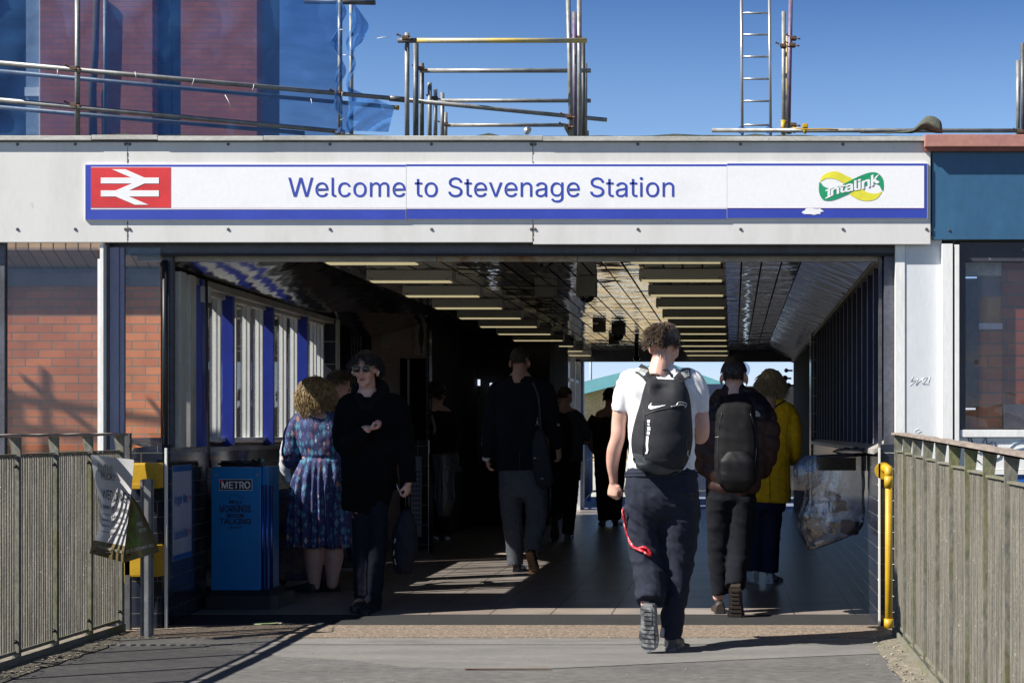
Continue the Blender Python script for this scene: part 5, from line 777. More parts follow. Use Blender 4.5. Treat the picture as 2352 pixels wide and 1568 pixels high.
# yellow housings on the tiled pier
def ybox(px, py, label, stub):
    b = MB().box(at(px[0], 0, 8.95).x, at(px[1], 0, 8.95).x, 8.90, 8.998, at(0, py[1], 8.95).z, at(0, py[0], 8.95).z, .012)
    y_ = thing('yellow_housing', at((px[0] + px[1]) / 2, py[1], 8.95), label, 'housing', 'yellow housings on the tiled pier'); part('housing_body', b, M['yellow'], y_)
    if stub: part('side_flange', MB().box(at(283, 0, 8.95).x, at(291, 0, 8.95).x, 8.93, 8.96, at(0, 1337, 8.95).z, at(0, 1262, 8.95).z, .004), M['yellow'], y_)
    else: part('cover_plate', MB().box(at(px[0] + 3, 0, 8.95).x, at(px[1] - 8, 0, 8.95).x, 8.885, 8.899, at(0, py[1] + 1, 8.95).z, at(0, py[1] - 10, 8.95).z, .003), M['yellow'], y_)
ybox((292, 370), (1062, 1120), 'yellow metal housing high on the dark tiled pier behind the banner', 0)
ybox((290, 372), (1250, 1322), 'scuffed yellow metal housing low on the dark tiled pier behind the banner', 1)

# ------------------------------------------------------------------ blue newspaper stand
ms = thing('newspaper_stand', at(550, 1397, 10.02), 'tall blue free newspaper stand with black base against the left tiled wall', 'newspaper stand')
YM = 10.02; sb = mat('stand_blue', (.0, .165, .42), .38, col2=(.0, .13, .34), scale=1.5, fine=.03); sdb = mat('stand_side_blue', (.02, .05, .25), .3)
X = lambda x: at(x, 0, YM).x; Zm = lambda y: at(0, y, YM).z
part('stand_panel', MB().box(X(485), X(599), YM, YM + .28, Zm(1354.5), Zm(1072), .006), sb, ms)
part('stand_side', MB().box(X(599.3), X(613), YM + .03, YM + .27, Zm(1354), Zm(1071), .006), sb, ms)
part('corner_profile', MB().tube(Vector((X(602), YM + .012, Zm(1353))), Vector((X(602), YM + .012, Zm(1113))), .010, 10).tube(Vector((X(609), YM + .035, Zm(1353))), Vector((X(609), YM + .035, Zm(1113))), .010, 10).tube(Vector((X(618), YM + .05, Zm(1353))), Vector((X(618), YM + .05, Zm(1116))), .012, 10), mat('blue_metal', (.05, .08, .32), .22, metal=.7), ms)
part('base', MB().prism([(X(477), YM - .05, .002), (X(626), YM - .05, .002), (X(641), YM - .02, .002), (X(641), YM + .35, .002), (X(477), YM + .35, .002)], (0, 0, .09)).prism([(X(482), YM - .03, .09), (X(626), YM - .05, .09), (X(612), YM, Zm(1355)), (X(485), YM, Zm(1355))], (0, .3, 0)), M['black_plastic'], ms)
part('top_rack', MB().tube((X(484), YM + .15, Zm(1066)), (X(585), YM + .16, Zm(1061)), .008, 8).box(X(487), X(583), YM + .17, YM + .18, Zm(1072), Zm(1058)).box(X(528), X(538), YM + .14, YM + .17, Zm(1070), Zm(1056)).box(X(562), X(570), YM + .14, YM + .17, Zm(1070), Zm(1054)).box(X(579), X(586), YM + .12, YM + .19, Zm(1072), Zm(1052)), M['black_gloss'], ms)
part('screw', MB().tube(at(591.5, 1089, YM) + Vector((0, -.004, 0)), at(591.5, 1089, YM), .008, 10).tube(at(497, 1089, YM) + Vector((0, -.003, 0)), at(497, 1089, YM), .006, 10), M['galv'], ms)
lb = part('label_plate', MB().box(X(503.6), X(579.6), YM - .0035, YM - .0005, Zm(1125), Zm(1099.5)), mat('label_white', (.75, .75, .75), .4), ms)
part('label_ground', MB().box(X(504.6), X(578.6), YM - .005, YM - .0036, Zm(1124), Zm(1100.5)), mat('label_black', (.012, .012, .02), .35), lb)
part('lettering', text_mesh('METRO', wallmap(X(508.5), Zm(1120.5), YM - .0056), cap=15.5 / 339, width=X(576) - X(508.5), bold=.04), MATS['label_white'], lb)
part('corner_flash', MB().prism([(X(504.6), YM - .0055, Zm(1100.5)), (X(515), YM - .0055, Zm(1100.5)), (X(504.6), YM - .0055, Zm(1110))], (0, .0004, 0)), mat('flash_red', (.6, .03, .05), .4), lb)
dk = mat('stand_print', (.005, .02, .06), .5)
def MT(s, y, cap, x0, x1, font=None, bold=.03): part('lettering', text_mesh(s, wallmap(X(x0), Zm(y), YM - .0015), cap=cap / 339, width=X(x1) - X(x0), bold=bold, font=font), dk, ms)
MT('Make', 1156, 9, 526, 556, 'serif', .005); MT('MORNINGS', 1175, 15.5, 504, 577, None, .045); MT('TALKING', 1202, 12, 504, 577, None, .05); MT('about', 1213, 7.5, 525, 555, 'serif', .005)
part('ribbon', MB().prism([(X(519), YM - .0015, Zm(1187)), (X(522), YM - .0015, Zm(1183)), (X(519), YM - .0015, Zm(1179)), (X(562), YM - .0015, Zm(1179)), (X(559), YM - .0015, Zm(1183)), (X(562), YM - .0015, Zm(1187))], (0, .001, 0)), dk, ms)
part('lettering', text_mesh('worth', wallmap(X(530), Zm(1185.5), YM - .0022), cap=6.5 / 339, width=X(552) - X(530), bold=.01), sb, ms)
b = MB()
for k in range(9):
    a = math.pi * (k + .5) / 9; c = at(541, 1152, YM - .0015); b.path([c + Vector((math.cos(a) * .035, 0, .02 + math.sin(a) * .02)), c + Vector((math.cos(a) * .055, 0, .02 + math.sin(a) * .04))], .0008, 4)
part('print_rays', b, dk, ms)

# posters on the side of the left pier
def PW(Y, z): return (lw(Y), Y, z)
def wallposter(name, Y0, Y1, z0, z1, mm, label, cat):
    n_ = Vector((.0995, .0, 0)); e = .004
    b = MB().prism([Vector(PW(Y0, z0)) + Vector((e, -.0004, 0)), Vector(PW(Y1, z0)) + Vector((e, -.0004, 0)), Vector(PW(Y1, z1)) + Vector((e, -.0004, 0)), Vector(PW(Y0, z1)) + Vector((e, -.0004, 0))], (-.003, 0, 0))
    o = thing(name, PW((Y0 + Y1) / 2, z0), label, cat); part('sheet', b, mm, o); return o
po = wallposter('wall_poster', 9.28, 9.72, .385, .985, mat('poster_paper', (.42, .46, .56), .4, fine=.04), 'pale blue notice naming streets on the side of the left tiled pier', 'notice')
blu = mat('poster_blue', (.02, .12, .42), .4)
for z0, z1 in ((.387, .42), (.945, .983)): part('band', MB().prism([Vector(PW(9.283, z0)) + Vector((.005, 0, 0)), Vector(PW(9.717, z0)) + Vector((.005, 0, 0)), Vector(PW(9.717, z1)) + Vector((.005, 0, 0)), Vector(PW(9.283, z1)) + Vector((.005, 0, 0))], (-.0005, 0, 0)), blu, po)
for s_, z in (('Argyle Way', .74), ('Leisure Park', .52)):
    part('lettering', text_mesh(s_, lambda u, v, z=z: Vector(PW(9.31 + u, z + v)) + Vector((.0055, 0, 0)), cap=.06, width=.32, bold=.02), blu, po)
    part('arrow', MB().prism([Vector(PW(9.66 + a, z + .03 + c)) + Vector((.0055, 0, 0)) for a, c in ((0, .008), (.02, .008), (.02, .022), (.045, 0), (.02, -.022), (.02, -.008), (0, -.008))], (-.0004, 0, 0)), mat('arrow_red', (.4, .08, .16), .5), po)
p2 = wallposter('wall_poster', 9.04, 9.18, .68, 1.04, mat('poster_white', (.5, .5, .55), .4, fine=.04), 'narrow notice with a ring symbol and red blocks beside the pier edge', 'notice')
b = MB()
for k in range(4): b.box(lw(9.11) + .002, lw(9.11) + .008, 9.09, 9.13, .74 + .03 * k, .76 + .03 * k)
part('print', b, mat('arrow_red2', (.35, .04, .10), .5), p2)
b = MB(); c0 = Vector((lw(9.11) + .006, 9.11, .96)); b.path([c0 + Vector((0, .035 * math.cos(a), .035 * math.sin(a))) for a in [i * math.pi / 8 for i in range(17)]], .004, 6); part('ring', b, ink, p2)

# poster, notice, timetable on the back wall
Y0 = 15.9
po = thing('wall_poster', at(965, 812, Y0), 'pale framed tree picture high beside the dark passage door', 'poster'); part('frame', MB().box(at(952, 0, Y0).x, at(978, 0, Y0).x, Y0, Y0 + .04, at(0, 816, Y0).z, at(0, 733, Y0).z), mat('poster_pink', (.42, .34, .34), .5), po)
part('print', MB().prism([at(963 + a, y, Y0 - .002) for a, y in ((-2, 770), (0, 752), (5, 738), (9, 752), (11, 770), (9, 788), (6, 800), (8, 810), (2, 810), (3, 800), (-1, 786))], (0, .001, 0)), mat('tree_print', (.03, .04, .015), .6), po)
single('notice', MB().box(at(873, 0, Y0).x, at(889, 0, Y0).x, Y0 + .07, Y0 + .095, at(0, 798, Y0).z, at(0, 776, Y0).z), mat('notice_white', (.45, .45, .42), .5), at(881, 798, Y0), 'tiny white notice on the dark back wall above the man with sunglasses', 'notice')
tt = thing('timetable', at(958, 1250, 15.0), 'pale timetable sheet on the wall behind the drawstring bag', 'notice'); YQ = 15.0
part('sheet', MB().box(at(944, 0, YQ).x, at(968, 0, YQ).x, YQ, YQ + .02, at(0, 1232, YQ).z, at(0, 1047, YQ).z), mat('notice_lilac', (.34, .35, .45), .5), tt)
b = MB()
for i in range(12):
    for j in range(3): b.box(at(947 + 7 * j, 0, YQ).x, at(951.5 + 7 * j, 0, YQ).x, YQ - .002, YQ - .001, at(0, 1085 + 11 * i, YQ).z, at(0, 1080 + 11 * i, YQ).z)
part('print', b, mat('timetable_ink', (.1, .1, .15), .5), tt)
part('timetable_board', MB().box(at(940, 0, YQ).x, at(982, 0, YQ).x, YQ + .03, YQ + .1, .003, at(0, 1010, YQ).z), M['tile_stack'], tt)

# ------------------------------------------------------------------ ceiling luminaires
def luminaire(xl, Y, i, row):
    t_ = thing('ceiling_light', (xl + .31, Y + .09, 2.44), '%s light from the entrance in the %s ceiling row of slim grey luminaires' % (('nearest', 'second', 'third', 'fourth', 'fifth', 'sixth', 'seventh', 'eighth', 'ninth', 'tenth', 'farthest')[i], row), 'ceiling light', 'slim luminaires in two rows under the ceiling')
    part('housing', MB().box(xl - .02, xl + .635, Y, Y + .18, 2.357, 2.436, .003), M['light_body'], t_)
    part('lens', MB().box(xl, xl + .61, Y + .03, Y + .14, 2.349, 2.356), M['lens'], t_)
    b = MB()
    for x in (xl + .0, xl + .615): b.tube((x, Y - .002, 2.375), (x, Y + .001, 2.375), .004, 6).tube((x, Y - .002, 2.42), (x, Y + .001, 2.42), .004, 6).tube((x + (.02 if x < xl + .3 else -.02), Y - .002, 2.368), (x + (.02 if x < xl + .3 else -.02), Y + .001, 2.368), .006, 6)
    part('screws', b, M['black_plastic'], t_)
for i in range(11):
    luminaire(-2.79, 10.10 + 1.235 * i, i, 'left'); luminaire(-.70, 10.02 + 1.24 * i, i, 'right')
# cameras and boxes on the ceiling
def ccam(px0, px1, py0, py1, Y, label, dome):
    c = at((px0 + px1) / 2, py1, Y); o = thing('security_camera', (c.x, Y, 2.44), label, 'camera')
    part('housing', MB().box(at(px0, 0, Y).x, at(px1, 0, Y).x, Y, Y + .16, at(0, py1, Y).z, 2.437, .006), M['camera_grey'], o)
    if dome: part('dome', MB().ball((c.x, Y + .08, at(0, py1, Y).z), ((px1 - px0) / 2.6 * Y / 3400,) * 2 + (dome * Y / 3400,), 14), M['black_gloss'], o)
ccam(1323, 1368, 635, 679, 11.75, 'grey ceiling box with a black camera dome below it, left of the white shirt hair', 14)
ccam(1228, 1274, 652, 679, 12.6, 'plain grey box fixed to the ceiling planks near the middle', 0)
ccam(1361, 1389, 742, 761, 17.0, 'small dark box on the ceiling left of the far hanging camera', 0)
ccam(1404, 1435, 738, 768, 17.6, 'far hanging black camera with round dome on the ceiling above the tee shirt man', 14)
ccam(1398, 1421, 770, 790, 19.4, 'small dark box below the far hanging camera', 0)
o = thing('security_camera', (at(1253, 0, 9.55).x, 9.55, 2.44), 'clear dome camera just behind the header at the front of the ceiling', 'camera')
q = at(1253, 599, 9.55); part('dome', MB().ball(q, (.050, .050, .045), 16), M['black_gloss'], o); part('housing', MB().tube((q.x, q.y, q.z), (q.x, q.y, 2.437), .058, 18), M['camera_grey'], o)
o = thing('security_camera', (at(1458, 0, 20).x, 20, 2.4), 'round camera dome hanging under the far end of the ceiling', 'camera'); q = at(1563 * .9333, 868, 20.6)
part('dome', MB().ball(at(1462, 822, 20.6), .05, 12), M['black_gloss'], o); part('stem', MB().tube(at(1462, 818, 20.6), (at(1462, 0, 20.6).x, 20.6, 2.436), .03, 10), M['black_plastic'], o)

# ------------------------------------------------------------------ yellow pipe at right pier
yp = thing('yellow_pipe', at(2040, 1432, 9.0), 'upright yellow pipe with an elbow into the dark pier beside the right fence', 'pipe')
a_ = at(2041, 1430, 9.0); z1 = at(0, 1092, 9.0).z
part('pipe_run', MB().tube((a_.x, 8.99, -.1), (a_.x, 8.99, z1), .0225, 16), M['yellow'], yp)
part('pipe_collar', MB().tube((a_.x, 8.99, 0.0), (a_.x, 8.99, .065), .029, 16), M['yellow'], yp); part('pipe_collar', MB().tube((a_.x, 8.99, z1 - .07), (a_.x, 8.99, z1), .028, 16), M['yellow'], yp)
b = MB(); b.path([(a_.x, 8.99, z1 - .01), (a_.x, 8.99, z1 + .02), (a_.x, 9.0, z1 + .038), (a_.x - .012, 9.03, z1 + .045), (a_.x - .02, 9.075, z1 + .045)], [.026, .027, .028, .028, .028], 16); b.tube((a_.x - .026, 9.055, z1 + .03), (a_.x - .026, 9.078, z1 + .03), .052, 20); part('pipe_elbow', b, M['yellow'], yp)

# ------------------------------------------------------------------ litter
single('litter', MB().prism([at(590, 1411, 9.3) * 1, at(610, 1409, 9.3), at(614, 1412, 9.3), at(648, 1412, 9.3), at(646, 1417, 9.3), at(600, 1417, 9.3)], (0, 0, .002)), mat('litter_green', (.22, .28, .14), .6), at(620, 1417, 9.3), 'crumpled greenish paper scrap on the dark mat in front of the newspaper stand', 'litter')
for o_ in [bpy.data.objects['litter']]:
    for v in o_.data.vertices: v.co = Vector((v.co.x, (0 if False else (v.co.z) * -6.5) , .004 + .004 * math.sin(v.co.x * 40)))
    o_.location.z = 0.004; BASE[o_.name] = o_.location.copy()
single('litter', MB().box(-2.90, -2.82, 9.22, 9.27, .003, .006), mat('litter_white', (.5, .45, .42), .6, spot=(.5, .08, .03), spotlo=.55, spotscale=30), (-2.86, 9.25, .003), 'small white and red paper scrap on the dark mat', 'litter')

# ------------------------------------------------------------------ far end: railings, buff building, lamp post, sign
def railing(x0, x1, Y, label, vert, Yb=None):
    o = thing('railing', (x0, Y, 0), label, 'railing'); Yb = Yb or Y
    def pt(t_, z): return (x0 + (x1 - x0) * t_, Y + (Yb - Y) * t_, z)
    part('rail', MB().tube(pt(0, 1.15), pt(1, 1.15), .022, 8), M['galv_dark'], o); part('rail', MB().tube(pt(0, .72), pt(1, .72), .014, 8), M['galv_dark'], o); part('rail', MB().tube(pt(0, .1), pt(1, .1), .018, 8), M['galv_dark'], o)
    b = MB()
    for k in range(vert): b.tube(pt((k + .5) / vert, .1), pt((k + .5) / vert, 1.15), .008, 6)
    part('infill_bars', b, M['galv_dark'], o); return o
railing(-3.0, 2.2, 27.3, 'dark bar railing across the far end of the walkway beyond the big tee shirt man', 46)
railing(-2.35, -2.6, 22.9, 'bar railing running out along the left of the far deck', 40, 27.3)
single('bollard', MB().tube(at(1352, 1165, 25.8), at(1352, 985, 25.8), .042, 12), mat('blue_post', (.10, .13, .36), .5), at(1352, 1165, 25.8), 'thick blue post beyond the far end of the walkway', 'post')
YB = 48.6
fb = thing('buff_brick_building', (-2, YB, -.8), 'low buff brick building with a teal gabled roof beyond the far end', 'building')
A = lambda x, y: at(x, y, YB)
part('wall', MB().prism([A(1240, 1300), A(1830, 1300), A(1830, 912), A(1700, 905), A(1530, 850), A(1240, 925)], (0, 6, 0)), M['buff_brick'], fb)
part('roof', MB().prism([A(1230, 905) + Vector((0, -.5, 0)), A(1530, 831) + Vector((0, -.5, 0)), A(1700, 893) + Vector((0, -.5, 0)), A(1700, 912) + Vector((0, -.5, 0)), A(1530, 857) + Vector((0, -.5, 0)), A(1230, 934) + Vector((0, -.5, 0))], (0, 7, 0)), mat('teal_roof', (.16, .42, .46), .5, col2=(.14, .36, .40)), fb)
single('low_wall', MB().box(-6, 6, 34, 34.3, -.8, .5), mat('pale_low_wall', (.8, .79, .72), .8), (0, 34, -.8), 'pale low wall between the far railing and the buff building', 'wall')
single('blue_hoarding', MB().box(at(1585, 0, 32).x, at(1700, 0, 32).x, 32, 32.1, -.8, at(0, 881, 32).z), mat('navy_hoarding', (.02, .035, .085), .6), at(1640, 1000, 32), 'dark navy hoarding behind the puffer jacket man beyond the far end', 'hoarding')
single('low_hoarding', MB().box(at(1690, 0, 31).x, at(1830, 0, 31).x, 31, 31.1, -.8, at(0, 886, 31).z), mat('charcoal_board', (.02, .02, .024), .7), at(1760, 1000, 31), 'black panel beyond the far end behind the blonde head', 'hoarding')
lp = thing('lamp_post', at(1357, 1000, 60), 'thin pale lamp post above the teal roof in the distance', 'lamp post'); part('pole', MB().tube(at(1357, 1050, 60), at(1357, 700, 60), .05, 8), mat('pale_pole', (.4, .5, .6), .5), lp); part('arm', MB().tube(at(1357, 702, 60), at(1340, 690, 60), .04, 6), MATS['pale_pole'], lp)
rs = thing('round_sign', at(1712, 1000, 30), 'round pale blue sign on a pole beyond the far end, left of the blonde head', 'sign'); part('disc', MB().tube(at(1705, 848, 30), at(1705, 848, 30) + Vector((0, .04, 0)), .16, 24), mat('pale_blue_sign', (.25, .36, .6), .5), rs); part('pole', MB().tube(at(1712, 1060, 30.1), at(1712, 840, 30.1), .03, 8), MATS['pale_pole'], rs)
# ------------------------------------------------------------------ people
def cr(keys, n=4):
    """smooth a list of equal-length tuples"""
    o = []; k = len(keys)
    for i in range(k - 1):
        a, b, c, d = keys[max(i - 1, 0)], keys[i], keys[i + 1], keys[min(i + 2, k - 1)]
        for j in range(n):
            t_ = j / n; o.append(tuple(.5 * (2 * b[m] + (c[m] - a[m]) * t_ + (2 * a[m] - 5 * b[m] + 4 * c[m] - d[m]) * t_ ** 2 + (-a[m] + 3 * b[m] - 3 * c[m] + d[m]) * t_ ** 3) for m in range(len(b))))
    o.append(tuple(keys[-1])); return o
class Fig:
    """one figure at depth Y; limb keys are (x, y, half width) in photo pixels, then depth offset and depth/width ratio"""
    def __init__(s, Y, foot, name='person'): s.Y = Y; s.s = F / Y; s.base = at(foot[0], foot[1], Y); s.base.z = 0
    def p(s, x, y, dy=0): return at(x, y, s.Y + dy) if False else Vector(((x - VX) / s.s, s.Y + dy, EYE - (y - VY) / s.s))
    def limb(s, mb, keys, n=16, sub=4, pw=2.0, round_=True):
        K = [tuple(list(k) + [0, .9][len(k) - 3:]) for k in keys]; K = cr(K, sub) if len(K) > 1 else K
        P_ = [s.p(k[0], k[1], k[3]) for k in K]; rings = []
        def ring(c, T, rx, ry):
            u = T.cross(Vector((0, 1, 0)))
            if u.length < .25: u = T.cross(Vector((0, 0, 1)))
            u.normalize(); v = u.cross(T).normalized(); o = []
            for j in range(n):
                a = 2 * math.pi * j / n; ca, sa = math.cos(a), math.sin(a)
                o.append(mb.b.verts.new(c + u * rx * math.copysign(abs(ca) ** (2 / pw), ca) + v * ry * math.copysign(abs(sa) ** (2 / pw), sa)))
            return o
        k = len(P_)
        for i in range(k):
            T = (P_[min(i + 1, k - 1)] - P_[max(i - 1, 0)]).normalized(); r_ = K[i][2] / s.s
            if i == 0 and round_: rings.append(ring(P_[0] - T * r_ * .55, T, r_ * .55, r_ * K[0][4] * .55))
            rings.append(ring(P_[i], T, r_, r_ * K[i][4]))
            if i == k - 1 and round_: rings.append(ring(P_[-1] + T * r_ * .55, T, r_ * .55, r_ * K[-1][4] * .55))
        for a, b2 in zip(rings, rings[1:]):
            for j in range(n): f_ = mb.b.faces.new([a[j], a[(j + 1) % n], b2[(j + 1) % n], b2[j]]); f_.smooth = True
        mb.b.faces.new(rings[0][::-1]); mb.b.faces.new(rings[-1]); return mb
def remesh(mb, vox, it=2, fac=.5):
    bmesh.ops.recalc_face_normals(mb.b, faces=mb.b.faces[:])
    me = bpy.data.meshes.new('r'); mb.b.to_mesh(me); mb.b.free(); o = bpy.data.objects.new('r', me); COL.objects.link(o)
    m_ = o.modifiers.new('r', 'REMESH'); m_.mode = 'VOXEL'; m_.voxel_size = vox; m_.use_smooth_shade = True
    if it: s_ = o.modifiers.new('s', 'SMOOTH'); s_.iterations = it; s_.factor = fac
    bpy.context.view_layer.update(); dg = bpy.context.evaluated_depsgraph_get(); r_ = bpy.data.meshes.new_from_object(o.evaluated_get(dg)); bpy.data.objects.remove(o)
    r_.polygons.foreach_set('use_smooth', [True] * len(r_.polygons)); return r_
def folds(me, amp, f=(7, 7, 12), shear=6, seed=0, mask=None):
    me.update(); N_ = [v.normal.copy() for v in me.vertices]
    for v, n_ in zip(me.vertices, N_):
        c = v.co; q = Vector((c.x * f[0] + seed, c.y * f[1], c.z * f[2] + c.x * shear))
        d = noise.noise(q) ; d2 = noise.noise(q * 2.3 + Vector((5, 1, 2)))
        rdg = (1 - abs(d) * 2.2) ** 2 * .6 + d2 * .5 - .3
        k = amp * (mask(c) if mask else 1); v.co = c + n_ * rdg * k
    return me
skin = mat('skin', (.60, .36, .28), .5, col2=(.52, .28, .21), scale=9, fine=.03)
skin_d = mat('skin_shadowed_tone', (.50, .30, .23), .5, fine=.03)
HC = Vector((0, -.012, .035)); HR = (.076, .095, .090)
def headM(c, yaw=0, pitch=0, roll=0, sc_=1): return Matrix.Translation(c) @ Matrix.Rotation(math.radians(yaw), 4, 'Z') @ Matrix.Rotation(math.radians(pitch), 4, 'X') @ Matrix.Rotation(math.radians(roll), 4, 'Y') @ Matrix.Scale(sc_, 4)
def head(mb, Mh):
    h = MB(); h.ball(HC, HR, 18); h.ball((0, .030, -.012), (.061, .064, .072), 16); h.ball((0, .036, -.066), (.047, .050, .044), 14); h.ball((0, .070, -.094), (.022, .022, .020), 10)
    for sx in (-1, 1):
        h.ball((sx * .034, .062, -.022), (.024, .026, .024), 10)
        h.ball((sx * .080, -.004, -.010), (.009, .019, .032), 10, Matrix.Rotation(sx * .35, 3, 'Z')); h.ball((sx * .078, .004, -.030), (.008, .011, .012), 8)
        h.ball((sx * .032, .080, .030), (.024, .013, .009), 10)
    h.path([(0, .088, .026), (0, .104, .0), (0, .116, -.024), (0, .104, -.034)], [.007, .009, .013, .010], 8)
    for sx in (-1, 1): h.ball((sx * .012, .101, -.030), (.009, .010, .008), 8)
    h.ball((0, .092, -.055), (.024, .010, .006), 8); h.ball((0, .089, -.065), (.020, .010, .006), 8)
    h.path([(0, -.018, -.03), (0, -.028, -.10), (0, -.040, -.19)], [.052, .054, .062], 14)
    mb.merge(h.b, Mh)
def hair(o_name, Mh, cond, parent, m, n=500, L=.05, up=.5, comb=lambda d: Vector((0, -.3, -1)), th=1.10, rad=.0035, seed=1, lift=.0, curl=0, rough_=.010, csc=(1, 1, 1)):
    rr = random.Random(seed); b = MB(); b2 = bmesh.new(); bmesh.ops.create_icosphere(b2, subdivisions=4, radius=1)
    rem = [v for v in b2.verts if not cond(v.co.normalized(), -.06)]; bmesh.ops.delete(b2, geom=rem, context='VERTS')
    for v in b2.verts:
        d = v.co.normalized(); k = th + rough_ * 6 * (noise.noise(d * 5 + Vector((seed, 0, 0)))) * .5 + rough_ * 3 * noise.noise(d * 14)
        v.co = HC + Vector((d.x * HR[0] * csc[0], d.y * HR[1] * csc[1], d.z * HR[2] * csc[2])) * k
    for f_ in b2.faces: f_.smooth = True
    b.merge(b2, Mh)
    c = 0; t3 = Mh.to_3x3()
    while c < n:
        d = Vector((rr.gauss(0, 1), rr.gauss(0, 1), rr.gauss(0, 1))).normalized()
        if not cond(d, 0): continue
        c += 1; p0 = HC + Vector((d.x * HR[0] * csc[0], d.y * HR[1] * csc[1], d.z * HR[2] * csc[2])) * (th - .06)
        g = (comb(d) + Vector((rr.uniform(-.35, .35), rr.uniform(-.35, .35), rr.uniform(-.3, .3)))).normalized(); l = L * rr.uniform(.6, 1.25); pts = [p0]; v = (d * up + g * (1 - up) + Vector((0, 0, lift))).normalized()
        if curl:
            ax = v; u = ax.orthogonal().normalized(); w_ = ax.cross(u); ph = rr.uniform(0, 6.28)
            for k in range(1, 9): a = ph + k * 1.15; gx = (ax * (1 - k / 16) + Vector((0, 0, -1)) * (k / 9)).normalized(); pts.append(p0 + gx * l * k / 8 + (u * math.cos(a) + w_ * math.sin(a)) * curl)
            b.path([Mh @ q for q in pts], [rad] * 7 + [rad * .8, rad * .3], 4, cap=False)
        else:
            for k in range(1, 4): v = (v + g * .35 - d * .12).normalized(); pts.append(pts[-1] + v * l / 3)
            b.path([Mh @ q for q in pts], [rad, rad, rad * .75, rad * .15], 4, cap=False)
    return part(o_name, b, m, parent)
def hand(mb, wr, dirv, pn, thumb, sc_=1.0, curl=1.0, spread=.0):
    """wr wrist point, dirv along the palm, pn palm normal (fingers curl towards it), thumb +1/-1 side"""
    d = Vector(dirv).normalized(); n_ = Vector(pn); n_ = (n_ - d * n_.dot(d)).normalized(); t_ = d.cross(n_) * thumb
    k = sc_; wr = Vector(wr)
    h = MB(); pts = [(0, .026, .018), (.03, .036, .017), (.06, .042, .016), (.088, .041, .013)]; rings = []
    for a, w_, th in pts:
        c = wr + d * a * k; rings.append([h.b.verts.new(c + t_ * w_ * k * math.cos(q) + n_ * th * k * math.sin(q)) for q in [2 * math.pi * j / 12 for j in range(12)]])
    for A_, B_ in zip(rings, rings[1:]):
        for j in range(12): h.b.faces.new([A_[j], A_[(j + 1) % 12], B_[(j + 1) % 12], B_[j]])
    h.b.faces.new(rings[0][::-1]); h.b.faces.new(rings[-1])
    for i, (o_, L) in enumerate(((.031, .072), (.0105, .080), (-.0105, .075), (-.031, .058))):
        p = wr + (d * (.084 - .004 * abs(i - 1)) + t_ * o_) * k; v = d.copy(); P_ = [p - d * .01 * k, p]; ang = 0
        for j, f_ in enumerate((.42, .32, .26)):
            ang += curl * (.55, .95, .7)[j]; v = d * math.cos(ang) + n_ * math.sin(ang) + t_ * o_ * spread * 8; p = p + v.normalized() * L * f_ * k; P_.append(p)
        h.path(P_, [.0095 * k, .0098 * k, .0090 * k, .0082 * k, .0068 * k], 8)
    p = wr + (d * .022 + t_ * .030) * k; v = (d * .75 + t_ * .55 + n_ * .35).normalized(); P_ = [p, p + v * .030 * k]; v2 = (d * .8 - t_ * .15 * curl + n_ * (.35 + .4 * curl)).normalized()
    P_.append(P_[-1] + v2 * .028 * k); P_.append(P_[-1] + (v2 + n_ * .1 - t_ * .2 * curl).normalized() * .022 * k); h.path(P_, [.013 * k, .012 * k, .0105 * k, .008 * k], 8)
    mb.merge(h.b)
def shoe(parent, M_, up, sole_m, nm='shoe', L=.29, W=.052, H=.085):
    """shoe with its toe along local +Y, heel at the origin, sole at z=0"""
    b = MB(); prof = [(0, .028, .075), (.02, .034, .09), (.07, .036, .092), (.12, .037, .072), (.17, .044, .058), (.22, .048, .046), (.265, .040, .036), (.288, .022, .026)]; rings = []
    for y, w_, h_ in prof:
        rings.append([b.b.verts.new(M_ @ Vector((w_ * W / .052 * math.copysign(abs(math.cos(a)) ** .75, math.cos(a)), y * L / .29, .018 + (h_ - .018) * H / .085 * max(0, math.sin(a)) ** .8 if math.sin(a) > 0 else .018 + .012 * math.sin(a)))) for a in [2 * math.pi * j / 14 for j in range(14)]])
    for A_, B_ in zip(rings, rings[1:]):
        for j in range(14): f_ = b.b.faces.new([A_[j], A_[(j + 1) % 14], B_[(j + 1) % 14], B_[j]]); f_.smooth = True
    b.b.faces.new(rings[0][::-1]); b.b.faces.new(rings[-1]); sh = part(nm, b, up, parent)
    b = MB(); o_ = []
    for a, y, w_ in ((0, -.004, .026), (1, .02, .036), (2, .08, .034), (3, .13, .036), (4, .19, .048), (5, .24, .046), (6, .28, .028), (7, .294, .012)): o_.append((w_ * W / .052, y * L / .29))
    ol = [Vector((x, y, -.008)) for x, y in o_] + [Vector((-x, y, -.008)) for x, y in o_[::-1]]
    b.prism([M_ @ p for p in ol], M_.to_3x3() @ Vector((0, 0, .026)))
    for k in range(9):      # tread bars
        y = (.025 + .028 * k) * L / .29; w_ = (.024 if k < 4 else .032) * W / .052
        bb_ = bmesh.new(); bmesh.ops.create_cube(bb_, size=1)
        for v in bb_.verts: v.co = M_ @ Vector((v.co.x * w_ * 2, y + v.co.y * .014, -.011 + v.co.z * .008))
        b.merge(bb_)
    part('sole', b, sole_m, sh); return sh
def SM(pos, yaw=0, pitch=0, roll=0): return Matrix.Translation(pos) @ Matrix.Rotation(math.radians(yaw), 4, 'Z') @ Matrix.Rotation(math.radians(pitch), 4, 'X') @ Matrix.Rotation(math.radians(roll), 4, 'Y')
def person(fig, body, label, skinm=skin, vox=.007):
    me = remesh(body, vox, 2); return single('person', me, skinm, fig.base, label, 'person')
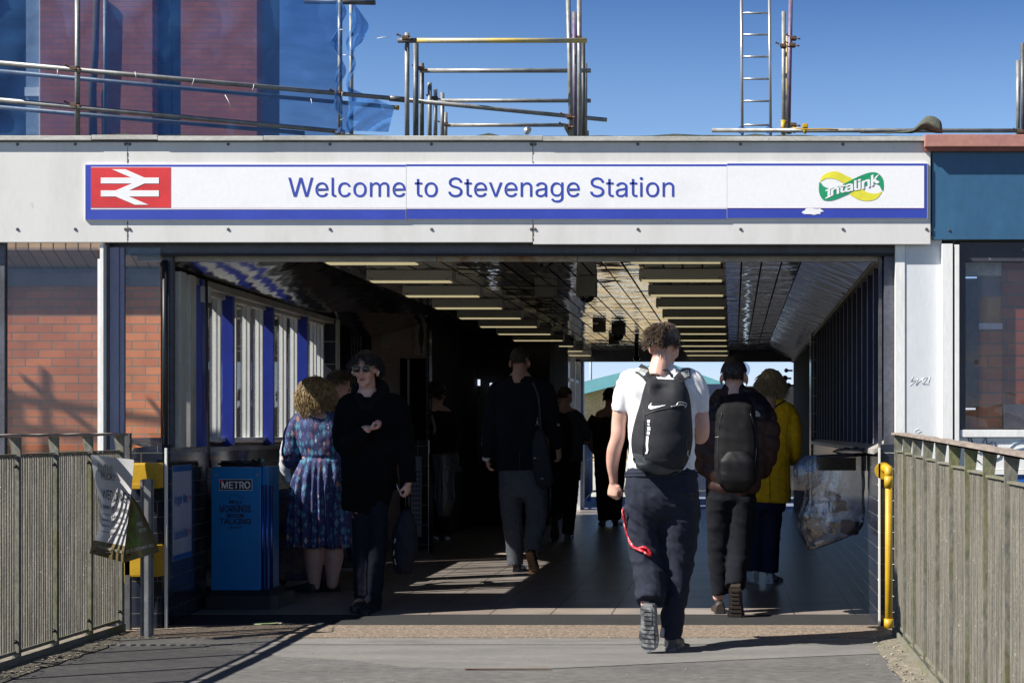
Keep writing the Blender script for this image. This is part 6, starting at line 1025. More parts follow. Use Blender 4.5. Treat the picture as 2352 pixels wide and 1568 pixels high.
def cloth(nm, mb, m, par, vox=.011, amp=.006, it=2, label=None, **k):
    me = remesh(mb, vox, it)
    if amp: folds(me, amp, **k)
    return part(nm, me, m, par, label)
def dark(n, c, r=.8, **k):
    k.setdefault('spec', .22)
    return mat(n, c, r, fine=.12, bump=.25, bscale=350, **k)
def bvh_of(o):
    bs = BASE[root_of(o).name]; return BVHTree.FromPolygons([v.co + bs for v in o.data.vertices], [p.vertices[:] for p in o.data.polygons])
def drape(me, tree, off=.003, dirv=Vector((0, 1, 0)), sub=1):
    """press a flat mesh (world coordinates, in front of the body) onto the surface behind it"""
    if sub:
        bm = bmesh.new(); bm.from_mesh(me); bmesh.ops.triangulate(bm, faces=bm.faces[:])
        for _ in range(sub): bmesh.ops.subdivide_edges(bm, edges=bm.edges[:], cuts=1, use_grid_fill=True)
        bm.to_mesh(me); bm.free()
    last = None; miss = []
    for v in me.vertices:
        h = tree.ray_cast(v.co - dirv * 2, dirv)
        if h[0] is not None: v.co = h[0] - dirv * off; last = v.co.y
        else: miss.append(v)
    for v in miss:
        if last is not None: v.co.y = last
    return me
def decal(fig, pts, tree, m, nm, par, off=.003, n=0, sub=2, holes=()):
    pts = smoothpoly(pts, n) if n else pts; me = curve_mesh([[(x, -y) for x, y in c] for c in [pts] + list(holes)])
    for v in me.vertices: v.co = fig.p(v.co.x, -v.co.y, -1)
    return part(nm, drape(me, tree, off, sub=sub), m, par)
def decal_line(fig, pts, r, tree, m, nm, par, off=.001, n=5):
    P_ = []
    for x, y in [q[:2] for q in cr([(a, b2, 0) for a, b2 in pts], 5)]:
        c = fig.p(x, y, -1); h = tree.ray_cast(c, Vector((0, 1, 0)))
        if h[0] is not None: P_.append(h[0] - Vector((0, off, 0)))
    if len(P_) > 1: return part(nm, MB().path(P_, r, n), m, par)

# ===== 1. young man in white tee shirt =====
g = Fig(8.16, (1530, 1490)); B = MB()
Mh = headM(g.p(1527, 796, .02), yaw=-22, pitch=-14, roll=2, sc_=1.0); head(B, Mh)
g.limb(B, [(1520, 855, 40, .0, .55), (1520, 900, 60, 0, .5), (1520, 1000, 58, 0, .55), (1520, 1095, 62, 0, .6)])
g.limb(B, [(1523, 822, 21, 0, .9), (1522, 842, 26, 0, .9), (1521, 860, 34, 0, .7)])
g.limb(B, [(1442, 872, 20, 0), (1432, 905, 21, 0), (1425, 945, 18.5, 0), (1421, 975, 17, 0), (1419, 1005, 16.5, -.01), (1410, 1035, 17, .01), (1406, 1065, 14.5, .03), (1407, 1092, 11, .05), (1408, 1108, 10, .06)])
hand(B, g.p(1408, 1106, .06), (-.08, .06, -1), (.55, .9, .1), 1, .92, 1.55)
g.limb(B, [(1598, 872, 20, 0), (1605, 905, 20, 0), (1609, 945, 18.5, 0), (1611, 975, 19, .0), (1610, 1000, 18, .03), (1600, 1000, 16, .10), (1580, 985, 13, .20), (1562, 972, 10, .28)])
hand(B, g.p(1560, 970, .29), (-.5, .7, .3), (-.6, -.6, .5), -1, .92, .9)
g.limb(B, [(1488, 1110, 30, 0), (1485, 1240, 24, .02), (1480, 1330, 18, -.06), (1490, 1385, 13, -.14)]); g.limb(B, [(1558, 1110, 30, 0), (1558, 1280, 24, 0), (1548, 1400, 16, 0), (1540, 1470, 13, 0)])
p1 = person(g, B, 'young man in white tee shirt and dark joggers walking in the foreground sunlight', vox=.0055)
hbrown = mat('brown_hair', (.036, .022, .014), .5, col2=(.085, .055, .034), scale=40, fine=.3)
def c_boy(d, e): return d.z > (-.42 if d.y < .1 else .25 + (d.y - .1) * .3) + e * .5 and not (abs(d.x) > .75 and d.z < -.08 + e)
hair('hair', Mh, c_boy, p1, hbrown, n=3000, L=.056, up=.10, th=1.13, comb=lambda d: Vector((.5 * math.sin(d.x * 5 + 1) - .2 + d.x * .4, -.35 + d.y * .6, -1.1 + .7 * max(0, d.z))), rad=.0021, seed=3, rough_=.022)
S_ = MB()
g.limb(S_, [(1521, 842, 27, .01, .8), (1521, 852, 44, 0, .62), (1520, 868, 76, 0, .62), (1519, 885, 84, 0, .66), (1520, 930, 82, 0, .70), (1520, 1000, 77, 0, .72), (1519, 1078, 78.5, 0, .74)], pw=2.3, round_=False)
g.limb(S_, [(1478, 866, 22, 0), (1448, 872, 25, 0), (1436, 900, 27, 0), (1430, 925, 25, 0), (1426, 946, 22.5, 0)], round_=False)
g.limb(S_, [(1565, 866, 22, 0), (1590, 872, 25, 0), (1600, 900, 27, 0), (1605, 925, 25, 0), (1608, 948, 22.5, 0)], round_=False)
tee = mat('white_cotton', (.83, .83, .84), .8, fine=.02, bump=.1, bscale=300, trans=.12)
shirt = cloth('tee_shirt', S_, tee, p1, .009, .013, f=(9, 9, 9), shear=9, seed=2)
T_ = MB()
g.limb(T_, [(1519, 1078, 80, 0, .72), (1519, 1095, 82, 0, .74), (1520, 1125, 86, 0, .76), (1521, 1160, 82, 0, .74), (1521, 1185, 62, 0, .72), (1521, 1200, 30, 0, .8)], pw=2.3)
g.limb(T_, [(1484, 1125, 42, 0, 1.15), (1479, 1160, 46, 0, 1.12), (1480, 1205, 43, 0, 1.05), (1483, 1250, 41, .0, 1), (1490, 1300, 38, -.03, 1), (1497, 1340, 36, -.08, 1), (1497, 1376, 34, -.14, .95)], round_=False)
g.limb(T_, [(1558, 1125, 42, 0, 1.15), (1563, 1160, 46, 0, 1.12), (1563, 1210, 43, 0, 1.02), (1560, 1270, 38, .01, .98), (1556, 1337, 31, 0, 1), (1547, 1400, 28, -.01, 1), (1539, 1464, 25, -.01, 1.15)], round_=False)
jog = dark('navy_black_jersey', (.015, .018, .031), .9, col2=(.020, .023, .037), scale=3)
tr_ = cloth('joggers', T_, jog, p1, .009, .013, it=5, f=(9, 9, 12), shear=7, seed=5, mask=lambda c: 1 if c.z < .9 else .35)
b = MB(); w_ = [g.p(1519 + 80.5 * math.cos(a), 1092 + 3 * math.sin(a), 80.5 / g.s * .75 * math.sin(a)) for a in [i * math.pi / 12 for i in range(25)]]
part('waistband', b.path(w_, .012, 8, cap=False).path([q + Vector((0, 0, .016)) for q in w_], .010, 8, cap=False), jog, tr_)
tj = bvh_of(tr_)
decal_line(g, [(1556, 1133), (1596, 1131)], .0022, tj, M['black_plastic'], 'pocket_seam', tr_); decal_line(g, [(1556, 1143), (1596, 1142)], .0018, tj, M['black_plastic'], 'pocket_seam', tr_)
su = mat('grey_trainer', (.20, .22, .23), .5, col2=(.10, .11, .12), scale=20); ss = mat('grey_sole', (.24, .25, .25), .6, col2=(.06, .06, .065), scale=14, lo=.45, hi=.55, fine=.2)
shoe(p1, SM(g.p(1492, 1379, -.20), yaw=-6, pitch=-78, roll=0) @ Matrix.Rotation(math.radians(8), 4, 'Y'), su, ss, L=.262, W=.057); 
shoe(p1, SM(g.p(1540, 1488, -.06) * 1 + Vector((0, 0, .0)), yaw=-6), mat('dark_trainer', (.045, .05, .055), .5, spot=(.2, .2, .2), spotlo=.66, spotscale=60), ss, L=.28, W=.055)
# lanyard
lr = mat('red_lanyard', (.62, .015, .03), .5, spot=(.75, .6, .6), spotlo=.60, spotscale=70)
ln = []
for x, y in ((1433, 1166), (1435, 1185), (1438, 1206), (1444, 1231), (1455, 1250), (1468, 1257), (1482, 1262), (1494, 1270), (1497, 1266), (1490, 1256), (1480, 1252), (1470, 1255)):
    h = tj.ray_cast(g.p(max(x, 1441), y, -1), Vector((0, 1, 0))); yy = (h[0].y if h[0] is not None else 8.1) - .012; q = g.p(x, y); ln.append(Vector((q.x, yy, q.z)))
b = MB(); 
ln = [Vector(q) for q in cr([tuple(v) for v in ln], 4)]
for i, q in enumerate(ln[:-1]): pass
b.path(ln, [.0085 if i % 6 else .006 for i in range(len(ln))], 6)
single('lanyard', b, lr, ln[0], 'red lanyard hanging from the pocket of the dark joggers', 'lanyard')
# backpack
bk = thing('backpack', g.p(1520, 1085, -.2), 'black backpack with white tick mark and grey base on the white tee shirt', 'backpack')
rows = [(872, 1497, 1533, .035), (876, 1490, 1571, .055), (884, 1486, 1576, .075), (900, 1481, 1583, .095), (925, 1475, 1588, .11), (960, 1464, 1591, .125), (1000, 1455, 1593, .135), (1030, 1455, 1590, .14), (1055, 1461, 1583, .13), (1072, 1470, 1573, .115), (1082, 1488, 1560, .085), (1087, 1505, 1545, .05)]
B2 = MB(); rings = []
for y, x0, x1, dp in cr(rows, 4):
    cx = (x0 + x1) / 2; rx = (x1 - x0) / 2; c = g.p(cx, y, -.125 - .02); o = []
    for j in range(48):
        a = 2 * math.pi * j / 48; ca, sa = math.cos(a), math.sin(a); pw = 2.9
        X_ = rx / g.s * math.copysign(abs(ca) ** (2 / pw), ca); Y_ = dp * math.copysign(abs(sa) ** (2 / pw), sa)
        xx = X_ * g.s + cx
        if Y_ < 0:      # crumple: collapsed notch at the top, panel bulges
            tt_ = max(0, 1 - abs(y - 893) / 26) * max(0, 1 - abs(xx - 1524) / 26); Y_ += .05 * tt_
            Y_ -= .012 * math.sin((xx - 1490) / 70 * 3.14) * (940 < y < 1060)
        q = c + Vector((X_, Y_ * 1.0, 0)); q += Vector((0, 1, .5)) * .006 * noise.noise(Vector((xx * .03, y * .05, Y_ * 9))) ; o.append(B2.b.verts.new(q))
    rings.append(o)
for A_, B_ in zip(rings, rings[1:]):
    for j in range(48): f_ = B2.b.faces.new([A_[j], A_[(j + 1) % 48], B_[(j + 1) % 48], B_[j]]); f_.smooth = True
B2.b.faces.new(rings[0][::-1]); B2.b.faces.new(rings[-1])
nyl = dark('black_nylon', (.017, .018, .022), .72, col2=(.022, .023, .028), scale=3); 
bd = part('pack_body', B2, nyl, bk); tb = bvh_of(bd)
gpn = dark('grey_coated_base', (.045, .052, .058), .5, col2=(.075, .083, .09), scale=12)
decal(g, [(1457, 1038), (1483, 1042), (1490, 1052), (1515, 1064), (1545, 1074), (1574, 1074), (1565, 1083), (1553, 1087), (1500, 1087), (1482, 1081), (1468, 1071), (1460, 1054)], tb, gpn, 'base_panel', bk, .003, sub=3)
Z4 = lambda X_, Y_: (1381.3 + .2381 * X_, 728 + .2381 * Y_)
wh = mat('white_print', (.85, .85, .85), .4, fine=0)
decal(g, [Z4(*q) for q in ((508, 832), (497, 840), (484, 858), (480, 874), (487, 886), (505, 890), (535, 885), (633, 857), (633, 853), (560, 863), (522, 864), (508, 858), (503, 848))], tb, wh, 'tick_mark', bk, .0045, n=3, sub=1)
for pl_ in (((470, 993), (496, 993), (494, 1020), (472, 1018)), ((472, 1025), (492, 1030), (490, 1048), (474, 1042)), ((470, 1057), (498, 1055), (500, 1092), (472, 1090)), ((468, 1097), (495, 1101), (491, 1133), (466, 1128)), ((462, 1142), (484, 1146), (478, 1230), (482, 1275), (470, 1308), (450, 1308), (462, 1280), (458, 1220))):
    decal(g, [Z4(*q) for q in pl_], tb, wh, 'reflective_strip', bk, .004, sub=1)
pipe = mat('black_piping', (.012, .012, .014), .5, fine=0)
decal_line(g, [Z4(*q) for q in ((432, 1335), (438, 1200), (440, 1050), (447, 965), (470, 935), (560, 905), (700, 882), (830, 850))], .0028, tb, pipe, 'zip_seam', bk)
decal_line(g, [Z4(*q) for q in ((440, 1340), (480, 1385), (560, 1420), (690, 1455), (760, 1450))], .0024, tb, pipe, 'zip_seam', bk)
decal_line(g, [Z4(*q) for q in ((345, 1000), (440, 1005))], .002, tb, pipe, 'pocket_seam', bk); decal_line(g, [Z4(*q) for q in ((395, 800), (432, 900), (440, 1000), (430, 1200), (425, 1330))], .002, tb, pipe, 'pocket_seam', bk)
decal_line(g, [Z4(*q) for q in ((470, 660), (490, 800), (480, 930))], .0015, tb, pipe, 'pocket_seam', bk)
sil = mat('silver_zip', (.55, .55, .55), .35, metal=.7)
decal_line(g, [Z4(*q) for q in ((692, 868), (740, 858), (765, 828), (832, 840), (820, 880))], .0032, tb, sil, 'zip_pull', bk, .004); decal_line(g, [Z4(*q) for q in ((735, 860), (790, 850), (822, 862))], .0032, tb, sil, 'zip_pull', bk, .004)
decal_line(g, [Z4(*q) for q in ((848, 1275), (845, 1320), (858, 1345), (850, 1400))], .003, tb, sil, 'zip_pull', bk, .004); decal_line(g, [Z4(*q) for q in ((840, 1160), (830, 1220), (848, 1290))], .0028, tb, pipe, 'zip_seam', bk, .003)
ts = bvh_of(shirt)
def strap(pts, wpx, nm, m, par, off=.012, th=.007):
    L_ = []; R__ = []
    K = cr([(a, b2, 0) for a, b2 in pts], 5)
    for i, (x, y, _) in enumerate(K):
        x2, y2, _ = K[min(i + 1, len(K) - 1)]; x1, y1, _ = K[max(i - 1, 0)]; dx, dy = x2 - x1, y2 - y1; l = math.hypot(dx, dy); nx, ny = -dy / l * wpx / 2, dx / l * wpx / 2
        for S2, sg_ in ((L_, 1), (R__, -1)):
            q = g.p(x + nx * sg_, y + ny * sg_, -1); h = ts.ray_cast(q, Vector((0, 1, 0)))
            y_ = h[0].y if h[0] is not None else (S2[-1].y + .03 if S2 else 8.1); S2.append(Vector((q.x, min(y_, 8.3) - off, q.z)))
    b = MB(); n_ = len(L_)
    b.grid([[a, (a + c) / 2 - Vector((0, .006, 0)), c, c + Vector((0, th, 0)), (a + c) / 2 + Vector((0, th, 0)), a + Vector((0, th, 0)), a] for a, c in zip(L_, R__)])
    return part(nm, b, m, par)
sl_ = strap([Z4(505, 625), Z4(450, 560), Z4(400, 515), Z4(350, 488)], 25, 'strap', nyl, bk); sr_ = strap([Z4(740, 625), Z4(775, 580), Z4(815, 545), Z4(860, 540)], 24, 'strap', nyl, bk)
refl = mat('pale_reflective_web', (.42, .44, .42), .3, metal=.3, col2=(.28, .30, .29), scale=30)
strap([Z4(438, 548), Z4(405, 520), Z4(368, 498)], 17, 'strap_webbing', refl, sl_, .017, .004); strap([Z4(790, 565), Z4(820, 545), Z4(850, 540)], 16, 'strap_webbing', refl, sr_, .017, .004)
b = MB(); b.path([g.p(*Z4(x, y), dy) for x, y, dy in ((545, 605, -.10), (568, 550, -.10), (600, 518, -.09), (640, 510, -.09), (668, 540, -.09), (690, 590, -.10), (720, 632, -.11))], .0065, 8); part('carry_handle', b, nyl, bk)
b = MB(); b.path([g.p(1446, 975, .03), g.p(1450, 1000, -.02), g.p(1456, 1018, -.05)], .004, 6); part('side_strap', b, nyl, bk)

# ===== 2. man with sunglasses, long dark coat =====
g = Fig(9.95, (850, 1398)); B = MB()
Mh = headM(g.p(842, 850, -.02), yaw=178, pitch=-3, sc_=1.0); head(B, Mh)
g.limb(B, [(843, 895, 22, 0), (846, 915, 24, 0), (850, 940, 50, 0, .5), (850, 1010, 52, 0, .5), (850, 1110, 50, 0, .5)])
g.limb(B, [(795, 925, 18, 0), (788, 1000, 15, 0), (795, 1020, 14, -.05), (845, 990, 11, -.16), (862, 984, 9, -.18)]); hand(B, g.p(862, 983, -.185), (.95, -.2, .18), (-.15, -.3, .9), 1, .92, 1.5)
g.limb(B, [(915, 925, 18, 0), (928, 1000, 15, 0), (938, 1070, 12, -.04), (941, 1108, 9, -.05)]); hand(B, g.p(941, 1106, -.05), (-.03, -.1, -1), (-.9, .2, 0), -1, .9, 1.35)
g.limb(B, [(830, 1120, 24, 0), (832, 1250, 18, 0), (834, 1370, 11, 0)]); g.limb(B, [(868, 1120, 24, 0), (868, 1250, 18, 0), (864, 1385, 11, 0)])
p2_ = person(g, B, 'young man in sunglasses and long black coat walking towards us past the windows', vox=.0055)
hdark = mat('black_brown_hair', (.014, .010, .008), .5, col2=(.024, .017, .013), scale=40)
def c_sg(d, e): return d.z > (-.50 if d.y < -.1 else (-.12 if d.y < .38 else .26 + (.34 if abs(d.x - .05) < .24 else 0))) + e * .5
hair('hair', Mh, c_sg, p2_, hdark, n=2200, L=.062, up=.18, th=1.15, comb=lambda d: Vector((d.x * 1.2, .3, -1)), rad=.0024, seed=5, rough_=.02)
b = MB()
for sx in (-1, 1): b.merge(MB().ball((0, 0, 0), (.0265, .006, .0225), 16).b, Mh @ Matrix.Translation((sx * .033, .103, .010)) @ Matrix.Rotation(-sx * .15, 4, 'Z'))
gl_ = part('sunglasses', b, M['black_gloss'], p2_); b = MB()
for sx in (-1, 1): b.path([Mh @ Vector((sx * .033 + .0275 * math.cos(a), .104 - abs(.006 * math.cos(a)), .010 + .0235 * math.sin(a))) for a in [i * math.pi / 10 for i in range(21)]], .0018, 5, cap=False)
b.path([Mh @ Vector((-.012, .112, .026)), Mh @ Vector((.012, .112, .026))], .0018, 5)
for sx in (-1, 1): b.path([Mh @ Vector((sx * .066, .100, .024)), Mh @ Vector((sx * .080, .04, .016)), Mh @ Vector((sx * .084, .0, .008))], .0022, 5)
part('sunglasses_frame', b, mat('gold_wire', (.6, .42, .2), .25, metal=.9), gl_)
part('lips', MB().merge(MB().ball((0, .0975, -.056), (.021, .006, .0045), 10).ball((0, .0965, -.064), (.018, .006, .005), 10).b, Mh), mat('lips', (.42, .13, .12), .45), p2_)
for sx in (-1, 1): part('earbud', MB().merge(MB().ball((sx * .089, .010, -.014), (.006, .008, .012), 8).b, Mh), M['white'], p2_)
b = MB(); 
for sx in (-1, 1): b.merge(MB().path([(sx * .015, .098, .042), (sx * .036, .094, .047), (sx * .056, .078, .040)], [.004, .005, .002], 5).b, Mh)
part('eyebrows', b, hdark, p2_)
C = MB(); coatm = dark('black_wool', (.004, .004, .005), 1, spec=.15)
g.limb(C, [(850, 905, 36, -.01, .8), (850, 918, 62, 0, .55), (851, 935, 74, 0, .48), (851, 980, 70, 0, .5), (848, 1040, 66, 0, .5), (845, 1110, 62, 0, .48), (835, 1178, 52, 0, .42)], pw=2.4, round_=False)
g.limb(C, [(870, 1090, 42, .02, .5), (878, 1130, 38, .03, .45)], round_=False)
g.limb(C, [(812, 925, 27, 0), (798, 935, 26, 0), (788, 970, 24, 0), (786, 1005, 23, 0), (796, 1025, 22, -.05), (820, 1012, 19, -.12), (852, 990, 16, -.17)])
g.limb(C, [(890, 925, 26, 0), (912, 935, 27, 0), (925, 975, 24, 0), (933, 1030, 22, -.02), (939, 1075, 20, -.04), (942, 1108, 18, -.05)], round_=False)
ct = cloth('coat', C, coatm, p2_, .012, .007, seed=9)
C = MB(); g.limb(C, [(820, 915, 17, .02), (822, 895, 17, .05), (835, 882, 17, .085), (855, 880, 17, .085), (872, 893, 19, .05), (876, 915, 18, .0)]); g.limb(C, [(826, 912, 15, -.03), (838, 928, 14, -.07), (850, 934, 13, -.08)]); g.limb(C, [(874, 910, 16, -.03), (862, 928, 14, -.07), (850, 934, 13, -.08)])
cloth('hood', C, dark('black_jersey', (.006, .006, .007), .95, spec=.2), p2_, .012, .004, seed=4)
C = MB(); g.limb(C, [(848, 1090, 48, 0, .5), (848, 1150, 46, 0, .5)], round_=False); g.limb(C, [(832, 1140, 25, 0), (832, 1240, 21, 0), (832, 1320, 19, -.02), (834, 1378, 18, -.02)], round_=False); g.limb(C, [(868, 1140, 26, 0), (870, 1240, 22, -.02), (866, 1320, 20, -.05), (862, 1388, 19, -.06)], round_=False)
cloth('trousers', C, dark('navy_trousers', (.010, .012, .022), .9), p2_, .011, .008, seed=3)
bs = M['black_plastic']; shoe(p2_, SM(g.p(834, 1392, .06), yaw=180, pitch=0), bs, bs, L=.28); shoe(p2_, SM(g.p(863, 1399, .02) + Vector((0, 0, 0)), yaw=176), bs, bs, L=.28)
C = MB(); g.limb(C, [(852, 1046, 1.2, -.22), (855, 1062, 1.2, -.21)], n=6)
b = MB(); b.path([g.p(915, 1108, -.13) + Vector((0, 0, 0)) if False else g.p(922, 1108, -.14), g.p(925, 1118, -.145), g.p(929, 1128, -.14)], .004, 6); part('zip_pull', b, sil, ct)
db = thing('drawstring_bag', g.p(935, 1318, -.06), 'black drawstring bag carried in the hand of the man in sunglasses', 'bag'); C = MB()
g.limb(C, [(940, 1166, 8, -.06, 1), (938, 1185, 18, -.06, .7), (935, 1215, 28, -.06, .55), (934, 1250, 30, -.06, .55), (931, 1290, 24, -.06, .55), (929, 1314, 20, -.06, .5)], round_=False)
cloth('bag_body', C, dark('black_bag_nylon', (.008, .009, .016), .6), db, .010, .008, seed=8)
part('cord', MB().path([g.p(943, 1166, -.06), g.p(945, 1145, -.06), g.p(943, 1128, -.06)], .005, 6).path([g.p(937, 1166, -.06), g.p(936, 1145, -.06), g.p(940, 1128, -.06)], .004, 6), bs, db)
strokes([[(908, 1235), (906, 1246)], [(905, 1262), (904, 1274)], [(906, 1282), (909, 1296)]], .004, 9.80, mat('faint_white_mark', (.3, .3, .32), .5), 'print', db)

# ===== 3. woman in leaf print dress =====
g = Fig(11.04, (722, 1360)); B = MB()
Mh = headM(g.p(722, 908, .02), yaw=35, pitch=-14, roll=-4, sc_=.98); head(B, Mh)
g.limb(B, [(728, 930, 17, 0), (735, 950, 26, 0), (738, 965, 52, 0, .55), (740, 1030, 46, 0, .6), (740, 1120, 52, 0, .6), (738, 1200, 50, 0, .55)])
g.limb(B, [(682, 975, 18, 0), (668, 1015, 16, 0), (664, 1045, 15, .0), (660, 1060, 12, .12), (668, 1050, 10, .24)]); hand(B, g.p(668, 1050, .24), (.4, .8, 0), (.6, 0, .8), 1, .88, .7)
g.limb(B, [(790, 975, 18, 0), (800, 1015, 15, 0.05), (795, 1040, 13, .15), (770, 1030, 10, .26)]); hand(B, g.p(770, 1030, .26), (-.6, .6, .2), (-.5, 0, .8), -1, .88, .7)
g.limb(B, [(718, 1180, 27, 0), (720, 1250, 22.5, 0), (721, 1280, 23, 0), (721, 1310, 18, 0), (723, 1348, 12, 0)]); g.limb(B, [(764, 1180, 27, .02), (765, 1250, 21, .02), (765, 1280, 22, .02), (763, 1310, 17, .02), (761, 1345, 12, .02)])
p3_ = person(g, B, 'curly blonde woman in navy leaf print dress standing by the windows, back turned', vox=.0065)
hbl = mat('curly_blonde_hair', (.50, .35, .15), .5, col2=(.20, .12, .05), scale=30, lo=.4, hi=.6, fine=.3)
def c_cu(d, e): return d.z > (-.75 if d.y < .35 else .1) + e * .3
hair('hair', Mh, c_cu, p3_, hbl, n=2600, L=.135, up=.52, th=1.15, comb=lambda d: Vector((d.x * .9, d.y * .3 - .1, -.9)), rad=.0021, seed=8, rough_=.04, curl=.0085, csc=(1.12, 1, 1))
# printed cloth: leaf shapes scattered by a cell pattern
m = bpy.data.materials.new('leaf_print'); m.use_nodes = True; t = m.node_tree; N = t.nodes; p = N['Principled BSDF']; p.inputs['Roughness'].default_value = .75
tc = N.new('ShaderNodeTexCoord'); mp = N.new('ShaderNodeMapping'); mp.inputs['Scale'].default_value = (1.3, .35, .62); _lnk(t, tc.outputs['Object'], mp.inputs[0]); 
def vor(sc_, rnd): v = N.new('ShaderNodeTexVoronoi'); v.inputs['Scale'].default_value = sc_; v.inputs['Randomness'].default_value = rnd; _lnk(t, mp.outputs[0], v.inputs[0]); return v
def mixc(f, a, b2):
    x = N.new('ShaderNodeMix'); x.data_type = 'RGBA'; _lnk(t, f, x.inputs[0])
    for s_, k in ((a, 6), (b2, 7)):
        if isinstance(s_, tuple): x.inputs[k].default_value = (*s_, 1)
        else: _lnk(t, s_, x.inputs[k])
    return x.outputs[2]
def rng(src, a, b2, c=0, d=1): r_ = N.new('ShaderNodeMapRange'); r_.inputs[1].default_value = a; r_.inputs[2].default_value = b2; r_.inputs[3].default_value = c; r_.inputs[4].default_value = d; _lnk(t, src, r_.inputs[0]); return r_.outputs[0]
v1 = vor(25, .6); v1.distance = 'MANHATTAN'; sep = N.new('ShaderNodeSeparateColor'); _lnk(t, v1.outputs['Color'], sep.inputs[0])
cr_ = N.new('ShaderNodeValToRGB'); cr_.color_ramp.interpolation = 'CONSTANT'; els = [(0, (.06, .24, .36)), (.26, (.28, .12, .17)), (.38, (.09, .33, .44)), (.55, (.62, .54, .52)), (.62, (.14, .30, .46)), (.84, (.50, .24, .16)), (.90, (.08, .16, .34))]
while len(cr_.color_ramp.elements) < len(els): cr_.color_ramp.elements.new(.5)
for e_, (q, c) in zip(cr_.color_ramp.elements, els): e_.position = q; e_.color = (*c, 1)
_lnk(t, sep.outputs[0], cr_.inputs[0]); wv = N.new('ShaderNodeTexWave'); wv.inputs['Scale'].default_value = 60; wv.inputs['Distortion'].default_value = 5; wv.bands_direction = 'Z'; _lnk(t, tc.outputs['Object'], wv.inputs[0])
lf = mixc(rng(wv.outputs[0], .3, .7, 0, .35), cr_.outputs[0], (.06, .07, .18))
c1 = mixc(rng(v1.outputs['Distance'], .58, .62, 1, 0), (.045, .052, .15), lf)
v2 = vor(55, .9); v2.distance = 'MANHATTAN'; sp2 = N.new('ShaderNodeSeparateColor'); _lnk(t, v2.outputs['Color'], sp2.inputs[0]); mm_ = N.new('ShaderNodeMath'); mm_.operation = 'MULTIPLY'; _lnk(t, rng(v2.outputs['Distance'], .20, .26, 1, 0), mm_.inputs[0]); _lnk(t, rng(sp2.outputs[1], .55, .57), mm_.inputs[1])
_lnk(t, mixc(mm_.outputs[0], c1, (.50, .42, .44)), p.inputs['Base Color']); leafm = m
C = MB()
g.limb(C, [(740, 948, 32, .0, .7), (742, 960, 58, 0, .5), (742, 975, 66, 0, .52), (742, 1010, 60, 0, .58), (744, 1045, 50, 0, .62), (742, 1070, 56, 0, .62), (738, 1110, 66, 0, .62), (733, 1180, 70, 0, .62), (731, 1252, 72, 0, .62)], pw=2.3, round_=False)
g.limb(C, [(760, 1100, 40, -.03, .5), (778, 1180, 20, -.05, .7), (786, 1248, 16, -.05, .7)], round_=False)
g.limb(C, [(694, 962, 22, 0), (681, 980, 23, 0), (671, 1010, 22, 0), (667, 1045, 22, .0), (664, 1060, 19, .05)])
g.limb(C, [(785, 962, 22, 0), (798, 985, 22, 0.02), (802, 1020, 20, .05), (796, 1042, 17, .12)])
def dm(c): return 1.6 if c.z < 1.0 else .5
me = remesh(C, .009, 2); me.update(); NN = [v.normal.copy() for v in me.vertices]
for v, n_ in zip(me.vertices, NN):
    z = v.co.z; th_ = math.atan2(v.co.y - 11.04, v.co.x - g.p(738, 0).x); k = max(0, min(1, (1.02 - z) / .25))
    if z > .96 + .05 and False: pass
    v.co += n_ * (k * .016 * math.sin(th_ * 17 + 2.2 * noise.noise(Vector((z * 2, th_ * 2, 0)))) + .007 * noise.noise(v.co * 14))
    if abs(z - (EYE - (1051 - VY) / g.s)) < .012: v.co -= n_ * .008
dr = part('dress', me, leafm, p3_)
sh_ = mat('dark_clog', (.02, .022, .02), .6); shoe(p3_, SM(g.p(728, 1358, -.02), yaw=72), sh_, sh_, L=.25, H=.07); shoe(p3_, SM(g.p(770, 1356, .06), yaw=60), sh_, sh_, L=.25, H=.07)
C = MB(); g.limb(C, [(652, 1012, 9, .05, 1), (650, 1040, 12, .05, 1.2), (650, 1075, 13, .05, 1.2), (655, 1105, 9, .05, 1)]); tb_ = thing('tote_bag', g.p(650, 1112, .05), 'white and pink tote bag hanging at the left arm of the curly haired woman', 'bag')
cloth('bag_body', C, mat('white_tote', (.62, .62, .64), .7, spot=(.45, .1, .1), spotlo=.66, spotscale=18), tb_, .009, .008, seed=7)
part('handle', MB().path([g.p(648, 1018, .05), g.p(655, 1003, .04), g.p(664, 1010, .03)], .006, 6), dark('maroon_handle', (.05, .02, .03)), tb_)

# ===== 4. man bending his head behind her =====
g = Fig(11.75, (785, 1300)); B = MB()
Mh = headM(g.p(776, 889, 0), yaw=-62, pitch=-22, sc_=1.0); head(B, Mh)
g.limb(B, [(768, 915, 16, 0), (764, 935, 22, 0), (768, 960, 42, 0, .6), (775, 1060, 42, 0, .6), (780, 1110, 40, 0, .6)]); g.limb(B, [(738, 955, 17, -.1), (742, 1010, 14, -.1), (775, 1015, 10, .05)]); hand(B, g.p(775, 1015, .05), (.8, .5, .1), (0, 0, -1), 1, .9, .9)
g.limb(B, [(810, 955, 17, .1), (818, 1010, 14, .1), (838, 1010, 10, .2)]); hand(B, g.p(838, 1010, .2), (.7, .7, .1), (0, 0, 1), -1, .9, .9)
g.limb(B, [(772, 1110, 20, -.03), (775, 1290, 10, -.03)]); g.limb(B, [(798, 1110, 20, .08), (800, 1290, 10, .08)])
p4_ = person(g, B, 'short haired man looking down, half hidden between the leaf print dress and the black coat', vox=.0065)
def c_s(d, e): return d.z > (-.35 if d.y < -.2 else (.0 if d.y < .25 else .38 + .25 * (d.y - .25))) + e * .5
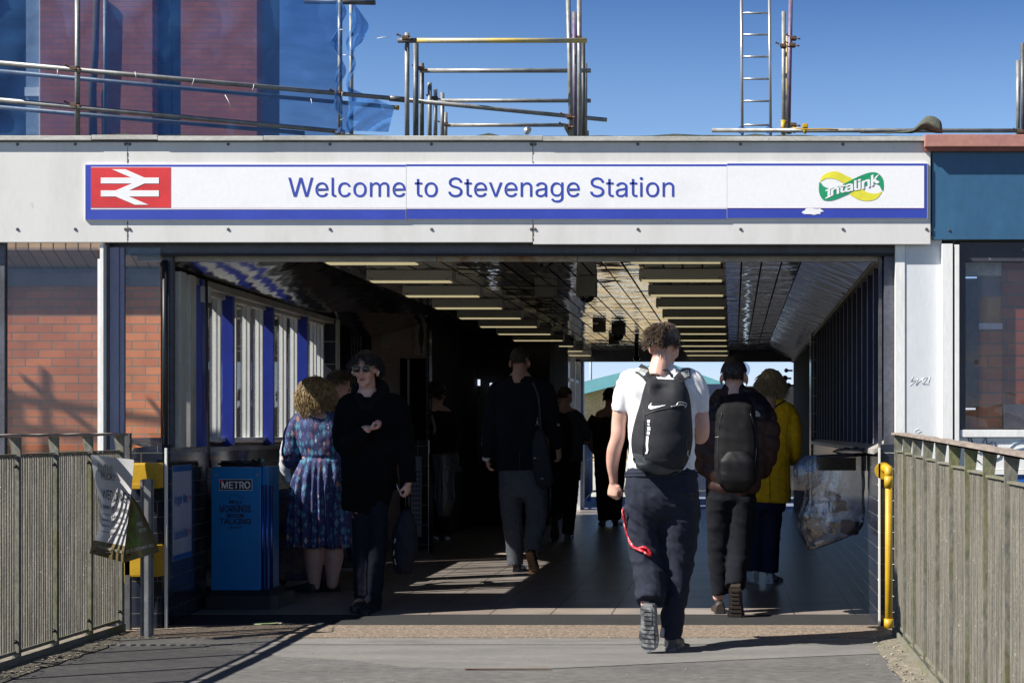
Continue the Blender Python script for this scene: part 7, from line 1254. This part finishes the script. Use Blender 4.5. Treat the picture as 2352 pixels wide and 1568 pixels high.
hair('hair', Mh, c_s, p4_, mat('short_brown_hair', (.13, .085, .05), .6, col2=(.07, .045, .03), scale=40, fine=.3), n=900, L=.035, up=.55, th=1.10, rad=.0026, seed=13, comb=lambda d: Vector((.2, .3, -.2)), rough_=.015)
b = MB()
for sx in (-1, 1): b.merge(MB().ball((sx * .031, .082, .012), (.010, .008, .005), 8).b, Mh)
part('eyes', b, M['black_plastic'], p4_)
C = MB(); g.limb(C, [(764, 922, 24, 0, .9), (766, 940, 46, 0, .6), (770, 970, 58, 0, .55), (776, 1050, 52, 0, .6), (780, 1100, 50, 0, .6)], round_=False); g.limb(C, [(745, 945, 22, -.08), (738, 985, 20, -.1), (744, 1010, 18, -.08), (768, 1016, 14, .02)]); g.limb(C, [(795, 945, 22, .08), (815, 985, 20, .1), (830, 1010, 15, .16)])
cloth('shirt', C, mat('teal_pattern_shirt', (.03, .10, .22), .7, col2=(.25, .05, .09), scale=26, lo=.5, hi=.56, fine=.3, spot=(.05, .22, .35), spotlo=.6, spotscale=34), p4_, .012, .006)
C = MB(); g.limb(C, [(782, 1090, 46, 0, .6), (784, 1140, 46, 0, .6)], round_=False); g.limb(C, [(772, 1130, 25, -.03), (775, 1210, 22, -.03), (776, 1290, 19, -.03)], round_=False); g.limb(C, [(800, 1130, 25, .08), (802, 1210, 22, .08), (802, 1288, 19, .08)], round_=False); cloth('trousers', C, M['darkblue'], p4_, .012, .006)
shoe(p4_, SM(g.p(776, 1305, -.05) , yaw=-78), bs, mat('pale_sole', (.22, .2, .19), .6), L=.27); shoe(p4_, SM(g.p(800, 1300, .08), yaw=-40), bs, bs, L=.27)

# ===== 5. man in suit jacket walking away =====
g = Fig(12.69, (1196, 1312)); B = MB()
Mh = headM(g.p(1194, 833, 0), yaw=-2, pitch=-8, sc_=1.03); head(B, Mh)
g.limb(B, [(1195, 858, 22, 0), (1195, 880, 36, 0, .6), (1197, 930, 54, 0, .5), (1197, 1060, 48, 0, .6), (1197, 1100, 48, 0, .6)])
g.limb(B, [(1140, 910, 19, 0), (1124, 970, 15, 0), (1116, 1020, 12, .04), (1115, 1052, 8, .07)]); hand(B, g.p(1115, 1050, .07), (.12, .12, -1), (.95, .3, .2), -1, .95, .75, .15)
g.limb(B, [(1258, 905, 18, 0), (1270, 960, 15, 0), (1276, 1010, 12, .1), (1276, 1030, 8, .18)]); hand(B, g.p(1276, 1032, .18), (.1, .3, -1), (-.9, .3, .2), 1, .95, .9)
g.limb(B, [(1175, 1100, 24, 0), (1178, 1200, 17, .02), (1184, 1296, 11, 0)]); g.limb(B, [(1225, 1100, 24, 0), (1232, 1180, 17, .0), (1230, 1262, 11, -.16)])
p5_ = person(g, B, 'man in dark suit jacket and grey trousers walking away through the slatted floor light', vox=.0065)
def c_sh(d, e): return d.z > (-.52 if d.y < .0 else .30) + e * .5 and not (abs(d.x) > .8 and d.z < .05 + e)
hair('hair', Mh, c_sh, p5_, mat('grey_brown_hair', (.05, .038, .03), .6, fine=.3), n=900, L=.022, up=.4, th=1.07, rad=.0024, seed=21, comb=lambda d: Vector((0, -.2, -1)), rough_=.008)
C = MB(); suit = dark('navy_suit_wool', (.010, .011, .017), .9, spec=.2)
g.limb(C, [(1195, 862, 24, 0, .9), (1195, 868, 32, 0, .8), (1196, 878, 54, 0, .6), (1197, 892, 66, 0, .5), (1197, 940, 62, 0, .52), (1198, 1000, 56, 0, .58), (1198, 1040, 58, 0, .6), (1199, 1078, 60, 0, .62)], pw=2.4, round_=False)
g.limb(C, [(1155, 888, 22, 0), (1141, 905, 24, 0), (1131, 950, 21, 0), (1123, 1000, 18, .02), (1117, 1048, 14, .06)], round_=False); g.limb(C, [(1240, 888, 22, 0), (1256, 905, 23, 0), (1266, 950, 20, 0), (1272, 1000, 17, .08), (1275, 1026, 14, .16)], round_=False)
jk = cloth('suit_jacket', C, suit, p5_, .011, .006, seed=6)
part('shirt_cuff', MB().tube(g.p(1114, 1049, .06), g.p(1114, 1054, .07), .034, 12), M['white'], jk); part('shirt_collar', MB().tube(g.p(1195, 862, 0), g.p(1195, 868, 0), .058, 16), M['white'], jk)
part('jacket_vent', MB().box(g.p(1199, 0).x - .001, g.p(1199, 0).x + .001, g.Y - .15, g.Y - .139, g.p(0, 1076).z, g.p(0, 1035).z), M['black_plastic'], jk)
C = MB(); g.limb(C, [(1198, 1060, 50, 0, .62), (1199, 1110, 54, 0, .62), (1199, 1140, 50, 0, .6)], round_=False)
g.limb(C, [(1173, 1110, 28, 0, 1), (1174, 1160, 26, .0, 1), (1179, 1220, 22, .0, 1), (1182, 1262, 20, 0, 1), (1184, 1296, 19, 0, 1)], round_=False); g.limb(C, [(1226, 1110, 29, 0, 1), (1232, 1160, 27, 0, 1), (1233, 1200, 24, -.05, 1), (1230, 1235, 21, -.12, 1), (1229, 1262, 20, -.16, 1)], round_=False)
cloth('trousers', C, dark('grey_flannel', (.105, .11, .12), .85, col2=(.085, .09, .10), scale=4), p5_, .010, .009, seed=12)
ls = mat('black_leather', (.012, .012, .013), .22); shoe(p5_, SM(g.p(1188, 1311, -.06), yaw=-3), ls, ls, L=.29); shoe(p5_, SM(g.p(1224, 1263, -.24), yaw=-16, pitch=-58), ls, mat('tan_sole', (.42, .24, .11), .5), L=.29, W=.05)
sb_ = thing('shoulder_bag', g.p(1255, 1117, -.1), 'dark shoulder bag with a silver clip at the suit wearer right side', 'bag'); tj = bvh_of(jk)
decal_line(g, [(1228, 878), (1240, 910), (1244, 960), (1245, 1010)], .014, tj, bs, 'strap', sb_, .004, 8)
C = MB(); g.limb(C, [(1246, 990, 10, -.16, .5), (1246, 1020, 18, -.16, .4), (1250, 1070, 22, -.15, .4), (1258, 1108, 20, -.14, .4)], pw=3.5); cloth('bag_body', C, dark('dark_canvas', (.02, .022, .03), .6), sb_, .010, .004)
b = MB(); b.path([g.p(1242, 958, -.19), g.p(1241, 968, -.20), g.p(1238, 976, -.20), g.p(1244, 976, -.20), g.p(1242, 968, -.20)], .004, 6); b.path([g.p(1234, 1050, -.23), g.p(1240, 1050, -.23)], .005, 5).path([g.p(1250, 1096, -.23), g.p(1257, 1096, -.23)], .005, 5); part('clip', b, sil, sb_)

# ===== 6. man with rucksack farther in =====
g = Fig(16.5, (1296, 1236)); B = MB()
Mh = headM(g.p(1298, 913, 0), yaw=-18, pitch=-10); head(B, Mh)
g.limb(B, [(1298, 935, 15, 0), (1298, 955, 34, 0, .6), (1300, 1060, 30, 0, .6), (1300, 1080, 28, 0, .6)]); g.limb(B, [(1334, 965, 13, 0), (1344, 1000, 11, 0), (1340, 1012, 9, .1), (1325, 1005, 7, .3)]); hand(B, g.p(1325, 1005, .3), (-.5, .8, .1), (0, 0, 1), -1, .9, .9)
g.limb(B, [(1268, 965, 13, 0), (1262, 1010, 10, 0), (1270, 1040, 7, .15)]); hand(B, g.p(1270, 1040, .15), (.2, .8, -.5), (1, 0, 0), 1, .9, .9)
g.limb(B, [(1283, 1080, 17, 0), (1281, 1150, 12, 0), (1277, 1190, 8, -.2)]); g.limb(B, [(1313, 1080, 17, 0), (1309, 1160, 12, 0), (1302, 1225, 8, 0)])
p6_ = person(g, B, 'man in grey top with black rucksack, walking beyond the suit towards the exit', vox=.008)
hair('hair', Mh, c_sh, p6_, mat('short_fair_hair', (.10, .07, .045), .6), n=500, L=.022, up=.4, th=1.06, rad=.003, seed=31, rough_=.01)
C = MB(); g.limb(C, [(1298, 940, 18, 0, .9), (1299, 950, 36, 0, .6), (1300, 975, 40, 0, .6), (1301, 1060, 38, 0, .65)], round_=False); g.limb(C, [(1326, 958, 16, 0), (1338, 980, 15, 0), (1345, 1000, 13, 0), (1340, 1012, 11, .1)]); g.limb(C, [(1272, 958, 16, 0), (1265, 990, 14, 0), (1262, 1015, 12, .05)]); cloth('top', C, dark('grey_top', (.06, .065, .08)), p6_, .013, .005)
C = MB(); g.limb(C, [(1299, 1055, 36, 0, .6), (1298, 1100, 36, 0, .6)], round_=False); g.limb(C, [(1284, 1090, 20, 0), (1283, 1140, 17, 0), (1279, 1185, 14, -.15)], round_=False); g.limb(C, [(1312, 1090, 20, 0), (1310, 1150, 17, 0), (1304, 1226, 14, 0)], round_=False); cloth('trousers', C, dark('black_trousers', (.010, .010, .014)), p6_, .013, .006)
shoe(p6_, SM(g.p(1279, 1182, -.25), pitch=-75), bs, bs); shoe(p6_, SM(g.p(1304, 1235, -.05), yaw=0), bs, bs)
C = MB(); g.limb(C, [(1294, 958, 16, -.16, .8), (1293, 975, 24, -.18, .7), (1293, 1020, 26, -.19, .75), (1293, 1046, 22, -.18, .7)], pw=3); rk = thing('rucksack', g.p(1293, 1055, -.2), 'black rucksack on the back of the grey topped man beyond the suit', 'rucksack'); cloth('pack_body', C, dark('black_pack', (.009, .009, .012)), rk, .013, .005)
part('strap', MB().path([g.p(1306, 958, -.12), g.p(1314, 948, -.04), g.p(1318, 946, .05)], .02, 8).path([g.p(1281, 958, -.12), g.p(1278, 948, -.04), g.p(1276, 946, .05)], .02, 8), bs, rk)

# ===== 7. big man in dark tee =====
g = Fig(18.9, (1398, 1204)); B = MB()
Mh = headM(g.p(1401, 914, 0), yaw=0, pitch=-6, sc_=1.05); head(B, Mh)
g.limb(B, [(1401, 935, 14, 0), (1402, 955, 36, 0, .6), (1402, 1050, 36, 0, .7)]); g.limb(B, [(1362, 975, 14, 0), (1354, 1005, 11, 0), (1362, 1030, 9, .1), (1372, 1045, 7, .2)]); hand(B, g.p(1372, 1045, .2), (.4, .7, -.4), (1, 0, 0), -1, .9, .8); g.limb(B, [(1440, 975, 14, 0), (1450, 1010, 11, 0), (1450, 1045, 8, .1)]); hand(B, g.p(1450, 1045, .1), (0, .3, -1), (-1, 0, 0), 1, .9, .8)
g.limb(B, [(1384, 1060, 18, 0), (1386, 1195, 9, 0)]); g.limb(B, [(1416, 1060, 18, 0), (1412, 1195, 9, 0)])
p7_ = person(g, B, 'broad man in dark olive tee shirt standing at the far opening against the buff brick', vox=.008)
hair('hair', Mh, c_sh, p7_, hdark, n=500, L=.025, up=.45, th=1.09, rad=.003, seed=41, rough_=.01)
C = MB(); g.limb(C, [(1401, 944, 18, 0, .9), (1402, 956, 36, 0, .6), (1403, 975, 46, 0, .6), (1402, 1010, 42, 0, .7), (1402, 1050, 38, 0, .75)], round_=False); g.limb(C, [(1372, 960, 17, 0), (1359, 978, 15, 0), (1352, 992, 14, 0)], round_=False); g.limb(C, [(1432, 960, 17, 0), (1445, 978, 15, 0), (1450, 996, 14, 0)], round_=False); cloth('tee_shirt', C, dark('olive_tee', (.035, .030, .018)), p7_, .013, .005)
C = MB(); g.limb(C, [(1402, 1040, 38, 0, .7), (1401, 1090, 36, 0, .7)], round_=False); g.limb(C, [(1386, 1080, 21, 0), (1386, 1140, 17, 0), (1387, 1194, 14, 0)], round_=False); g.limb(C, [(1417, 1080, 21, 0), (1414, 1140, 17, 0), (1413, 1192, 14, 0)], round_=False); cloth('trousers', C, MATS['black_trousers'], p7_, .013, .006)
shoe(p7_, SM(g.p(1386, 1205, -.08), yaw=8), bs, bs, L=.3); shoe(p7_, SM(g.p(1414, 1205, -.08), yaw=-8), bs, bs, L=.3)

# ===== 8. man in puffer jacket =====
g = Fig(9.75, (1675, 1412)); B = MB()
Mh = headM(g.p(1686, 868, .0), yaw=-3, pitch=-4, sc_=1.06); head(B, Mh)
g.limb(B, [(1687, 895, 24, 0), (1687, 920, 44, 0, .6), (1688, 1000, 62, 0, .5), (1680, 1110, 54, 0, .6)]); g.limb(B, [(1740, 950, 22, 0), (1762, 1010, 18, 0), (1755, 1065, 14, .06), (1735, 1085, 10, .2)]); hand(B, g.p(1733, 1086, .2), (-.4, .8, 0), (0, 0, 1), -1, .9, .9); g.limb(B, [(1630, 950, 20, .0), (1612, 1010, 17, .0), (1612, 1060, 13, .1), (1622, 1085, 10, .2)]); hand(B, g.p(1624, 1086, .2), (.3, .8, 0), (0, 0, 1), 1, .9, .9)
g.limb(B, [(1655, 1120, 30, 0), (1652, 1250, 22, .02), (1650, 1375, 13, .06)]); g.limb(B, [(1705, 1120, 30, 0), (1700, 1250, 22, 0), (1690, 1345, 13, -.12)])
p8_ = person(g, B, 'man in black and maroon puffer jacket with black rucksack walking away, close cropped hair', vox=.0065)
hair('hair', Mh, c_sh, p8_, hdark, n=1200, L=.018, up=.5, th=1.06, rad=.0022, seed=51, rough_=.006)
C = MB(); pf = dark('maroon_puffer', (.045, .022, .018), .42, col2=(.035, .018, .018), scale=3); pb = dark('black_puffer', (.012, .012, .016), .45)
def puff(me, step, amp, ang=.0):
    me.update(); NN = [v.normal.copy() for v in me.vertices]
    for v, n_ in zip(me.vertices, NN):
        ph = ((v.co.z + ang * (v.co.x - g.base.x) + .012 * noise.noise(v.co * 7)) % step) / step; v.co += n_ * amp * (math.sin(math.pi * ph) ** .5 - .6) + n_ * .004 * noise.noise(v.co * 22)
    return me
g.limb(C, [(1690, 935, 78, 0, .55), (1690, 970, 84, 0, .55), (1688, 1040, 78, 0, .6), (1684, 1100, 66, 0, .62), (1682, 1122, 60, 0, .62)], pw=2.4)
g.limb(C, [(1744, 945, 30, 0), (1757, 975, 32, 0), (1761, 1010, 31, 0), (1757, 1045, 29, .03), (1747, 1075, 25, .08), (1738, 1088, 20, .15)]); g.limb(C, [(1640, 945, 26, 0), (1622, 980, 27, 0), (1616, 1020, 26, 0), (1618, 1060, 23, .05), (1626, 1085, 19, .15)])
jk = part('puffer_jacket', puff(remesh(C, .011, 2), .105, .016, .3), pf, p8_, 'maroon puffer body')
C = MB(); g.limb(C, [(1686, 892, 30, .0, .9), (1687, 905, 42, 0, .75), (1690, 920, 70, 0, .58), (1690, 938, 84, 0, .58), (1690, 962, 87, 0, .58)], pw=2.3); g.limb(C, [(1650, 928, 26, 0), (1632, 945, 27, 0)]); g.limb(C, [(1730, 928, 27, 0), (1750, 948, 28, 0)])
yk = part('yoke', puff(remesh(C, .011, 2), .09, .010), pb, jk); ty = bvh_of(yk)
fw_ = mat('logo_white', (.62, .62, .62), .5, fine=0)
for i, s_ in enumerate(('THE', 'NORTH', 'FACE')):
    me = text_mesh(s_, lambda u, v, i=i: g.p(1722, 946 + 4.6 * i, -1) + Vector((u, 0, v)), cap=.0105, width=(.028, .033, .031)[i], bold=.03); part('logo_lettering', drape(me, ty, .004, sub=1), fw_, yk)
for r0, r1 in ((2, 5), (6, 8.2), (9.2, 11.4)):
    q = [(1733 + r1 * math.cos(a) - 1 + 2, 956 - r1 * math.sin(a) * 1.15) for a in [i * math.pi / 16 for i in range(9)]] + [(1733 + r0 * math.cos(a) + 1, 956 - r0 * math.sin(a) * 1.15) for a in [(8 - i) * math.pi / 16 for i in range(9)]]
    decal(g, q, ty, fw_, 'logo_arc', yk, .004, sub=1)
C = MB(); g.limb(C, [(1680, 1095, 60, 0, .6), (1679, 1150, 58, 0, .6)], round_=False); g.limb(C, [(1653, 1140, 34, 0, 1), (1652, 1210, 30, .02, 1), (1652, 1290, 26, .04, 1), (1655, 1366, 22, .05, 1)], round_=False); g.limb(C, [(1705, 1140, 34, 0, 1), (1703, 1210, 30, 0, 1), (1697, 1280, 26, -.03, 1), (1686, 1344, 23, -.12, 1)], round_=False)
cloth('jeans', C, dark('black_denim', (.006, .007, .011), .95), p8_, .011, .009, seed=14)
shoe(p8_, SM(g.p(1654, 1411, -.02), yaw=4), mat('dark_shoe', (.03, .022, .018), .6), bs, L=.29); shoe(p8_, SM(g.p(1688, 1338, -.22), yaw=-8, pitch=-76), MATS['dark_shoe'], mat('dark_sole', (.035, .022, .015), .7), L=.29, W=.06)
rk = thing('rucksack', g.p(1690, 1111, -.3), 'large black rucksack worn over the maroon puffer jacket', 'rucksack'); C = MB()
g.limb(C, [(1690, 925, 30, -.20, .8), (1690, 945, 44, -.24, .7), (1691, 1000, 48, -.26, .68), (1692, 1060, 50, -.27, .7), (1691, 1100, 46, -.25, .7)], pw=3.2); rb = cloth('pack_body', C, dark('black_pack_cloth', (.005, .005, .0065), .8), rk, .011, .006, seed=4); tr8 = bvh_of(rb)
C = MB(); g.limb(C, [(1692, 1055, 40, -.36, .5), (1692, 1098, 38, -.36, .5)], pw=3.5); cloth('front_pocket', C, dark('grey_black_pocket', (.008, .008, .010), .5), rk, .010, .004)
decal_line(g, [(1652, 1070), (1650, 1000), (1660, 945)], .003, tr8, bs, 'seam', rk); decal_line(g, [(1732, 1070), (1736, 1000), (1722, 950)], .003, tr8, bs, 'seam', rk); decal_line(g, [(1644, 1003), (1652, 1002)], .003, tr8, sil, 'zip_pull', rk, .004)
part('strap', MB().path([g.p(1652, 935, -.22), g.p(1650, 918, -.12), g.p(1655, 912, -.02)], .026, 8).path([g.p(1724, 935, -.22), g.p(1727, 918, -.12), g.p(1722, 912, -.02)], .026, 8).path([g.p(1680, 926, -.25), g.p(1684, 912, -.22), g.p(1692, 911, -.22), g.p(1698, 926, -.25)], .008, 6), bs, rk)

# ===== 9. woman in mustard coat =====
g = Fig(11.75, (1760, 1338)); B = MB()
Mh = headM(g.p(1771, 890, .0), yaw=-14, pitch=-12, sc_=.98); head(B, Mh)
g.limb(B, [(1772, 915, 18, 0), (1772, 935, 34, 0, .6), (1770, 1000, 38, 0, .5), (1765, 1120, 38, 0, .5)]); g.limb(B, [(1815, 950, 16, 0), (1824, 1010, 13, 0), (1822, 1050, 10, .12), (1800, 1055, 8, .25)]); hand(B, g.p(1798, 1055, .25), (-.6, .7, 0), (0, 0, 1), -1, .85, .9); g.limb(B, [(1728, 950, 16, 0), (1720, 1010, 13, 0), (1724, 1050, 10, .12)]); hand(B, g.p(1724, 1050, .12), (.2, .9, 0), (0, 0, 1), 1, .85, .9)
g.limb(B, [(1742, 1120, 26, 0), (1735, 1200, 18, 0), (1735, 1315, 10, 0)]); g.limb(B, [(1778, 1120, 26, 0), (1772, 1200, 18, 0), (1769, 1320, 10, 0)])
p9_ = person(g, B, 'woman with blonde bob in mustard coat and white trainers walking away', vox=.007)
hb2 = mat('blonde_bob', (.40, .30, .17), .45, col2=(.22, .15, .08), scale=30, lo=.42, hi=.62, fine=.25)
def c_bob(d, e): return d.z > (-.70 if d.y < .35 else .2) + e * .4
hair('hair', Mh, c_bob, p9_, hb2, n=1500, L=.085, up=.25, th=1.24, comb=lambda d: Vector((d.x * .5, d.y * .2, -1)), rad=.0028, seed=61, rough_=.03, csc=(1.12, 1.05, 1.08))
C = MB(); mc = dark('mustard_wool', (.82, .46, .012), .85, col2=(.70, .38, .01), scale=3)
g.limb(C, [(1771, 915, 22, 0, .9), (1772, 928, 42, 0, .6), (1773, 945, 54, 0, .55), (1772, 1000, 52, 0, .55), (1768, 1050, 48, 0, .58), (1764, 1100, 52, 0, .6), (1762, 1152, 56, 0, .6)], pw=2.3, round_=False); g.limb(C, [(1805, 940, 21, 0), (1818, 965, 21, 0), (1824, 1005, 19, 0), (1825, 1040, 17, .06), (1815, 1058, 15, .14)]); g.limb(C, [(1738, 940, 20, 0), (1726, 975, 19, 0), (1720, 1020, 17, .03), (1724, 1050, 14, .1)])
ctt = cloth('coat', C, mc, p9_, .011, .007, seed=15); tc9 = bvh_of(ctt)
decal_line(g, [(1806, 918), (1785, 930), (1772, 945)], .007, tc9, dark('navy_strap', (.02, .025, .05)), 'bag_strap', ctt, .004, 6); decal_line(g, [(1810, 958), (1805, 1000), (1806, 1040)], .002, tc9, dark('coat_seam', (.2, .13, .005)), 'seam', ctt); decal_line(g, [(1766, 1060), (1768, 1150)], .003, tc9, MATS['coat_seam'], 'seam', ctt)
C = MB(); g.limb(C, [(1760, 1120, 50, 0, .6), (1758, 1170, 46, 0, .6)], round_=False); g.limb(C, [(1740, 1150, 26, 0), (1736, 1230, 22, 0), (1733, 1310, 20, 0)], round_=False); g.limb(C, [(1774, 1150, 26, 0), (1771, 1230, 22, 0), (1768, 1314, 20, 0)], round_=False); cloth('trousers', C, dark('navy_cloth', (.012, .016, .042)), p9_, .011, .008, seed=16)
wt = mat('white_trainer', (.60, .60, .56), .6, spot=(.03, .03, .06), spotlo=.60, spotscale=18); shoe(p9_, SM(g.p(1737, 1331, -.06), yaw=35), wt, wt, L=.26); shoe(p9_, SM(g.p(1766, 1339, -.08), yaw=-20), wt, wt, L=.26)

# ===== 10. dark figure at the kiosk =====
g = Fig(16.2, (1005, 1242)); B = MB()
Mh = headM(g.p(1004, 905, 0), yaw=-30, pitch=-6); head(B, Mh)
g.limb(B, [(1004, 930, 15, 0), (1004, 955, 36, 0, .6), (1006, 1060, 34, 0, .6)]); g.limb(B, [(1034, 965, 13, 0), (1040, 1010, 10, 0), (1030, 1030, 8, .15)]); hand(B, g.p(1030, 1030, .15), (-.3, .9, 0), (0, 0, 1), -1, .9, .9); g.limb(B, [(976, 965, 13, 0), (970, 1010, 10, 0), (976, 1035, 8, .15)]); hand(B, g.p(976, 1035, .15), (.3, .9, 0), (0, 0, 1), 1, .9, .9)
g.limb(B, [(992, 1070, 18, 0), (992, 1235, 9, 0)]); g.limb(B, [(1018, 1070, 18, 0), (1018, 1235, 9, 0)])
pX = person(g, B, 'dim figure in black with a white strap standing in the dark kiosk area', vox=.009)
hair('hair', Mh, c_bob, pX, hdark, n=500, L=.05, up=.3, th=1.2, rad=.0035, seed=71, rough_=.03)
C = MB(); g.limb(C, [(1004, 938, 20, 0, .9), (1004, 950, 38, 0, .6), (1005, 980, 44, 0, .6), (1006, 1080, 42, 0, .6)], round_=False); g.limb(C, [(1032, 958, 17, 0), (1040, 1000, 15, 0), (1034, 1028, 12, .1)]); g.limb(C, [(978, 958, 17, 0), (970, 1000, 15, 0), (974, 1030, 12, .1)]); tp = cloth('top', C, MATS['black_trousers'], pX, .014, .005)
C = MB(); g.limb(C, [(1005, 1070, 40, 0, .6), (1005, 1110, 38, 0, .6)], round_=False); g.limb(C, [(992, 1100, 21, 0), (992, 1228, 14, 0)], round_=False); g.limb(C, [(1018, 1100, 21, 0), (1018, 1228, 14, 0)], round_=False); cloth('trousers', C, MATS['black_trousers'], pX, .014, .006)
decal_line(g, [(990, 944), (998, 960), (1004, 980), (1002, 996)], .016, bvh_of(tp), mat('pale_strap', (.30, .31, .33), .5), 'strap', tp, .004, 8); shoe(pX, SM(g.p(992, 1243, -.08)), bs, bs); shoe(pX, SM(g.p(1018, 1243, -.08)), bs, bs)

# ------------------------------------------------------------------ mottled suitcase, rubbish bags
g = Fig(11.5, (690, 1345)); C = MB(); sc_ = thing('suitcase', (g.p(690, 0).x, 11.6, 0), 'large rounded suitcase with mottled brown and blue print behind the newspaper stand', 'suitcase')
b = MB().box(g.p(622, 0).x, g.p(756, 0).x, 11.5, 11.78, .035, g.p(0, 1122).z, .07)
part('shell', b, mat('mottled_shell', (.20, .16, .16), .25, col2=(.06, .07, .15), scale=4.5, lo=.42, hi=.58, fine=.25, spot=(.25, .10, .05), spotlo=.60, spotscale=5), sc_)
b = MB()
for x in (640, 735): b.ball((g.p(x, 0).x, 11.62, .032), (.03, .03, .03), 10)
part('wheels', b, bs, sc_)
part('handle', MB().path([g.p(670, 1124, .12), g.p(672, 1112, .12), g.p(704, 1112, .12), g.p(706, 1124, .12)], .008, 6), bs, sc_)
plas = glassy('clear_bag', (.88, .89, .92), refl=.16, dust=.09, dustcol=(.6, .6, .68), rough=.07, wavy=22)
def bag(name, Y, rows, label, seed, m_, parent=None):
    g = Fig(Y, (0, 1400)); o = thing(name, g.p(rows[0][1], rows[0][0] + 5), label, 'rubbish bag'); b = MB(); rr = random.Random(seed); R_ = []
    for y, x0, x1, dp in cr(rows, 4):
        c = g.p((x0 + x1) / 2, y); rx = (x1 - x0) / 2 / g.s; ring = []
        for j in range(44):
            a = 2 * math.pi * j / 44; q = c + Vector((rx * math.cos(a), dp * math.sin(a), 0)); k = noise.noise(Vector((a * 2.2 + seed, y * .012, 0))) * .5 + .35 * noise.noise(Vector((a * 6, y * .03, seed))) + .2 * math.sin(a * 13 + y * .03)
            ring.append(b.b.verts.new(q + Vector((math.cos(a), math.sin(a), .3)) * .020 * k))
        R_.append(ring)
    for A_, B_ in zip(R_, R_[1:]):
        for j in range(44): f_ = b.b.faces.new([A_[j], A_[(j + 1) % 44], B_[(j + 1) % 44], B_[j]]); f_.smooth = True
    b.b.faces.new(R_[-1]); part('bag_skin', b, m_, o); return o, g
o, g = bag('rubbish_bag', 9.9, [(1046, 1858, 1985, .10), (1070, 1846, 1986, .12), (1100, 1838, 1985, .13), (1140, 1842, 1984, .13), (1180, 1833, 1984, .13), (1215, 1836, 1975, .12), (1240, 1846, 1930, .09), (1262, 1858, 1866, .02)], 'clear rubbish bag full of cardboard and wrappers hanging on the right wall hoop', 3, plas)
b = MB(); b.grid([[g.p(x, y, dy - .12) for x, y, dy in r_] for r_ in (((1848, 1044, 0), (1870, 1046, -.02), (1895, 1046, 0)), ((1826, 1065, -.02), (1858, 1070, -.05), (1892, 1068, -.01)), ((1816, 1095, -.02), (1850, 1098, -.06), (1888, 1098, -.01)), ((1815, 1122, 0), (1846, 1124, -.03), (1884, 1108, 0)))]); part('bag_cuff', b, plas, o)
cb = mat('cardboard', (.20, .12, .075), .8, col2=(.13, .08, .05), scale=9)
for nm, x0, x1, y0, y1, dy, m_ in (('cardboard', 1848, 1886, 1178, 1236, -.02, cb), ('cardboard', 1892, 1932, 1130, 1146, -.06, cb), ('wrapper', 1932, 1972, 1195, 1225, 0, bs), ('cardboard', 1905, 1945, 1150, 1175, .03, cb), ('wrapper', 1902, 1925, 1198, 1222, -.07, mat('yellow_blue_wrapper', (.35, .28, .03), .4, col2=(.05, .07, .25), scale=22, lo=.48, hi=.52))):
    bx_ = bmesh.new(); bmesh.ops.create_cube(bx_, size=1); bmesh.ops.subdivide_edges(bx_, edges=bx_.edges[:], cuts=4, use_grid_fill=True)
    cc = g.p((x0 + x1) / 2, (y0 + y1) / 2, dy + .02); rt = Euler((R.uniform(-.3, .3), R.uniform(-.5, .5), R.uniform(-.4, .4))).to_matrix(); sx_, sz_ = (x1 - x0) / g.s, (y1 - y0) / g.s
    for v in bx_.verts: q_ = Vector((v.co.x * sx_, v.co.y * .04, v.co.z * sz_)); v.co = cc + rt @ (q_ + noise.noise_vector(q_ * 30 + cc * 5) * .016)
    part(nm, MB().merge(bx_), m_, o)
hp = thing('bag_hoop', g.p(1985, 1046, 0), 'black hoop and bracket on the right tiled wall holding the clear rubbish bag', 'bag holder'); b = MB(); c = g.p(1920, 1046, 0)
b.path([c + Vector((.20 * math.cos(a), .14 * math.sin(a), .01 * math.cos(a))) for a in [i * math.pi / 12 for i in range(25)]], .010, 8, cap=False); part('hoop', b, bs, hp); part('bracket', MB().box(g.p(1980, 0).x, .885, 9.86, 9.94, g.p(0, 1080).z, g.p(0, 1040).z, .005), bs, hp)
b = MB(); b.box(g.p(1872, 0).x, g.p(1962, 0).x, 9.9 - .145, 9.9 - .135, g.p(0, 1078).z, g.p(0, 1049).z); part('front_plate', b, M['black_gloss'], hp)
b = MB(); b.ball(g.p(1955, 1036, -.05), (.13, .10, .022), 14); 
for v in b.b.verts: v.co += noise.noise_vector(v.co * 22) * .02
single('plastic_wrap', b, plas, g.p(1955, 1042, -.05), 'crumpled clear plastic wrap lying on top of the right bag hoop', 'wrap')
o, g = bag('rubbish_bag', 14.6, [(1040, 992, 1048, .10), (1060, 996, 1052, .12), (1100, 1000, 1042, .12), (1150, 1001, 1044, .12), (1185, 1008, 1032, .08)], 'pale plastic rubbish bag hanging in the dark left of the suited man', 9, glassy('grey_bag', (.55, .58, .62), refl=.06, dust=.4, dustcol=(.16, .18, .2), rough=.2, wavy=30))
b = MB(); b.grid([[g.p(x, y, dy - .13) for x, y, dy in r_] for r_ in (((1035, 1046, 0), (1048, 1052, -.02)), ((1040, 1065, 0), (1062, 1066, -.03)), ((1038, 1082, 0), (1071, 1080, 0)))]); part('bag_cuff', b, MATS['grey_bag'] if 'grey_bag' in MATS else plas, o)
hp = thing('bag_hoop', g.p(1020, 1040, 0), 'dark hoop holding the pale bag in the shade', 'bag holder'); b = MB(); c = g.p(1020, 1040, 0); b.path([c + Vector((.13 * math.cos(a), .12 * math.sin(a), 0)) for a in [i * math.pi / 12 for i in range(25)]], .010, 8, cap=False); b.tube(c + Vector((-.13, 0, 0)), (c.x - .13, c.y, 0.003), .02, 8); part('hoop', b, bs, hp)
